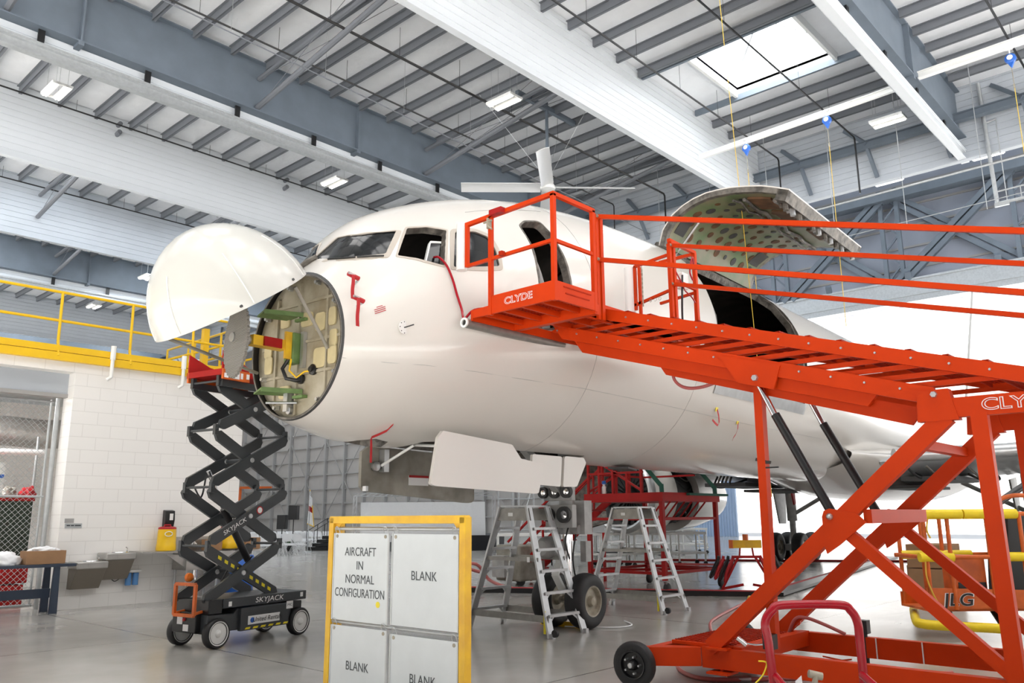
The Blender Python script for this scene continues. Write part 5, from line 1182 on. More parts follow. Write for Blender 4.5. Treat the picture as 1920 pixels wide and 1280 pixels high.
# ------------------------------------------------------------------ yellow sign frame
SG0, SG1 = V((3.514, 4.944, 0)), V((3.571, 3.673, 0)); su = (SG1 - SG0).normalized(); sn = V((-su.y, su.x, 0)); 
if sn.x > 0: sn = -sn
SF = thing('sign_stand', 'worn yellow angle-iron sign frame standing in the foreground', 'sign frame', (SG0 + SG1) / 2)
W_ = (SG1 - SG0).length
def sf(o, z, n=0.0): return SG0 + su * o + sn * n + V((0, 0, z))
for o, s in ((0, 1), (W_, -1)):
    mb = MB(); mb.bar(sf(o, 0), sf(o, 1.62), .05, .008, up=su); mb.bar(sf(o, 0, .0), sf(o, 1.62, 0), .05, .05, up=su); mb.bar(sf(o + s * .02, 0, -.05), sf(o + s * .02, 1.62, -.05), .06, .006, up=su); mb.build('post', 'yelw', SF, bevel=.003)
    mb = MB(); mb.bar(sf(o, .03, -.3), sf(o, .03, .3), .05, .05); mb.build('foot', 'yelw', SF)
mb = MB(); mb.bar(sf(-.02, 1.605), sf(W_ + .02, 1.605), .05, .05); mb.build('top_rail', 'yelw', SF, bevel=.003)
mb = MB(); mb.bar(sf(0, .12), sf(W_, .12), .05, .05); mb.build('bottom_rail', 'yelw', SF)
mb = MB(); mb.prism([sf(W_ - .02, 1.58), sf(W_ - .09, 1.58), sf(W_ - .02, 1.50)], sn * .004); mb.prism([sf(.02, 1.58), sf(.09, 1.58), sf(.02, 1.50)], sn * .004); mb.build('corner_gusset', 'yelw', SF)
for z, a in ((1.545, 0), (.925, 0), (.40, 0)):
    mb = MB(); mb.tube(sf(.0, z), sf(W_, z), .012, 10); mb.build('hanging_bar', 'galv', SF)
M['plex'] = mat('clear_panel', (.80, .85, .88), .06, alpha=.16)
mb = MB(); mb.slab([[sf(.03, .2, -.05), sf(W_ - .02, .2, -.05)], [sf(.03, 1.56, -.05), sf(W_ - .02, 1.56, -.05)]], [[sf(.03, .2, -.054), sf(W_ - .02, .2, -.054)], [sf(.03, 1.56, -.054), sf(W_ - .02, 1.56, -.054)]]); mb.build('backing_sheet', 'plex', SF)
def signcard(o0, o1, z0, z1, txts, lab, tilt=0, dot=False):
    t = thing('sign_card', lab, 'sign', sf((o0 + o1) / 2, z0, .02))
    mb = MB(); mb.prism([sf(o0, z0 + tilt, .012), sf(o1, z0, .012), sf(o1, z1, .012), sf(o0, z1, .012)], sn * .006); c = mb.build('card', 'paper', t, smooth=0)
    for o in (o0, o1): mb = MB(); mb.bar(sf(o, z0, .016), sf(o, z1, .016), .010, .010, up=sn); mb.build('edge_channel', 'galv', t)
    for o in (o0 + .03, o1 - .03):
        mb = MB(); mb.path([sf(o + .022 * math.cos(a), z1 + .01 + .035 * math.sin(a), .015 + .012 * math.sin(a)) for a in [i * PI / 6 - .3 for i in range(11)]], .0025, 6); mb.build('hanging_ring', 'galv', t)
        mb = MB(); mb.lathe(sf(o, z1 - .02, .018), sn, [(0, .012), (.003, .012)], 12); mb.build('grommet', 'hub', t)
    for txt, h, zz, sq in txts: lettering(txt, h, sf((o0 + o1) / 2 + (0 if len(txt) > 5 else 0), zz, .0195), su, (0, 0, 1), 'ink', 'lettering', c, squeeze=sq, ext=.0008)
    if dot: mb = MB(); mb.lathe(sf(o1 - .09, z0 + .12, .0185), sn, [(0, .02), (.001, .02)], 20); mb.build('yellow_dot', 'decaly', c)
signcard(.035, .60, .94, 1.515, [('AIRCRAFT', .058, 1.39, .88), ('IN', .058, 1.30, .92), ('NORMAL', .058, 1.21, .90), ('CONFIGURATION', .058, 1.12, .78)], 'pale hanging sign reading AIRCRAFT IN NORMAL CONFIGURATION, top left in yellow frame', dot=True)
signcard(.64, 1.235, .945, 1.515, [('BLANK', .058, 1.255, .92)], 'pale hanging BLANK sign, top right in yellow frame')
signcard(.035, .60, .42, .905, [('BLANK', .058, .655, .92)], 'pale hanging BLANK sign, lower left in yellow frame')
signcard(.64, 1.235, .42, .89, [('BLANK', .058, .64, .92)], 'pale hanging BLANK sign, lower right in yellow frame')

# ------------------------------------------------------------------ twin aluminium stepladders
def ladder(loc, rz, lab):
    t = thing('stepladder', lab, 'stepladder', (0, 0, 0)); H = 1.76
    top = {(-1, -1): V((-.21, -.27, H)), (1, -1): V((.21, -.27, H)), (-1, 1): V((-.21, .27, H)), (1, 1): V((.21, .27, H))}
    bot = {k: V((k[0] * .37, k[1] * .80, 0)) for k in top}
    for k in top:
        mb = MB(); mb.bar(bot[k], top[k], .032, .115, up=(0, 1, 0) if False else (k[0], 0, 0)); mb.build('rail', 'alu', t, local=True)
        mb = MB(); mb.box(bot[k] + V((0, 0, .03)), (.06, .10, .06)); mb.build('foot', 'alu', t, local=True)
    mb = MB(); mb.rbox((-.23, -.27, H - .01), (.23, .27, H + .02)); mb.build('top_platform', 'alu', t, local=True, bevel=.004)
    for s in (-1, 1):
        mb = MB(); f_ = .205 / .56 * 0; a = H - .02; b = H - .20
        def at(z, sy): k = z / H; return V((s * (.37 + (.21 - .37) * k + .02), sy * (.80 + (.27 - .80) * k + .03), z))
        mb.prism([at(a, -1), at(a, 1), at(b, 1), at(b, -1)], (s * .006, 0, 0)); pl_ = mb.build('side_plate', 'alud', t, local=True)
        mb = MB(); mb.box(at((a + b) / 2, 0) + V((s * .009, .05, 0)), (.003, .09, .05)); mb.build('warning_sticker', 'decalw', pl_, local=True)
        for z in (1.02, .24): mb = MB(); mb.bar(at(z, -1) + V((s * .0, .0, 0)), at(z, 1), .012, .055 if z > 1 else .09); mb.build('side_brace', 'alud', t, local=True)
    for sy in (-1, 1):
        for i in range(5):
            z = .29 + i * .292; k = z / H; y = sy * (.80 + (.27 - .80) * k); x = .37 + (.21 - .37) * k
            mb = MB(); mb.box((0, y, z), (2 * x, .085, .012)); mb.box((0, y - .04, z - .015), (2 * x, .006, .03)); mb.box((0, y + .04, z - .015), (2 * x, .006, .03)); st_ = mb.build('step', 'alu', t, local=True)
            for sx in (-1, 1): mb = MB(); mb.bar((sx * x * .55, y, z - .01), (sx * (x + .012), y + sy * .03, z - .13), .025, .006, up=(0, 1, 0)); mb.build('step_brace', 'alu', st_, local=True)
    mb = MB(); mb.box((-.385, -.70, .20), (.01, .035, .30)); mb.build('caution_label', 'decaly', t, local=True)
    for sx in (-1,): mb = MB(); mb.lathe((sx * .38, -.88, .07), (1, 0, 0), [(-.02, .05), (.02, .05)], 18); mb.build('caster', 'tire', t, local=True)
    t.location = loc; t.rotation_euler = (0, 0, rz); return t
l1 = ladder((9.3, 8.3, 0), 0, 'aluminium twin-sided stepladder nearest, in front of the nose wheels')
l2 = dup(l1, (12.6, 8.6, 0), 0, 'aluminium twin-sided stepladder farther back, in front of the red work stand')
sk_ = MB(); sk_.box((8.965, 7.93, 1.02), (.004, .05, .07)); tg = sk_.build('flag_sticker', 'decalw', l1)
# tyre chock under the nose wheels
t = thing('wheel_chock', 'yellow wheel chock with rope behind the nose wheels', 'chock', (9.75, 8.6, 0)); mb = MB(); mb.prism([V((9.98, 7.75, .0)), V((10.14, 7.75, .0)), V((10.11, 7.75, .06)), V((10.01, 7.75, .07))], (0, .85, 0)); mb.build('chock_body', 'yelw', t)
MB().path(smoothpath([(9.9, 8.05, .02), (10.3, 7.45, .015), (10.7, 7.4, .015), (11.0, 7.75, .02)]), .010).build('rope', 'cloth', t)

# ------------------------------------------------------------------ items on and by the white wall
def fountain(x0, x1, zt_, lab, h=.5):
    t = thing('drinking_fountain', lab, 'drinking fountain', ((x0 + x1) / 2, YW, zt_ - h)); d = .46
    mb = MB(); mb.prism([V((x0 + .02, YW, zt_ - h)), V((x0 + .02, YW - .16, zt_ - h)), V((x0 + .02, YW - d + .03, zt_ - .13)), V((x0 + .02, YW, zt_ - .13))], (x1 - x0 - .04, 0, 0)); mb.build('lower_shroud', 'bronze', t, bevel=.008)
    mb = MB(); mb.rbox((x0, YW - d, zt_ - .13), (x1, YW - .0, zt_)); b_ = mb.build('basin_housing', 'ss', t, bevel=.02)
    mb = MB(); mb.lathe(((x0 + x1) / 2, YW - .24, zt_ + .002), (0, 0, 1), [(0, .20), (.012, .195), (.004, .16), (-.004, .02)], 24); mb.build('bowl_rim', 'chrome', b_)
    mb = MB(); mb.path(smoothpath([(x1 - .09, YW - .2, zt_), (x1 - .09, YW - .22, zt_ + .07), (x1 - .13, YW - .26, zt_ + .09)]), .012); mb.build('bubbler', 'chrome', t)
    mb = MB(); mb.box(((x0 + x1) / 2, YW - d - .004, zt_ - .065), (.16, .01, .05)); mb.build('push_bar', 'ss', t)
fountain(5.96, 6.52, .86, 'lower bronze-grey wall drinking fountain, left one of the pair'); fountain(6.47, 7.03, 1.0, 'higher bronze-grey wall drinking fountain, right one of the pair')
t = thing('water_filter', 'pair of blue water filter housings on the wall', 'water filter', (7.13, YW - .1, .36))
for x in (7.06, 7.20): mb = MB(); mb.tube((x, YW - .09, .37), (x, YW - .09, .60), .055, 16); mb.build('filter_housing', 'bluefilt', t)
mb = MB(); mb.rbox((6.99, YW - .16, .61), (7.28, YW, .655)); mb.build('bracket', 'white', t)
mb = MB(); mb.path(smoothpath([(7.0, YW - .05, .63), (6.9, YW - .06, .5), (6.8, YW - .08, .46), (6.7, YW - .1, .55)]), .008); mb.build('tube', 'black', t)
t = thing('utility_sink', 'stainless steel utility sink with drainboards against the white wall', 'sink', (8.4, YW, 0))
mb = MB(); mb.rbox((7.95, YW - .62, .62), (9.35, YW - .02, .66)); mb.rbox((7.95, YW - .62, .62), (7.98, YW - .02, .97)); mb.rbox((9.32, YW - .62, .62), (9.35, YW - .02, .97)); mb.rbox((7.95, YW - .62, .62), (9.35, YW - .60, .97)); mb.rbox((7.95, YW - .05, .62), (9.35, YW - .02, .97)); mb.rbox((8.64, YW - .6, .62), (8.67, YW - .05, .93)); mb.build('basin', 'ss', t, bevel=.006)
mb = MB(); mb.prism([V((7.98, YW - .64, .96)), V((7.06, YW - .64, .985)), V((7.06, YW - .64, 1.01)), V((7.98, YW - .64, .985))], (0, .62, 0)); mb.prism([V((7.95, YW - .55, .90)), V((7.55, YW - .55, .95)), V((7.95, YW - .55, .68))], (0, .02, 0)); mb.build('drainboard', 'ss', t)
mb = MB(); mb.rbox((9.3, YW - .64, .95), (9.9, YW - .02, .98)); mb.build('drainboard', 'ss', t)
mb = MB(); mb.rbox((7.9, YW - .05, .97), (9.4, YW - .015, 1.26)); mb.build('splashback', 'ss', t)
for x in (7.99, 8.62, 9.31):
    for y in (YW - .58, YW - .08): mb = MB(); mb.tube((x, y, 0), (x, y, .63), .022); mb.build('leg', 'galv', t)
mb = MB(); mb.tube((8.18, YW - .05, 1.08), (8.18, YW - .14, 1.08), .02); mb.tube((8.38, YW - .05, 1.08), (8.38, YW - .14, 1.08), .02); mb.tube((8.18, YW - .12, 1.08), (8.38, YW - .12, 1.08), .018); mb.path(smoothpath([(8.28, YW - .12, 1.09), (8.28, YW - .2, 1.16), (8.28, YW - .34, 1.10)]), .014); mb.tube((8.28, YW - .05, 1.1), (8.28, YW - .05, 1.34), .01); mb.build('faucet', 'chrome', t)
mb = MB(); mb.tube((8.3, YW - .3, .62), (8.3, YW - .3, .45), .05); mb.path(smoothpath([(8.3, YW - .3, .45), (8.35, YW - .3, .3), (8.45, YW - .2, .3), (8.5, YW - .05, .35)]), .02); mb.build('drain_pipe', 'chrome', t)
def cooler(x, lab):
    t = thing('water_cooler', lab, 'cooler', (x, YW - .3, 1.0))
    mb = MB(); mb.lathe((x, YW - .3, 1.005), (0, 0, 1), [(0, .185), (.02, .19), (.12, .185), (.13, .178), (.38, .172), (.42, .165)], 28); b_ = mb.build('body', 'yellow', t)
    mb = MB(); mb.lathe((x, YW - .3, 1.42), (0, 0, 1), [(0, .172), (.035, .165), (.05, .12)], 28); mb.path([(x - .07, YW - .3, 1.46), (x - .06, YW - .3, 1.50), (x + .06, YW - .3, 1.50), (x + .07, YW - .3, 1.46)], .014); mb.build('lid', 'redtape', t)
    mb = MB(); mb.path([V((x - .05 + .075 * math.cos(a), YW - .485, 1.33 + .045 * math.sin(a))) for a in [i * PI / 8 for i in range(17)]], .008, 6); mb.build('side_handle', 'white', b_)
cooler(7.66, 'yellow water cooler with red lid on the left drainboard of the sink'); cooler(9.0, 'yellow water cooler with red lid behind the scissor lift arms')
mb = MB(); mb.rbox((9.25, YW - .55, .985), (9.6, YW - .25, 1.22)); tag(mb.build('cardboard_box', 'card'), 'cardboard box on the right end of the sink', 'box')
mb = MB(); mb.rbox((8.42, YW - .56, .985), (8.72, YW - .26, 1.2)); tag(mb.build('cardboard_box', 'card'), 'brown cardboard box beside the sink faucet', 'box')
for x, lab in ((7.78, 'black soap dispenser on the wall above the left cooler'), (9.1, 'dark soap dispenser partly hidden by the scissor lift')):
    t = thing('soap_dispenser', lab, 'dispenser', (x, YW - .06, 1.44)); mb = MB(); mb.prism([V((x - .10, YW, 1.80)), V((x - .10, YW - .12, 1.78)), V((x - .10, YW - .14, 1.60)), V((x - .10, YW - .10, 1.46)), V((x - .10, YW, 1.44))], (.20, 0, 0)); mb.build('housing', 'black', t, bevel=.012)
    mb = MB(); mb.box((x + .02, YW - .142, 1.66), (.07, .008, .13)); mb.build('soap_window', 'white', t)
t = thing('room_sign', 'small grey wall sign left of the drinking fountains', 'sign', (5.96, YW - .01, 1.5)); mb = MB(); mb.box((5.91, YW - .006, 1.60), (.16, .012, .08)); mb.build('upper_plate', 'girt', t); mb = MB(); mb.box((5.99, YW - .006, 1.505), (.30, .012, .09)); lp = mb.build('lower_plate', 'galv', t)
mb = MB()
for a_, b_ in ((5.87, 5.93), (5.945, 6.0), (6.015, 6.12)): mb.rbox((a_, YW - .0145, 1.50), (b_, YW - .012, 1.522))
mb.build('lettering', 'ink', lp)
t = thing('plastic_barrel', 'blue plastic barrel by the wall behind the scissor lift', 'barrel', (9.15, 16.2, 0)); mb = MB(); mb.lathe((9.15, 16.15, 0), (0, 0, 1), [(0, .26), (.03, .28), (.28, .29), (.30, .30), (.32, .29), (.58, .29), (.60, .30), (.62, .29), (.84, .28), (.87, .26)], 28); mb.build('barrel_body', 'blue', t)
# bench, rags, box, gate
t = thing('work_bench', 'dark blue-black steel bench in front of the chain link gate', 'bench', (5.1, 16.7, 0))
mb = MB(); mb.rbox((2.5, 16.1, .80), (5.90, 16.66, .85)); mb.build('bench_top', 'bench', t, bevel=.004)
for x in (5.62, 3.0):
    for y in (16.15, 16.6): mb = MB(); mb.prism([V((x - .09, y, 0)), V((x + .05, y, 0)), V((x + .03, y, .8)), V((x - .07, y, .8))], (0, .04, 0)); mb.build('leg', 'bench', t)
mb = MB(); mb.rbox((2.6, 16.38, .26), (5.6, 16.42, .42)); mb.build('lower_brace', 'bench', t)
mb = MB(); mb.rbox((5.10, 16.2, .855), (5.74, 16.56, 1.08)); t2 = mb.build('cardboard_box', 'card'); tag(t2, 'open brown cardboard box with rags on the bench end', 'box')
def ragpile(c, s, seed, lab, name='rag_pile'):
    random.seed(seed); bm = bmesh.new(); bmesh.ops.create_icosphere(bm, subdivisions=4, radius=1)
    from mathutils import noise
    for v in bm.verts:
        n_ = noise.noise(v.co * 2.2 + V((seed, 0, 0))) * .35 + noise.noise(v.co * 6 + V((0, seed, 0))) * .15
        v.co = v.co * (1 + n_); v.co.x *= s[0]; v.co.y *= s[1]; v.co.z = max(0, v.co.z * s[2] + s[2] * .3)
    me_ = bpy.data.meshes.new(name); bm.to_mesh(me_); bm.free(); me_.materials.append(M['cloth']); o = bpy.data.objects.new(name, me_); COL.objects.link(o); o.location = c; me_.polygons.foreach_set('use_smooth', [True] * len(me_.polygons)); return tag(o, lab, 'rags')
ragpile((4.80, 16.4, .852), (.26, .2, .17), 3, 'heap of white rags on the bench beside the cardboard box'); ragpile((5.43, 16.4, 1.06), (.22, .15, .07), 8, 'white rags spilling from the cardboard box on the bench')
t = thing('chain_link_gate', 'chain link gate with galvanised posts closing the storage opening', 'gate', (4.5, 17.25, 0))
for x in (5.68, 3.2): mb = MB(); mb.tube((x, 17.25, 0), (x, 17.25, 3.95), .045, 14); mb.build('gate_post', 'galv', t)
for x in (5.56,): mb = MB(); mb.tube((x, 17.25, .05), (x, 17.25, 3.9), .02); mb.build('gate_stile', 'galv', t)
for z in (.08, 2.05, 3.86): mb = MB(); mb.tube((3.2, 17.25, z), (5.6, 17.25, z), .024); mb.build('gate_rail', 'galv', t)
mb = MB(); x0, x1, z1 = 3.6, 5.56, 3.86; st_ = .105; k = 0
for sgn in (1, -1):
    c = x0 - z1
    while c < x1 + z1:
        a0, b0 = (c, .08), (c + sgn * z1, .08 + z1)
        za, zb_ = .08, 3.86; xa = c; xb = c + sgn * (zb_ - za)
        # clip to x range
        def cl(xq, zq, xo, zo):
            if xq < x0: f_ = (x0 - xq) / (xo - xq) if xo != xq else 2; return (x0, zq + (zo - zq) * f_) if 0 <= f_ <= 1 else None
            if xq > x1: f_ = (x1 - xq) / (xo - xq) if xo != xq else 2; return (x1, zq + (zo - zq) * f_) if 0 <= f_ <= 1 else None
            return (xq, zq)
        p_, q_ = cl(xa, za, xb, zb_), cl(xb, zb_, xa, za)
        if p_ and q_: mb.tube((p_[0], 17.25, p_[1]), (q_[0], 17.25, q_[1]), .0035, 4)
        c += st_
mb.build('wire_mesh', 'galv', t, smooth=0)
# inside the storage room
t = thing('insulated_duct', 'silver foil wrapped air duct inside the storage room', 'duct', (5, 21, 3.6)); mb = MB(); mb.path([(-2 + i * .6, 20.6, 3.55 + .02 * math.sin(i * 3)) for i in range(18)], .33, 20); M['foilw'] = mat('silver_foil_wrap', (.62, .60, .57), .28, .8, bump=.9, bscale=3.5); mb.build('duct_wrap', 'foilw', t)
mb = MB(); mb.tube((0, 19.6, 2.95), (6.3, 19.6, 3.05), .06, 14); tag(mb.build('white_pipe', 'white'), 'white pipe crossing the storage room below the duct', 'pipe')
mb = MB(); mb.tube((6.2, 19.8, .0), (6.2, 19.8, 3.4), .03); tag(mb.build('conduit', 'galv'), 'grey conduit rising on the storage room wall', 'conduit')
t = thing('storage_cabinet', 'dark green cabinet behind the chain link gate', 'cabinet', (4.7, 19.2, 0)); mb = MB(); mb.rbox((3.4, 18.9, .5), (5.95, 19.6, 2.0)); mb.build('cabinet_body', mat('very_dark_green', (.02, .035, .02), .5), t); mb = MB(); mb.rbox((3.38, 18.88, 2.0), (5.98, 19.62, 2.06)); mb.build('cabinet_edge', 'red', t)
for k, (x, z) in enumerate(((4.9, 0), (5.45, 0), (4.9, .42), (5.5, .42))):
    mb = MB(); mb.rbox((x - .25, 18.0, z + .01), (x + .22, 18.6, z + .40)); tag(mb.build('red_bin', 'red', bevel=.02), 'red bin behind the gate, ' + ['bottom left', 'bottom right', 'upper left', 'upper right'][k] + ' of the stack', 'bin')
mb = MB(); mb.rbox((4.95, 18.86, 2.08), (5.35, 18.88, 2.75)); bd_s = tag(mb.build('notice_board', 'white'), 'white printed notice on the cabinet behind the gate', 'notice')
mb = MB(); mb.rbox((4.95, 18.853, 2.45), (5.35, 18.858, 2.52)); mb.build('blue_band', 'blue', bd_s)
for k in range(3): ragpile((5.2 + k * .36, 19.2, 2.062), (.15, .14, .18), 20 + k, 'dirty cloth bundle on the green cabinet, ' + ['left', 'middle', 'right'][k]).data.materials[0] = M['baydoor' if k != 2 else 'redtape']

# ------------------------------------------------------------------ red engine work stand
RS = thing('engine_stand', 'red wheeled work platform with stairs beneath the fuselage, before the engine', 'work stand', (16.4, 10.7, 0))
def rs(mb, name, mk='red', par=None, **k): return mb.build(name, mk, par or RS, **k)
X0, X1_, Y0_, Y1_ = 15.3, 17.6, 9.7, 11.65; ZD = 2.06
for x in (X0, X1_):
    for y in (Y0_, Y1_):
        mb = MB(); mb.bar((x, y, .28), (x, y, ZD - .1), .09, .09); rs(mb, 'corner_post')
        mb = MB(); mb.box((x, y, .27), (.16, .14, .02)); mb.bar((x, y, .25), (x + .06, y, .12), .06, .04); fk = rs(mb, 'caster_fork', 'gear')
        mb = MB(); mb.lathe((x + .07, y - .035, .115), (0, 1, 0), [(0, .10), (.01, .115), (.06, .115), (.07, .10)], 20); rs(mb, 'caster_wheel', 'tire', fk)
for x in (X0, X1_): mb = MB(); mb.bar((x, Y0_, .42), (x, Y1_, .42), .06, .06); mb.bar((x, Y0_, 1.55), (x, Y1_, 1.55), .06, .06); rs(mb, 'side_rail')
for y in (Y0_, Y1_): mb = MB(); mb.bar((X0, y, .42), (X1_, y, .42), .06, .06); mb.bar((X0, y, .62), (X1_, y, .50), .05, .05); mb.bar((X0, y, 1.55), (X1_, y, 1.55), .06, .06); rs(mb, 'side_rail')
mb = MB(); mb.bar((X0, Y0_, .42), (X1_, Y1_, .42), .06, .05); mb.bar((X0, Y1_, .42), (X1_, Y0_, .42), .05, .05); rs(mb, 'base_diagonal')
mb = MB(); mb.rbox((X0 - .08, Y0_ - .08, ZD - .14), (X1_ + .08, Y1_ + .08, ZD + .05)); rs(mb, 'deck_frame')
mb = MB()
for k in range(7): mb.tube((X0 + .3 * k, Y0_ - .02, ZD - .15), (X0 + .3 * k + .3, Y0_ + .5, 1.55), .02, 6)
rs(mb, 'deck_brace')
mb = MB(); mb.bar((X0 + .9, Y0_ - .12, ZD + .02), (X1_ + .35, Y0_ - .12, ZD + .02), .09, .05); rs(mb, 'green_bumper', 'grn')
for x, y in ((X0, Y0_), (X1_, Y0_)):
    mb = MB(); mb.bar((x, y, ZD), (x + .02, y + .02, ZD + .2), .05, .05); mb.bar((x + .02, y + .02, ZD + .2), (x - .35, y + .5, ZD + .95), .05, .05); mb.bar((x - .35, y + .5, ZD + .95), (x - .9, y + 1, ZD + 1.0), .05, .05); gp_ = rs(mb, 'bent_railing')
    mb = MB(); mb.bar((x + .01, y - .01, ZD + .0), (x + .03, y + .01, ZD + .22), .08, .08); mb.bar((x + .02, y + .02, ZD + .2), (x - .28, y + .40, ZD + .80), .085, .085); rs(mb, 'green_padding', 'grn', gp_)
for k in range(5): mb = MB(); x = X0 + k * .55; mb.bar((x, Y1_, ZD), (x, Y1_, ZD + 1.05), .05, .05); rs(mb, 'railing_post')
for k in range(4): mb = MB(); y = Y0_ + .5 + k * .38; mb.bar((X0, y, ZD), (X0, y, ZD + 1.0), .05, .05); rs(mb, 'railing_post')
for z in (.5, 1.0): mb = MB(); mb.bar((X0, Y0_ + .45, ZD + z), (X0, Y1_, ZD + z), .045, .045); mb.bar((X0, Y1_, ZD + z), (X1_, Y1_, ZD + z), .045, .045); mb.bar((X1_, Y0_ + .5, ZD + z), (X1_, Y1_, ZD + z), .045, .045); rs(mb, 'railing')
mb = MB(); mb.bar((X0, Y0_ + .5, ZD + .1), (X0, Y1_, ZD + .95), .045, .045); mb.bar((X0, Y1_, ZD + .1), (X1_, Y1_, ZD + .95), .045, .045); rs(mb, 'railing_diagonal')
# its stairs going down to the left
for x in (X0 + .05, X0 + .85):
    mb = MB(); mb.bar((x, Y1_, ZD - .05), (x, Y1_ + 2.6, .08), .05, .16); rs(mb, 'stair_stringer')
    mb = MB(); mb.bar((x, Y1_, ZD + .9), (x, Y1_ + 2.6, 1.0), .045, .045); mb.bar((x, Y1_, ZD + .45), (x, Y1_ + 2.6, .55), .04, .04); rs(mb, 'stair_handrail')
    for k in range(3): mb = MB(); y = Y1_ + .5 + k * .95; mb.bar((x, y, ZD - .05 - (y - Y1_) * .78), (x, y, ZD + .9 - (y - Y1_) * .73), .04, .04); rs(mb, 'baluster')
for k in range(8): mb = MB(); y = Y1_ + .25 + k * .30; mb.box((X0 + .45, y, ZD - .12 - (y - Y1_) * .77), (.78, .22, .03)); rs(mb, 'stair_step')
mb = MB(); mb.lathe((X0 + .12, Y1_ - .35, ZD + .052), (0, 0, 1), [(0, .05), (.16, .05), (.18, .03), (.2, .03), (.22, .04), (.27, .045), (.28, .01)], 16); t = tag(mb.build('spray_bottle', 'white'), 'white bottle with blue cap on the red work stand deck', 'bottle')
mb = MB(); mb.lathe((X0 + .12, Y1_ - .35, ZD + .27), (0, 0, 1), [(0, .05), (.07, .045), (.08, .01)], 16); mb.build('bottle_cap', 'blue', t)

# floor cover strips
t = thing('cable_cover', 'low black and red floor cover strip crossing behind the stepladders', 'floor cover', (14.5, 10.4, 0))
p, q, r_ = V((12.6, 14.5, .05)), V((16.3, 7.75, .05)), V((33, 10.9, .03))
mb = MB(); mb.bar(p, q, .30, .10); mb.build('strip_body', 'black', t); mb = MB(); mb.bar(p + V((0, 0, .053)), q + V((0, 0, .053)), .22, .008); mb.build('red_top', 'redtape', t)
mb = MB(); mb.bar(q, r_, .34, .06); mb.build('strip_body', 'black', t); mb = MB(); mb.bar(q + V((.2, .25, .02)), r_ + V((0, .25, .02)), .12, .02); mb.build('red_edge', 'redtape', t)
mb = MB(); mb.bar((26.5, 17, .03), (30.8, 9.2, .03), .25, .06); tag(mb.build('floor_cover', 'red'), 'thin dark red floor strip in front of the main wheels', 'floor cover')
# tool trolley with hanging cables
t = thing('cable_trolley', 'red tripod trolley hung with black cables and a yellow band behind the mast post', 'trolley', (16.3, 8.35, 0))
c = V((16.35, 8.35, 0)); vx = V((.66, -.75, 0))
for s in (-1, 1):
    mb = MB(); mb.bar(c + vx * (s * .55) + V((0, 0, .10)), c + vx * (s * .18) + V((0, 0, .75)), .06, .04); mb.bar(c + vx * (s * .15) + V((0, 0, .75)), c + vx * (s * .12) + V((0, 0, 1.0)), .03, .03); mb.build('leg', 'red', t)
    mb = MB(); mb.bar(c + vx * (s * .55) + V((0, 0, .12)), c + vx * (s * .1) + V((0, 0, .20)), .05, .05); mb.build('foot_bar', 'red', t)
    for k in range(4):
        mb = MB(); o = c + vx * (s * (.28 + k * .10)); mb.path(smoothpath([o + V((0, 0, .78)), o + vx * (s * .10) + V((.05, 0, .5)), o + vx * (s * .2) + V((0, 0, .26 + .03 * k)), o + vx * (s * .12) + V((-.04, 0, .5)), o + V((0, 0, .74))]), .030, 6); mb.build('hanging_cable', 'black' if k % 2 else 'redtape', t)
    for k in (0, 1): mb = MB(); mb.lathe(c + vx * (s * (.5 - .3 * k)) + V((0, -.02, .05)), (0, 1, 0), [(0, .045), (.04, .045)], 14); mb.build('caster', 'tire', t)
mb = MB(); mb.bar(c - vx * .30 + V((0, 0, .76)), c + vx * .30 + V((0, 0, .76)), .06, .05); mb.build('cross_bar', 'red', t)
mb = MB(); mb.bar(c - vx * .32 + V((0, 0, 1.02)), c + vx * .32 + V((0, 0, 1.02)), .07, .16); mb.build('yellow_band', 'yelw', t)
mb = MB(); mb.box(c - vx * .30 + V((0, 0, 1.02)), (.08, .08, .17)); mb.box(c + V((0, 0, 1.16)), (.06, .1, .12)); mb.build('band_end', 'orange', t)

# ------------------------------------------------------------------ orange lift basket at the right
J0 = V((11.95, 3.61, 0)); ju = (V((12.8, 2.69, 0)) - J0).normalized(); jw = V((-ju.y, ju.x, 0)); 
if jw.x < 0: jw = -jw
JB = thing('lift_basket', 'orange boom lift basket with yellow padded rails at the right', 'lift basket', J0 + ju * .65)
def jp(a, b, z): return J0 + ju * a + jw * b + V((0, 0, z))
def jb(mb, name, mk='orange', par=None, **k): return mb.build(name, mk, par or JB, **k)
LJ = 1.45; WJ = .75
fp = MB(); fp.prism([jp(.05, 0, .36), jp(LJ, 0, .36), jp(LJ, 0, .62), jp(.05, 0, .66)], jw * .02); fpn = jb(fp, 'front_panel')
lettering('JLG', .16, jp(.45, -.006, .50), ju, (0, 0, 1), 'decalw', 'lettering', fpn, squeeze=1.25, shear=.15, ext=.002, outline=.035)
lettering('JLG', .16, jp(.45, -.010, .50), ju, (0, 0, 1), 'black', 'lettering', fpn, squeeze=1.2, shear=.15, ext=.002, outline=.012)
mb = MB(); mb.prism([jp(.05, 0, .36), jp(LJ, 0, .36), jp(LJ, WJ, .36), jp(.05, WJ, .36)], (0, 0, .03)); jb(mb, 'floor_plate')
mb = MB(); mb.prism([jp(.05, WJ, .36), jp(LJ, WJ, .36), jp(LJ, WJ, .55), jp(.05, WJ, .55)], jw * .02); jb(mb, 'rear_panel')
for a, b in ((.10, 0), (.10, WJ), (.42, WJ), (.95, 0), (LJ - .05, 0), (LJ - .05, WJ), (.7, WJ), (.42, 0)):
    mb = MB(); mb.tube(jp(a, b, .38), jp(a, b, 1.60), .028); jb(mb, 'basket_post')
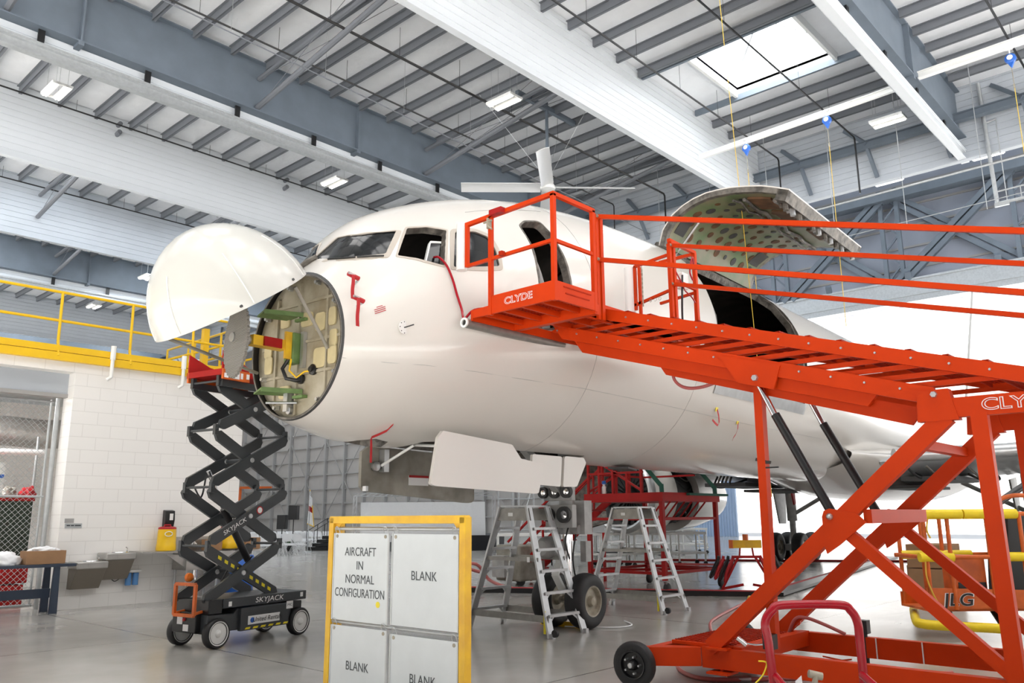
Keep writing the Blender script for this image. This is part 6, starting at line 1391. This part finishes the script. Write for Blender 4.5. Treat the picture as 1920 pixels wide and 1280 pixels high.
for b in (0, WJ):
    mb = MB(); mb.tube(jp(.02, b, 1.61), jp(LJ + .02, b, 1.61), .03); mb.tube(jp(.02, b, 1.05), jp(LJ, b, 1.05), .03); jb(mb, 'basket_rail')
mb = MB(); mb.tube(jp(.05, 0, 1.61), jp(.05, WJ, 1.61), .03); mb.tube(jp(LJ, 0, 1.61), jp(LJ, WJ, 1.61), .03); mb.tube(jp(.05, 0, 1.05), jp(.05, WJ, 1.05), .03); jb(mb, 'basket_rail')
for a, c_ in ((0.0, .62), (.64, 1.36)): mb = MB(); mb.tube(jp(a, 0, 1.61), jp(c_, 0, 1.61), .065, 16); jb(mb, 'yellow_pad', 'yelpad')
for a, c_, b in ((0.0, .45, 0), (.95, 1.42, 0), (.1, 1.1, WJ)): mb = MB(); mb.tube(jp(a, b, 1.05), jp(c_, b, 1.05), .06, 16); jb(mb, 'yellow_pad', 'yelpad')
mb = MB(); mb.path(smoothpath([jp(.35, WJ + .3, .27), jp(-.08, .1, .23), jp(-.1, -.08, .22), jp(.1, -.12, .20), jp(.7, -.14, .17), jp(1.05, -.14, .15), jp(1.25, 0, .17), jp(1.4, .3, .2)]), .06, 14); jb(mb, 'bumper_tube', 'yelpad')
mb = MB(); mb.tube(jp(.5, .4, .36), jp(.5, .3, .18), .04); mb.tube(jp(1.1, .4, .36), jp(1.1, .2, .18), .04); jb(mb, 'bumper_bracket', 'black')
mb = MB(); mb.prism([jp(.50, .1, .62), jp(.92, .1, .62), jp(.92, .1, 1.06), jp(.48, .1, 1.08)], jw * .3); cbx = jb(mb, 'control_box', bevel=.01)
mb = MB(); mb.prism([jp(.53, .098, .60), jp(.9, .098, .60), jp(.9, .098, .72), jp(.53, .098, .72)], jw * -.01); jb(mb, 'dark_band', 'black', cbx)
mb = MB(); mb.path(smoothpath([jp(1.0, .1, 1.45), jp(1.15, .1, 1.75), jp(1.4, .1, 1.85), jp(1.7, .2, 1.85)]), .03); jb(mb, 'guard_hoop')
mb = MB(); mb.path(smoothpath([jp(.15, -.03, 1.55), jp(.12, -.04, 1.40), jp(.15, -.05, 1.3)]), .012); mb.path(smoothpath([jp(.06, -.03, 1.0), jp(.05, -.04, .8), jp(.1, -.05, .6), jp(.18, -.03, .45)]), .010); jb(mb, 'lanyard', 'cord')
mb = MB(); mb.prism([jp(1.25, .2, .45), jp(1.75, .2, .45), jp(1.8, .2, 1.6), jp(1.35, .2, 1.6)], jw * .5); jb(mb, 'boom_head', 'black', bevel=.02)
mb = MB(); mb.bar(jp(1.6, .5, 1.2), jp(5.5, 1.6, .7), .3, .35); jb(mb, 'boom_arm', 'orange')
mb = MB(); mb.tube(jp(1.2, .4, 1.65), jp(2.4, .9, 2.2), .05); mb.tube(jp(1.3, .5, 1.6), jp(1.5, .6, .6), .05); jb(mb, 'boom_link', 'black')
t = thing('boom_lift_base', 'orange boom lift chassis outside the right edge', 'lift', jp(5.5, 1.6, 0)); mb = MB(); mb.box(jp(6.2, 1.8, .9), (1.6, 2.2, .8)); mb.build('chassis', 'orange', t, bevel=.03)
for s in (-1, 1):
    for k in (-1, 1): rwheel(t, jp(6.2, 1.8, .42) + V((s * .9, k * .95, 0)), (1, 0, 0), .42, .28)
# ------------------------------------------------------------------ far background
# white folding chairs in rows
def chair():
    t = thing('folding_chair', 'white folding chair in the audience rows around the black stage stairs', 'chair', (0, 0, 0), 0, 'white folding chairs in rows')
    mb = MB(); mb.rbox((-.21, -.20, .43), (.21, .20, .46)); mb.build('seat', 'chairw', t, local=True)
    mb = MB(); mb.prism([V((-.21, .20, .60)), V((.21, .20, .60)), V((.21, .26, .88)), V((-.21, .26, .88))], (0, .02, 0)); mb.build('backrest', 'chairw', t, local=True)
    for x in (-.2, .2):
        MB().tube((x, -.20, 0), (x, .26, .88), .012, 6).build('leg', 'chairw', t, local=True)
        MB().tube((x, .24, 0), (x, -.16, .45), .012, 6).build('leg', 'chairw', t, local=True)
    return t
ch0 = chair(); n = 0
for r in range(11):
    for k in range(22):
        x = 15.8 + k * .56; y = 32.6 + r * .95 - (0) 
        d = math.hypot(x, y)
        if min(math.hypot(x - p_[0], y - p_[1]) for p_ in ((23.25, 34.8), (23.6, 36.9), (22.54, 36), (22.86, 35.53))) < .75 or y / x < (1.50 if y < 38.4 else 1.36): continue
        if n == 0: ch0.location = (x, y, 0)
        else: dup(ch0, (x, y, 0))
        n += 1
# stage with stairs, railings, speakers, flag, plant
t = thing('stage_stairs', 'black portable stage steps with rails beside the white chairs', 'stairs', (25.6, 36.2, 0))
vx = V((.62, -.785, 0)); vy = V((.785, .62, 0)); o = V((24.4, 36.4, 0))
def sp3(a, b, z): return o + vx * a + vy * b + V((0, 0, z))
def bx3(mb, a0, a1, b0, b1, z0, z1): mb.prism([sp3(a0, b0, z0), sp3(a1, b0, z0), sp3(a1, b1, z0), sp3(a0, b1, z0)], (0, 0, z1 - z0)); return mb
for k in range(4):
    bx3(MB(), -.1 + k * .25, 1.6, 0, 1.2, k * .18 + .02, k * .18 + .18).build('riser_block', 'black', t); bx3(MB(), -.12 + k * .25, .35 + k * .25, -.03, 1.2, k * .18 + .18, k * .18 + .20).build('step_edge', 'galv', t)
for b in (0, 1.2):
    mb = MB(); mb.path([sp3(-.15, b, 0), sp3(-.15, b, .95), sp3(.9, b, 1.6), sp3(1.5, b, 1.6), sp3(1.5, b, .7)], .02, 6); mb.tube(sp3(.9, b, .7), sp3(.9, b, 1.6), .02, 6); mb.tube(sp3(.4, b, .3), sp3(.4, b, 1.28), .02, 6); mb.build('stair_rail', 'black', t)
bx3(MB(), 1.6, 9.5, -.5, 5, 0, .72).build('x', 'navyd', None)
tag(bpy.data.objects['x'], 'low black skirted stage behind the sign frame', 'stage').name = 'stage'
mb = MB(); bx3(mb, .9, 1.5, .3, .7, .74, 1.1); tag(mb.build('monitor_speaker', 'black'), 'black floor monitor speaker on the stage steps', 'speaker')
for k, (p, h, lab) in enumerate(((V((22.54, 36.0, 0)), 1.10, 'lower black loudspeaker on a stand, left one'), (V((22.86, 35.53, 0)), 1.55, 'higher black loudspeaker on a stand, right one'))):
    t = thing('loudspeaker', lab, 'loudspeaker', p); mb = MB(); mb.box(p + V((0, 0, h + .33)), (.42, .42, .68), Matrix.Rotation(-.9, 3, 'Z')); mb.build('cabinet', 'black', t, bevel=.01)
    mb = MB(); mb.tube(p, p + V((0, 0, h)), .025, 8); mb.build('stand_pole', 'black', t)
    for a in (0, 2.1, 4.2): MB().tube(p + V((0, 0, .5)), p + V((.4 * math.cos(a), .4 * math.sin(a), .01)), .015, 6).build('stand_leg', 'black', t)
t = thing('flag', 'white flag with red band and gold fringe on a pole behind the stage steps', 'flag', (23.25, 34.8, 0)); p = V((23.25, 34.8, 0))
MB().tube(p, p + V((0, 0, 2.95)), .02, 8).build('pole', 'galv', t); MB().tube(p + V((0, 0, 2.9)), p + V((0, 0, 3.0)), .03, 8, .005).build('finial', 'yellow', t); MB().lathe(p, (0, 0, 1), [(0, .2), (.04, .18), (.05, .03)], 16).build('pole_base', 'galv', t)
rows = []; 
for i in range(12):
    z = 2.72 - i * .125; w_ = .10 + .014 * i
    rows.append([p + vx * (w_ * (k / 7 - .2) * 1.3) + vy * (.04 * math.sin(k * 2.1 + i * .4)) + V((0, 0, z - .02 * k)) for k in range(8)])
mb = MB(); mb.slab(rows[:5], [[q + V((.006, .006, 0)) for q in r] for r in rows[:5]]); mb.build('flag_cloth', 'cloth', t); mb = MB(); mb.slab(rows[4:7], [[q + V((.006, .006, 0)) for q in r] for r in rows[4:7]]); mb.build('red_band', 'redtape', t); mb = MB(); mb.slab(rows[6:], [[q + V((.006, .006, 0)) for q in r] for r in rows[6:]]); mb.build('flag_cloth', 'cloth', t)
mb = MB(); mb.path([r[-1] for r in rows[3:]], .02, 6); mb.path(rows[-1], .02, 6); mb.build('gold_fringe', 'yellow', t)
t = thing('potted_plant', 'dark green potted plant in front of the stage steps', 'plant', (24.0, 37.4, 0)); p = V((23.6, 36.9, 0)); mb = MB(); mb.lathe(p, (0, 0, 1), [(0, .14), (.3, .18), (.31, .15)], 16); mb.build('pot', 'black', t)
mb = MB(); random.seed(4)
for i in range(70):
    a = random.random() * 2 * PI; L = .25 + random.random() * .3; e = .4 + random.random() * 1.0; b = p + V((0, 0, .3)); d = V((math.cos(a) * math.cos(e), math.sin(a) * math.cos(e), math.sin(e))); s_ = V((-math.sin(a), math.cos(a), 0)) * .03
    m_ = b + d * L * .6; e_ = b + d * L + V((0, 0, -.12)); mb.add([b - s_ * .3, b + s_ * .3, m_ + s_, m_ - s_, e_], [(0, 1, 2, 3), (3, 2, 4)])
mb.build('fronds', 'leafg', t, fix=False)
# white screen on a truss frame
t = thing('stage_backdrop', 'white cloth backdrop stretched in an aluminium truss frame', 'backdrop', (27.9, 31.6, 0))
a, b = V((25.35, 34.06, 0)), V((30.2, 29.1, 0)); d = (b - a).normalized(); zT = 2.66
rows = []; 
for i in range(7):
    z = .42 + (zT - .30 - .42) * i / 6; rows.append([a + d * (.35 + (b - a).length * k / 40 * .90) + V((.025 * math.sin(k * 1.3 + i * .5), .025 * math.cos(k * 1.7), z)) for k in range(41)])
mb = MB(); mb.slab(rows, [[q + V((.01, .01, 0)) for q in r] for r in rows]); mb.build('backdrop_cloth', 'cloth', t)
for p, q in ((a, a + V((0, 0, zT))), (b, b + V((0, 0, zT))), (a + V((0, 0, zT)), b + V((0, 0, zT)))):
    mb = MB(); e = (q - p).normalized(); o_ = (d if abs(e.z) > .5 else V((0, 0, 1))) * .14; o2 = V((d.y, -d.x, 0)) * .14; n_ = max(2, int((q - p).length / .3))
    for k in (V((0, 0, 0)), o_, o2, o_ + o2): mb.tube(p + k, q + k, .022, 6)
    for k in range(n_): u0 = p + (q - p) * (k / n_); u1 = p + (q - p) * ((k + 1) / n_); mb.tube(u0, u1 + o_, .01, 5); mb.tube(u0 + o2, u1 + o_ + o2, .01, 5)
    mb.build('truss', 'metal', t)
mb = MB(); c = a.lerp(b, .38) + V((0, 0, zT + .08)); mb.bar(c - d * .25, c + d * .25, .2, .16); mb.build('projector', 'white', t)
# scaffold tower, orange gantry, parts racks, ground power unit
t = thing('scaffold_tower', 'grey scaffold tower left of the nose gear', 'scaffold', (24.5, 22.3, 0)); c = V((24.5, 22.3, 0))
for s in (-1, 1):
    for k in (-1, 1): MB().tube(c + V((s * .6, k * .4, 0)), c + V((s * .6, k * .4, 3.0)), .03, 8).build('standard', 'galv', t)
mb = MB()
for z in (.5, 1.1, 1.7, 2.3, 2.9):
    for k in (-1, 1): mb.tube(c + V((-.6, k * .4, z)), c + V((.6, k * .4, z)), .02, 6)
    for s in (-1, 1): mb.tube(c + V((s * .6, -.4, z)), c + V((s * .6, .4, z)), .02, 6)
mb.tube(c + V((-.6, -.4, .3)), c + V((.6, -.4, 2.9)), .02, 6); mb.build('ledger', 'galv', t)
t = thing('gantry_hoist', 'orange gantry hoist frame beyond the scissor lift', 'gantry', (15.8, 28.0, 0)); p, q = V((15.67, 27.97, 0)), V((16.45, 27.1, 0))
for x in (p,): MB().bar(x, x + V((0, 0, 2.72)), .09, .09).build('upright', 'orange', t)
MB().bar(p + V((0, 0, 2.72)), q + V((0, 0, 2.72)), .10, .09).build('top_beam', 'orange', t); MB().tube(p.lerp(q, .55) + V((0, 0, 2.7)), p.lerp(q, .55) + V((0, 0, 1.9)), .012, 6).build('chain', 'galv', t)
MB().bar(p.lerp(q, .5) + V((0, 0, 2.76)), p.lerp(q, .62) + V((0, 0, 2.76)), .13, .12).build('trolley', 'galv', t)
def rack(x, y, L, rz, lab):
    t = thing('parts_rack', lab, 'rack', (0, 0, 0))
    mb = MB(); mb.rbox((0, 0, 1.0), (L, 1.0, 1.08)); mb.build('top_shelf', 'white', t, local=True)
    mb = MB(); mb.rbox((0, 0, .38), (L, 1.0, .44)); mb.build('lower_shelf', 'white', t, local=True)
    for a in range(5):
        for b in (0.04, .96): MB().tube((.05 + a * (L - .1) / 4, b, .15), (.05 + a * (L - .1) / 4, b, 1.0), .03, 8).build('leg', 'white', t, local=True); MB().lathe((.05 + a * (L - .1) / 4, b - .02, .075), (0, 1, 0), [(0, .07), (.04, .07)], 12).build('caster', 'tire', t, local=True)
    t.location = (x, y, 0); t.rotation_euler = (0, 0, rz); return t
rack(19.5, 18.6, 4.5, math.radians(-45), 'long white wheeled parts rack behind the near end of the red stand')
rack(22.0, 16.4, 3.6, math.radians(-42), 'long white wheeled parts rack below the engine')
rack(29.0, 21.0, 4.3, math.radians(-40), 'white wheeled parts rack farthest back by the door leaf')
t = thing('ladder_platform', 'light grey wheeled maintenance ladder by the pale blue door leaf', 'maintenance ladder', (31, 19, 0))
for x in (0, 1.0): MB().bar((33.5 + x, 21.7, 2.6), (34.6 + x, 20.1, .1), .05, .1).build('stringer', 'galv', t); MB().tube((33.5 + x, 21.7, .1), (33.5 + x, 21.7, 3.6), .03, 6).build('post', 'galv', t)
for k in range(8): MB().box((34.0 + k * .137, 21.5 - k * .2, 2.3 - k * .31), (1.0, .2, .03)).build('step', 'galv', t)
t = thing('ground_power_unit', 'small grey ground power unit with coiled red hose behind the first stepladder', 'power unit', (15.2, 13.8, 0)); mb = MB(); mb.rbox((14.95, 13.5, .1), (15.9, 14.3, .95)); mb.build('housing', 'baydoor', t, bevel=.05)
mb = MB(); mb.box((14.9, 14.0, .45), (.35, .4, .5)); mb.build('engine_block', 'gear', t); mb = MB(); mb.path(smoothpath([(14.7, 14.6, .3), (14.3, 14.8, .45), (14.4, 14.4, .5), (14.7, 14.3, .15), (14.4, 13.6, .05), (14.1, 13.0, .05), (13.7, 12.6, .05)]), .04); mb.build('supply_hose', 'hose', t)
for s in ((15.1, 13.6), (15.7, 14.2)): MB().lathe((s[0], s[1], .12), (0, 1, 0), [(-.04, .12), (.04, .12)], 16).build('wheel', 'tire', t)
t = thing('engine_cowl', 'dark silver removed engine cowl standing left of the red work stand', 'cowl', (16.6, 13.1, 1)); R = []; O = []
for i in range(13):
    a = 2.2 + i * .15; r0, r1 = 1.15, .95
    q = lambda s, r_: V((16.8 + s * .72, 13.4 - s * .6, 2.2)) + V((-.6 * r_ * math.cos(a), -.72 * r_ * math.cos(a), -r_ * math.sin(a) * 1.0)) * 1
    R.append([q(0, r0), q(.6, r0), q(1.2, r1)]); O.append([q(0, r0 - .04), q(.6, r0 - .04), q(1.2, r1 - .04)])
MB().slab(R, O).build('cowl_shell', 'foil', t, smooth=60); MB().bar((16.7, 13.4, .0), (16.7, 13.4, 1.2), .06, .06).build('cradle', 'red', t); MB().bar((17.4, 12.8, .0), (17.4, 12.8, 1.2), .06, .06).build('cradle', 'red', t)
# wooden crates and truck far right
for k, (x, y, z) in enumerate(((19.0, 5.2, 0), (19.0, 5.2, .5), (20.2, 5.6, 0))):
    mb = MB(); mb.rbox((x, y, z + .9 * 0), (x + 1.0, y + .8, z + .48)); tag(mb.build('wooden_crate', 'card', bevel=.01), 'brown crate under the wing, ' + ['bottom of the stack', 'top of the stack', 'standing alone'][k], 'crate')

# ------------------------------------------------------------------ ceiling fixtures
def lamp():
    t = thing('ceiling_lamp', '', 'ceiling lamp', (0, 0, 0), 0)
    mb = MB()
    for o_ in (-.22, .22): mb.prism([V((o_ - .14, -.65, .10)), V((o_ + .14, -.65, .10)), V((o_ + .12, -.65, 0)), V((o_ - .12, -.65, 0))], (0, 1.3, 0))
    for y_ in (-.62, .62): mb.box((0, y_, .05), (.44, .06, .08))
    mb.build('housing', 'lampbody', t, local=True)
    for x in (-.27, -.17, .17, .27): MB().tube((x, -.6, -.02), (x, .6, -.02), .028, 8).build('tube', 'lamp', t, local=True)
    mb = MB()
    for y in (-.5, .5): mb.tube((-.2, y, .1), (-.2, y, 1.8), .006, 4); mb.tube((.2, y, .1), (.2, y, 1.8), .006, 4)
    mb.build('hanging_wire', 'galv', t, local=True); return t
L0 = lamp()
dup(L0, (4.2, 19.2, 4.25), 0, 'ceiling lamp added inside the fenced storage room to brighten it')  # added lamp, brightens the dark storage room with the area light below
ll = bpy.data.lights.new('storage_fill_light', 'AREA'); ll.energy = 160; ll.size = 1.0; lo2 = bpy.data.objects.new('storage_fill_light', ll); COL.objects.link(lo2); lo2.location = (4.2, 19.2, 4.18)
LP = [((9.1, 31.4, 17.3), 'brightly lit twin ceiling lamp at the upper left'), ((21.2, 19.75, 17.3), 'ceiling lamp above the cockpit roof'), ((21.3, 31.0, 17.3), 'ceiling lamp above the raised nose cone'), ((33.1, 9.4, 17.3), 'ceiling lamp right of the skylight'),
      ((22.5, 63.1, 17.2), 'small distant ceiling lamp above the yellow railing'), ((22.8, 73.5, 17.2), 'farthest ceiling lamp seen between the yellow rails'), ((21.9, 52.7, 17.2), 'ceiling lamp beside the left edge of the nose cone'), ((39.2, 11.45, 17.2), 'ceiling lamp in the tail bay above the door truss'), ((39.2, 7.2, 17.2), 'ceiling lamp in the tail bay near the right edge')]
for i, (p, lab) in enumerate(LP):
    o = L0 if i == 0 else dup(L0, p); o.location = p; o['label'] = lab
    if p[0] > 36:
        pass
# more lamps out of frame that light the place
for i, p in enumerate(((2, 8, 17.3), (8, -2, 17.3), (2, 20, 17.3), (14, 3, 17.3))):
    pass
# big ceiling fan
FC = V((24.9, 20.7, 15.2)); t = thing('ceiling_fan', 'large white four-blade ceiling fan hanging over the cockpit', 'ceiling fan', FC)
mb = MB(); mb.tube(FC + V((0, 0, .1)), FC + V((0, 0, 3.9)), .07, 12); mb.build('drop_rod', 'steel', t)
mb = MB(); mb.bar(FC + V((-1.9, 0, 3.62)), FC + V((1.9, 0, 3.62)), .18, .2); mb.build('mounting_beam', 'steel', t)
mb = MB(); mb.lathe(FC, (0, 0, 1), [(-.12, .05), (-.10, .30), (-.02, .33), (.08, .28), (.30, .16), (.34, .08)], 28); mb.build('motor_hub', 'white', t)
M['blade'] = mat('white_fan_blade', (.78, .78, .78), .3, .2)
for k in range(4):
    a = math.radians((134, 217, 315, 42)[k]); d = V((math.cos(a), math.sin(a), 0)); s_ = V((-math.sin(a), math.cos(a), 0)); 
    mb = MB(); rows = []; offs = []
    for j in range(4):
        r_ = .3 + j * 1.12; rows.append([FC + d * r_ + s_ * w_ + V((0, 0, .05 * math.cos(w_ * 6) + w_ * .35)) for w_ in (-.26, -.09, .09, .26)]); offs.append([q + V((0, 0, -.03)) for q in rows[-1]])
    mb.slab(rows, offs); mb.build('fan_blade', 'blade', t)
for k in range(3):
    a = math.radians(30 + 120 * k); MB().tube(FC + V((0, 0, .3)), FC + V((3 * math.cos(a), 3 * math.sin(a), 3.8)), .008, 4).build('guy_wire', 'galv', t)
# fall-arrest rail with self-retracting lifelines
t = thing('fall_arrest_rail', 'pale overhead fall-arrest rail crossing under the skylight bay', 'rail', (29.6, 12, 16.7)); mb = MB(); mb.ibeam((29.75, 16.2, 16.75), (29.45, 7.9, 16.75), .14, .22, .03); mb.build('rail_beam', 'lampbody', t)
t = thing('fall_arrest_rail', 'pale overhead fall-arrest rail at the upper right, beyond the rightmost girder', 'rail', (29.5, 1, 17)); mb = MB(); mb.ibeam((29.5, 7.2, 16.95), (29.3, -6, 16.95), .2, .26, .03); mb.build('rail_beam', 'lampbody', t)
for k, (x, y, z, zc_, lab) in enumerate(((29.62, 13.95, 16.4, 3.9, 'blue and white lifeline reel nearest the white draft curtain'), (29.5, 10.55, 16.4, 8.3, 'blue and white lifeline reel in the middle of the fall-arrest rail'), (29.4, 4.35, 16.4, 5.5, 'dark blue lifeline reel at the upper right corner'))):
    t = thing('lifeline_reel', lab, 'lifeline reel', (x, y, z)); mb = MB(); mb.lathe((x - .08, y, z), (1, 0, 0), [(0, .12), (.03, .17), (.13, .17), (.16, .12)], 24); b_ = mb.build('reel_housing', 'blue', t); mb = MB(); mb.lathe((x - .09, y, z + .02), (-1, 0, 0), [(0, .09), (.01, .085)], 20); mb.build('label_disc', 'white', b_)
    mb = MB(); mb.prism([V((x - .06, y - .12, z - .08)), V((x - .06, y + .12, z - .08)), V((x - .06, y, z - .34))], (.12, 0, 0)); mb.build('nozzle', 'blue', t); mb = MB(); mb.tube((x, y, z + .15), (x, y, z + .36), .02, 6); mb.box((x, y, z + .38), (.14, .2, .06)); mb.build('hanger', 'white', t)
    mb = MB(); mb.tube((x, y, z - .3), (x, y, z - .9), .012, 6); mb.box((x, y, z - 1.0), (.04, .05, .16)); mb.build('snap_hook', 'hub', t)
    mb = MB(); mb.tube((x, y, z - 1.05), (x + .02, y + .02, zc_), .012, 5); mb.build('tag_line', 'cord', t)
mb = MB(); mb.tube((12.2, 6.35, 19.1), (12.6, 5.93, 1.9), .006, 5)
tag(mb.build('tag_line', 'cord'), 'thin orange tag line hanging down in front of the cargo door', 'cord')
# hanging pipe trapeze near the end curtain
t = thing('pipe_run', 'pale horizontal pipe on thin hangers crossing before the tail bay', 'pipe', (34, 12, 14.7)); mb = MB(); mb.tube((34, 24, 14.6), (34, -6, 14.8), .045, 8); mb.build('pipe', 'galv', t)
mb = MB()
mb.tube((34.2, 24, 13.0), (34.2, -6, 13.6), .015, 6); mb.build('lower_cable', 'galv', t)
for k in range(9): y = 21 - k * 2.9; mb = MB(); mb.tube((34.1, y, 13.0), (34.1, y, ZR + .1), .016, 5); mb.build('hanger_rod', 'galv', t)
t = thing('standpipe_rig', 'galvanised pipe drop with cross arms at the right edge near the ceiling', 'pipe rig', (36, 6.3, 13.6)); mb = MB(); mb.tube((35.8, 6.45, 13.6), (35.8, 6.55, ZR), .08, 12); mb.build('drop_pipe', 'galv', t)
mb = MB(); mb.tube((35.8, 6.4, 13.7), (35.8, 3.4, 13.75), .06); mb.tube((35.8, 6.4, 14.2), (35.8, 3.4, 14.25), .03); mb.tube((35.8, 6.5, 15.8), (35.8, 6.1, 15.9), .04); mb.tube((35.8, 6.5, 17.2), (35.8, 6.1, 17.25), .04); mb.tube((35.8, 6.1, 17.3), (35.8, 6.1, 13.7), .02); mb.tube((35.8, 5.6, 14.2), (35.8, 5.6, 13.7), .02); mb.box((35.8, 6.3, 13.65), (.15, .5, .16)); mb.build('cross_arm', 'galv', t)
# ------------------------------------------------------------------ lights, world, camera
w = bpy.data.worlds.new('World'); scn.world = w; w.use_nodes = True; nt = w.node_tree
bg = nt.nodes['Background']; tc = nt.nodes.new('ShaderNodeTexCoord')
sx = nt.nodes.new('ShaderNodeSeparateXYZ'); nt.links.new(tc.outputs['Generated'], sx.inputs[0])
rp = nt.nodes.new('ShaderNodeValToRGB'); rp.color_ramp.elements[0].color = (1, .97, .93, 1); rp.color_ramp.elements[1].color = (.90, .95, 1, 1)
nt.links.new(sx.outputs[2], rp.inputs[0]); nt.links.new(rp.outputs[0], bg.inputs[0]); mrx = nt.nodes.new('ShaderNodeMapRange'); mrx.interpolation_type = 'SMOOTHSTEP'; nt.links.new(sx.outputs[0], mrx.inputs[0]); mrx.inputs[1].default_value = .2; mrx.inputs[2].default_value = .95; mrx.inputs[3].default_value = .30; mrx.inputs[4].default_value = 1.9; nt.links.new(mrx.outputs[0], bg.inputs[1])
def sun(rot, e, ang, col):
    l = bpy.data.lights.new('sun', 'SUN'); l.energy = e; l.angle = math.radians(ang); l.color = col
    o = bpy.data.objects.new('sun', l); COL.objects.link(o); o.rotation_euler = [math.radians(a) for a in rot]; return o
sun((33, 0, -45), 24.0, 3, (1, .97, .92))
def area(name, loc, size, e, col=(1, 1, 1), rot=(0, 0, 0), sy=None):
    l = bpy.data.lights.new(name, 'AREA'); l.energy = e; l.color = col; l.size = size
    if sy: l.shape = 'RECTANGLE'; l.size_y = sy
    o = bpy.data.objects.new(name, l); COL.objects.link(o); o.location = loc; o.rotation_euler = [math.radians(a) for a in rot]; return o
# tidy: separate loose pieces of a few repeated parts into parts of their own
def split_loose(o):
    me_ = o.data; n = len(me_.vertices); par = list(range(n))
    def fnd(i):
        while par[i] != i: par[i] = par[par[i]]; i = par[i]
        return i
    for e in me_.edges: a, b = fnd(e.vertices[0]), fnd(e.vertices[1]); par[a] = b
    comp = {}
    for p in me_.polygons: comp.setdefault(fnd(p.vertices[0]), []).append(p)
    if len(comp) < 2: return
    for ps in comp.values():
        ids = sorted({v for p in ps for v in p.vertices}); mp = {v: i for i, v in enumerate(ids)}
        m2 = bpy.data.meshes.new(me_.name); m2.from_pydata([me_.vertices[v].co for v in ids], [], [[mp[v] for v in p.vertices] for p in ps])
        for k in me_.materials: m2.materials.append(k)
        m2.polygons.foreach_set('use_smooth', [True] * len(m2.polygons)); m2.set_sharp_from_angle(angle=.7)
        q = bpy.data.objects.new(o.name.split('.')[0], m2); COL.objects.link(q); q.parent = o.parent
    bpy.data.objects.remove(o)
for o in [o for o in bpy.data.objects if o.type == 'MESH' and o.name.split('.')[0] in SPLIT and not o.children]: split_loose(o)
YAW, PIT, ROL = (math.radians(a) for a in (42.5, 12.1, -0.4))
f = V((math.cos(YAW) * math.cos(PIT), math.sin(YAW) * math.cos(PIT), math.sin(PIT))); r = V((math.sin(YAW), -math.cos(YAW), 0)); u = r.cross(f)
r, u = r * math.cos(ROL) + u * math.sin(ROL), -r * math.sin(ROL) + u * math.cos(ROL)
cd = bpy.data.cameras.new('Camera'); cam = bpy.data.objects.new('Camera', cd); COL.objects.link(cam)
cd.sensor_width = 36; cd.lens = 1530 / 1920 * 36; cd.clip_end = 600
mw = Matrix((r, u, -f)).transposed().to_4x4(); mw.translation = (0, 0, 1.62); cam.matrix_world = mw
scn.camera = cam
scn.view_settings.view_transform = 'Standard'; scn.view_settings.look = 'None'; scn.view_settings.gamma = 1
scn.view_settings.exposure = 0.15
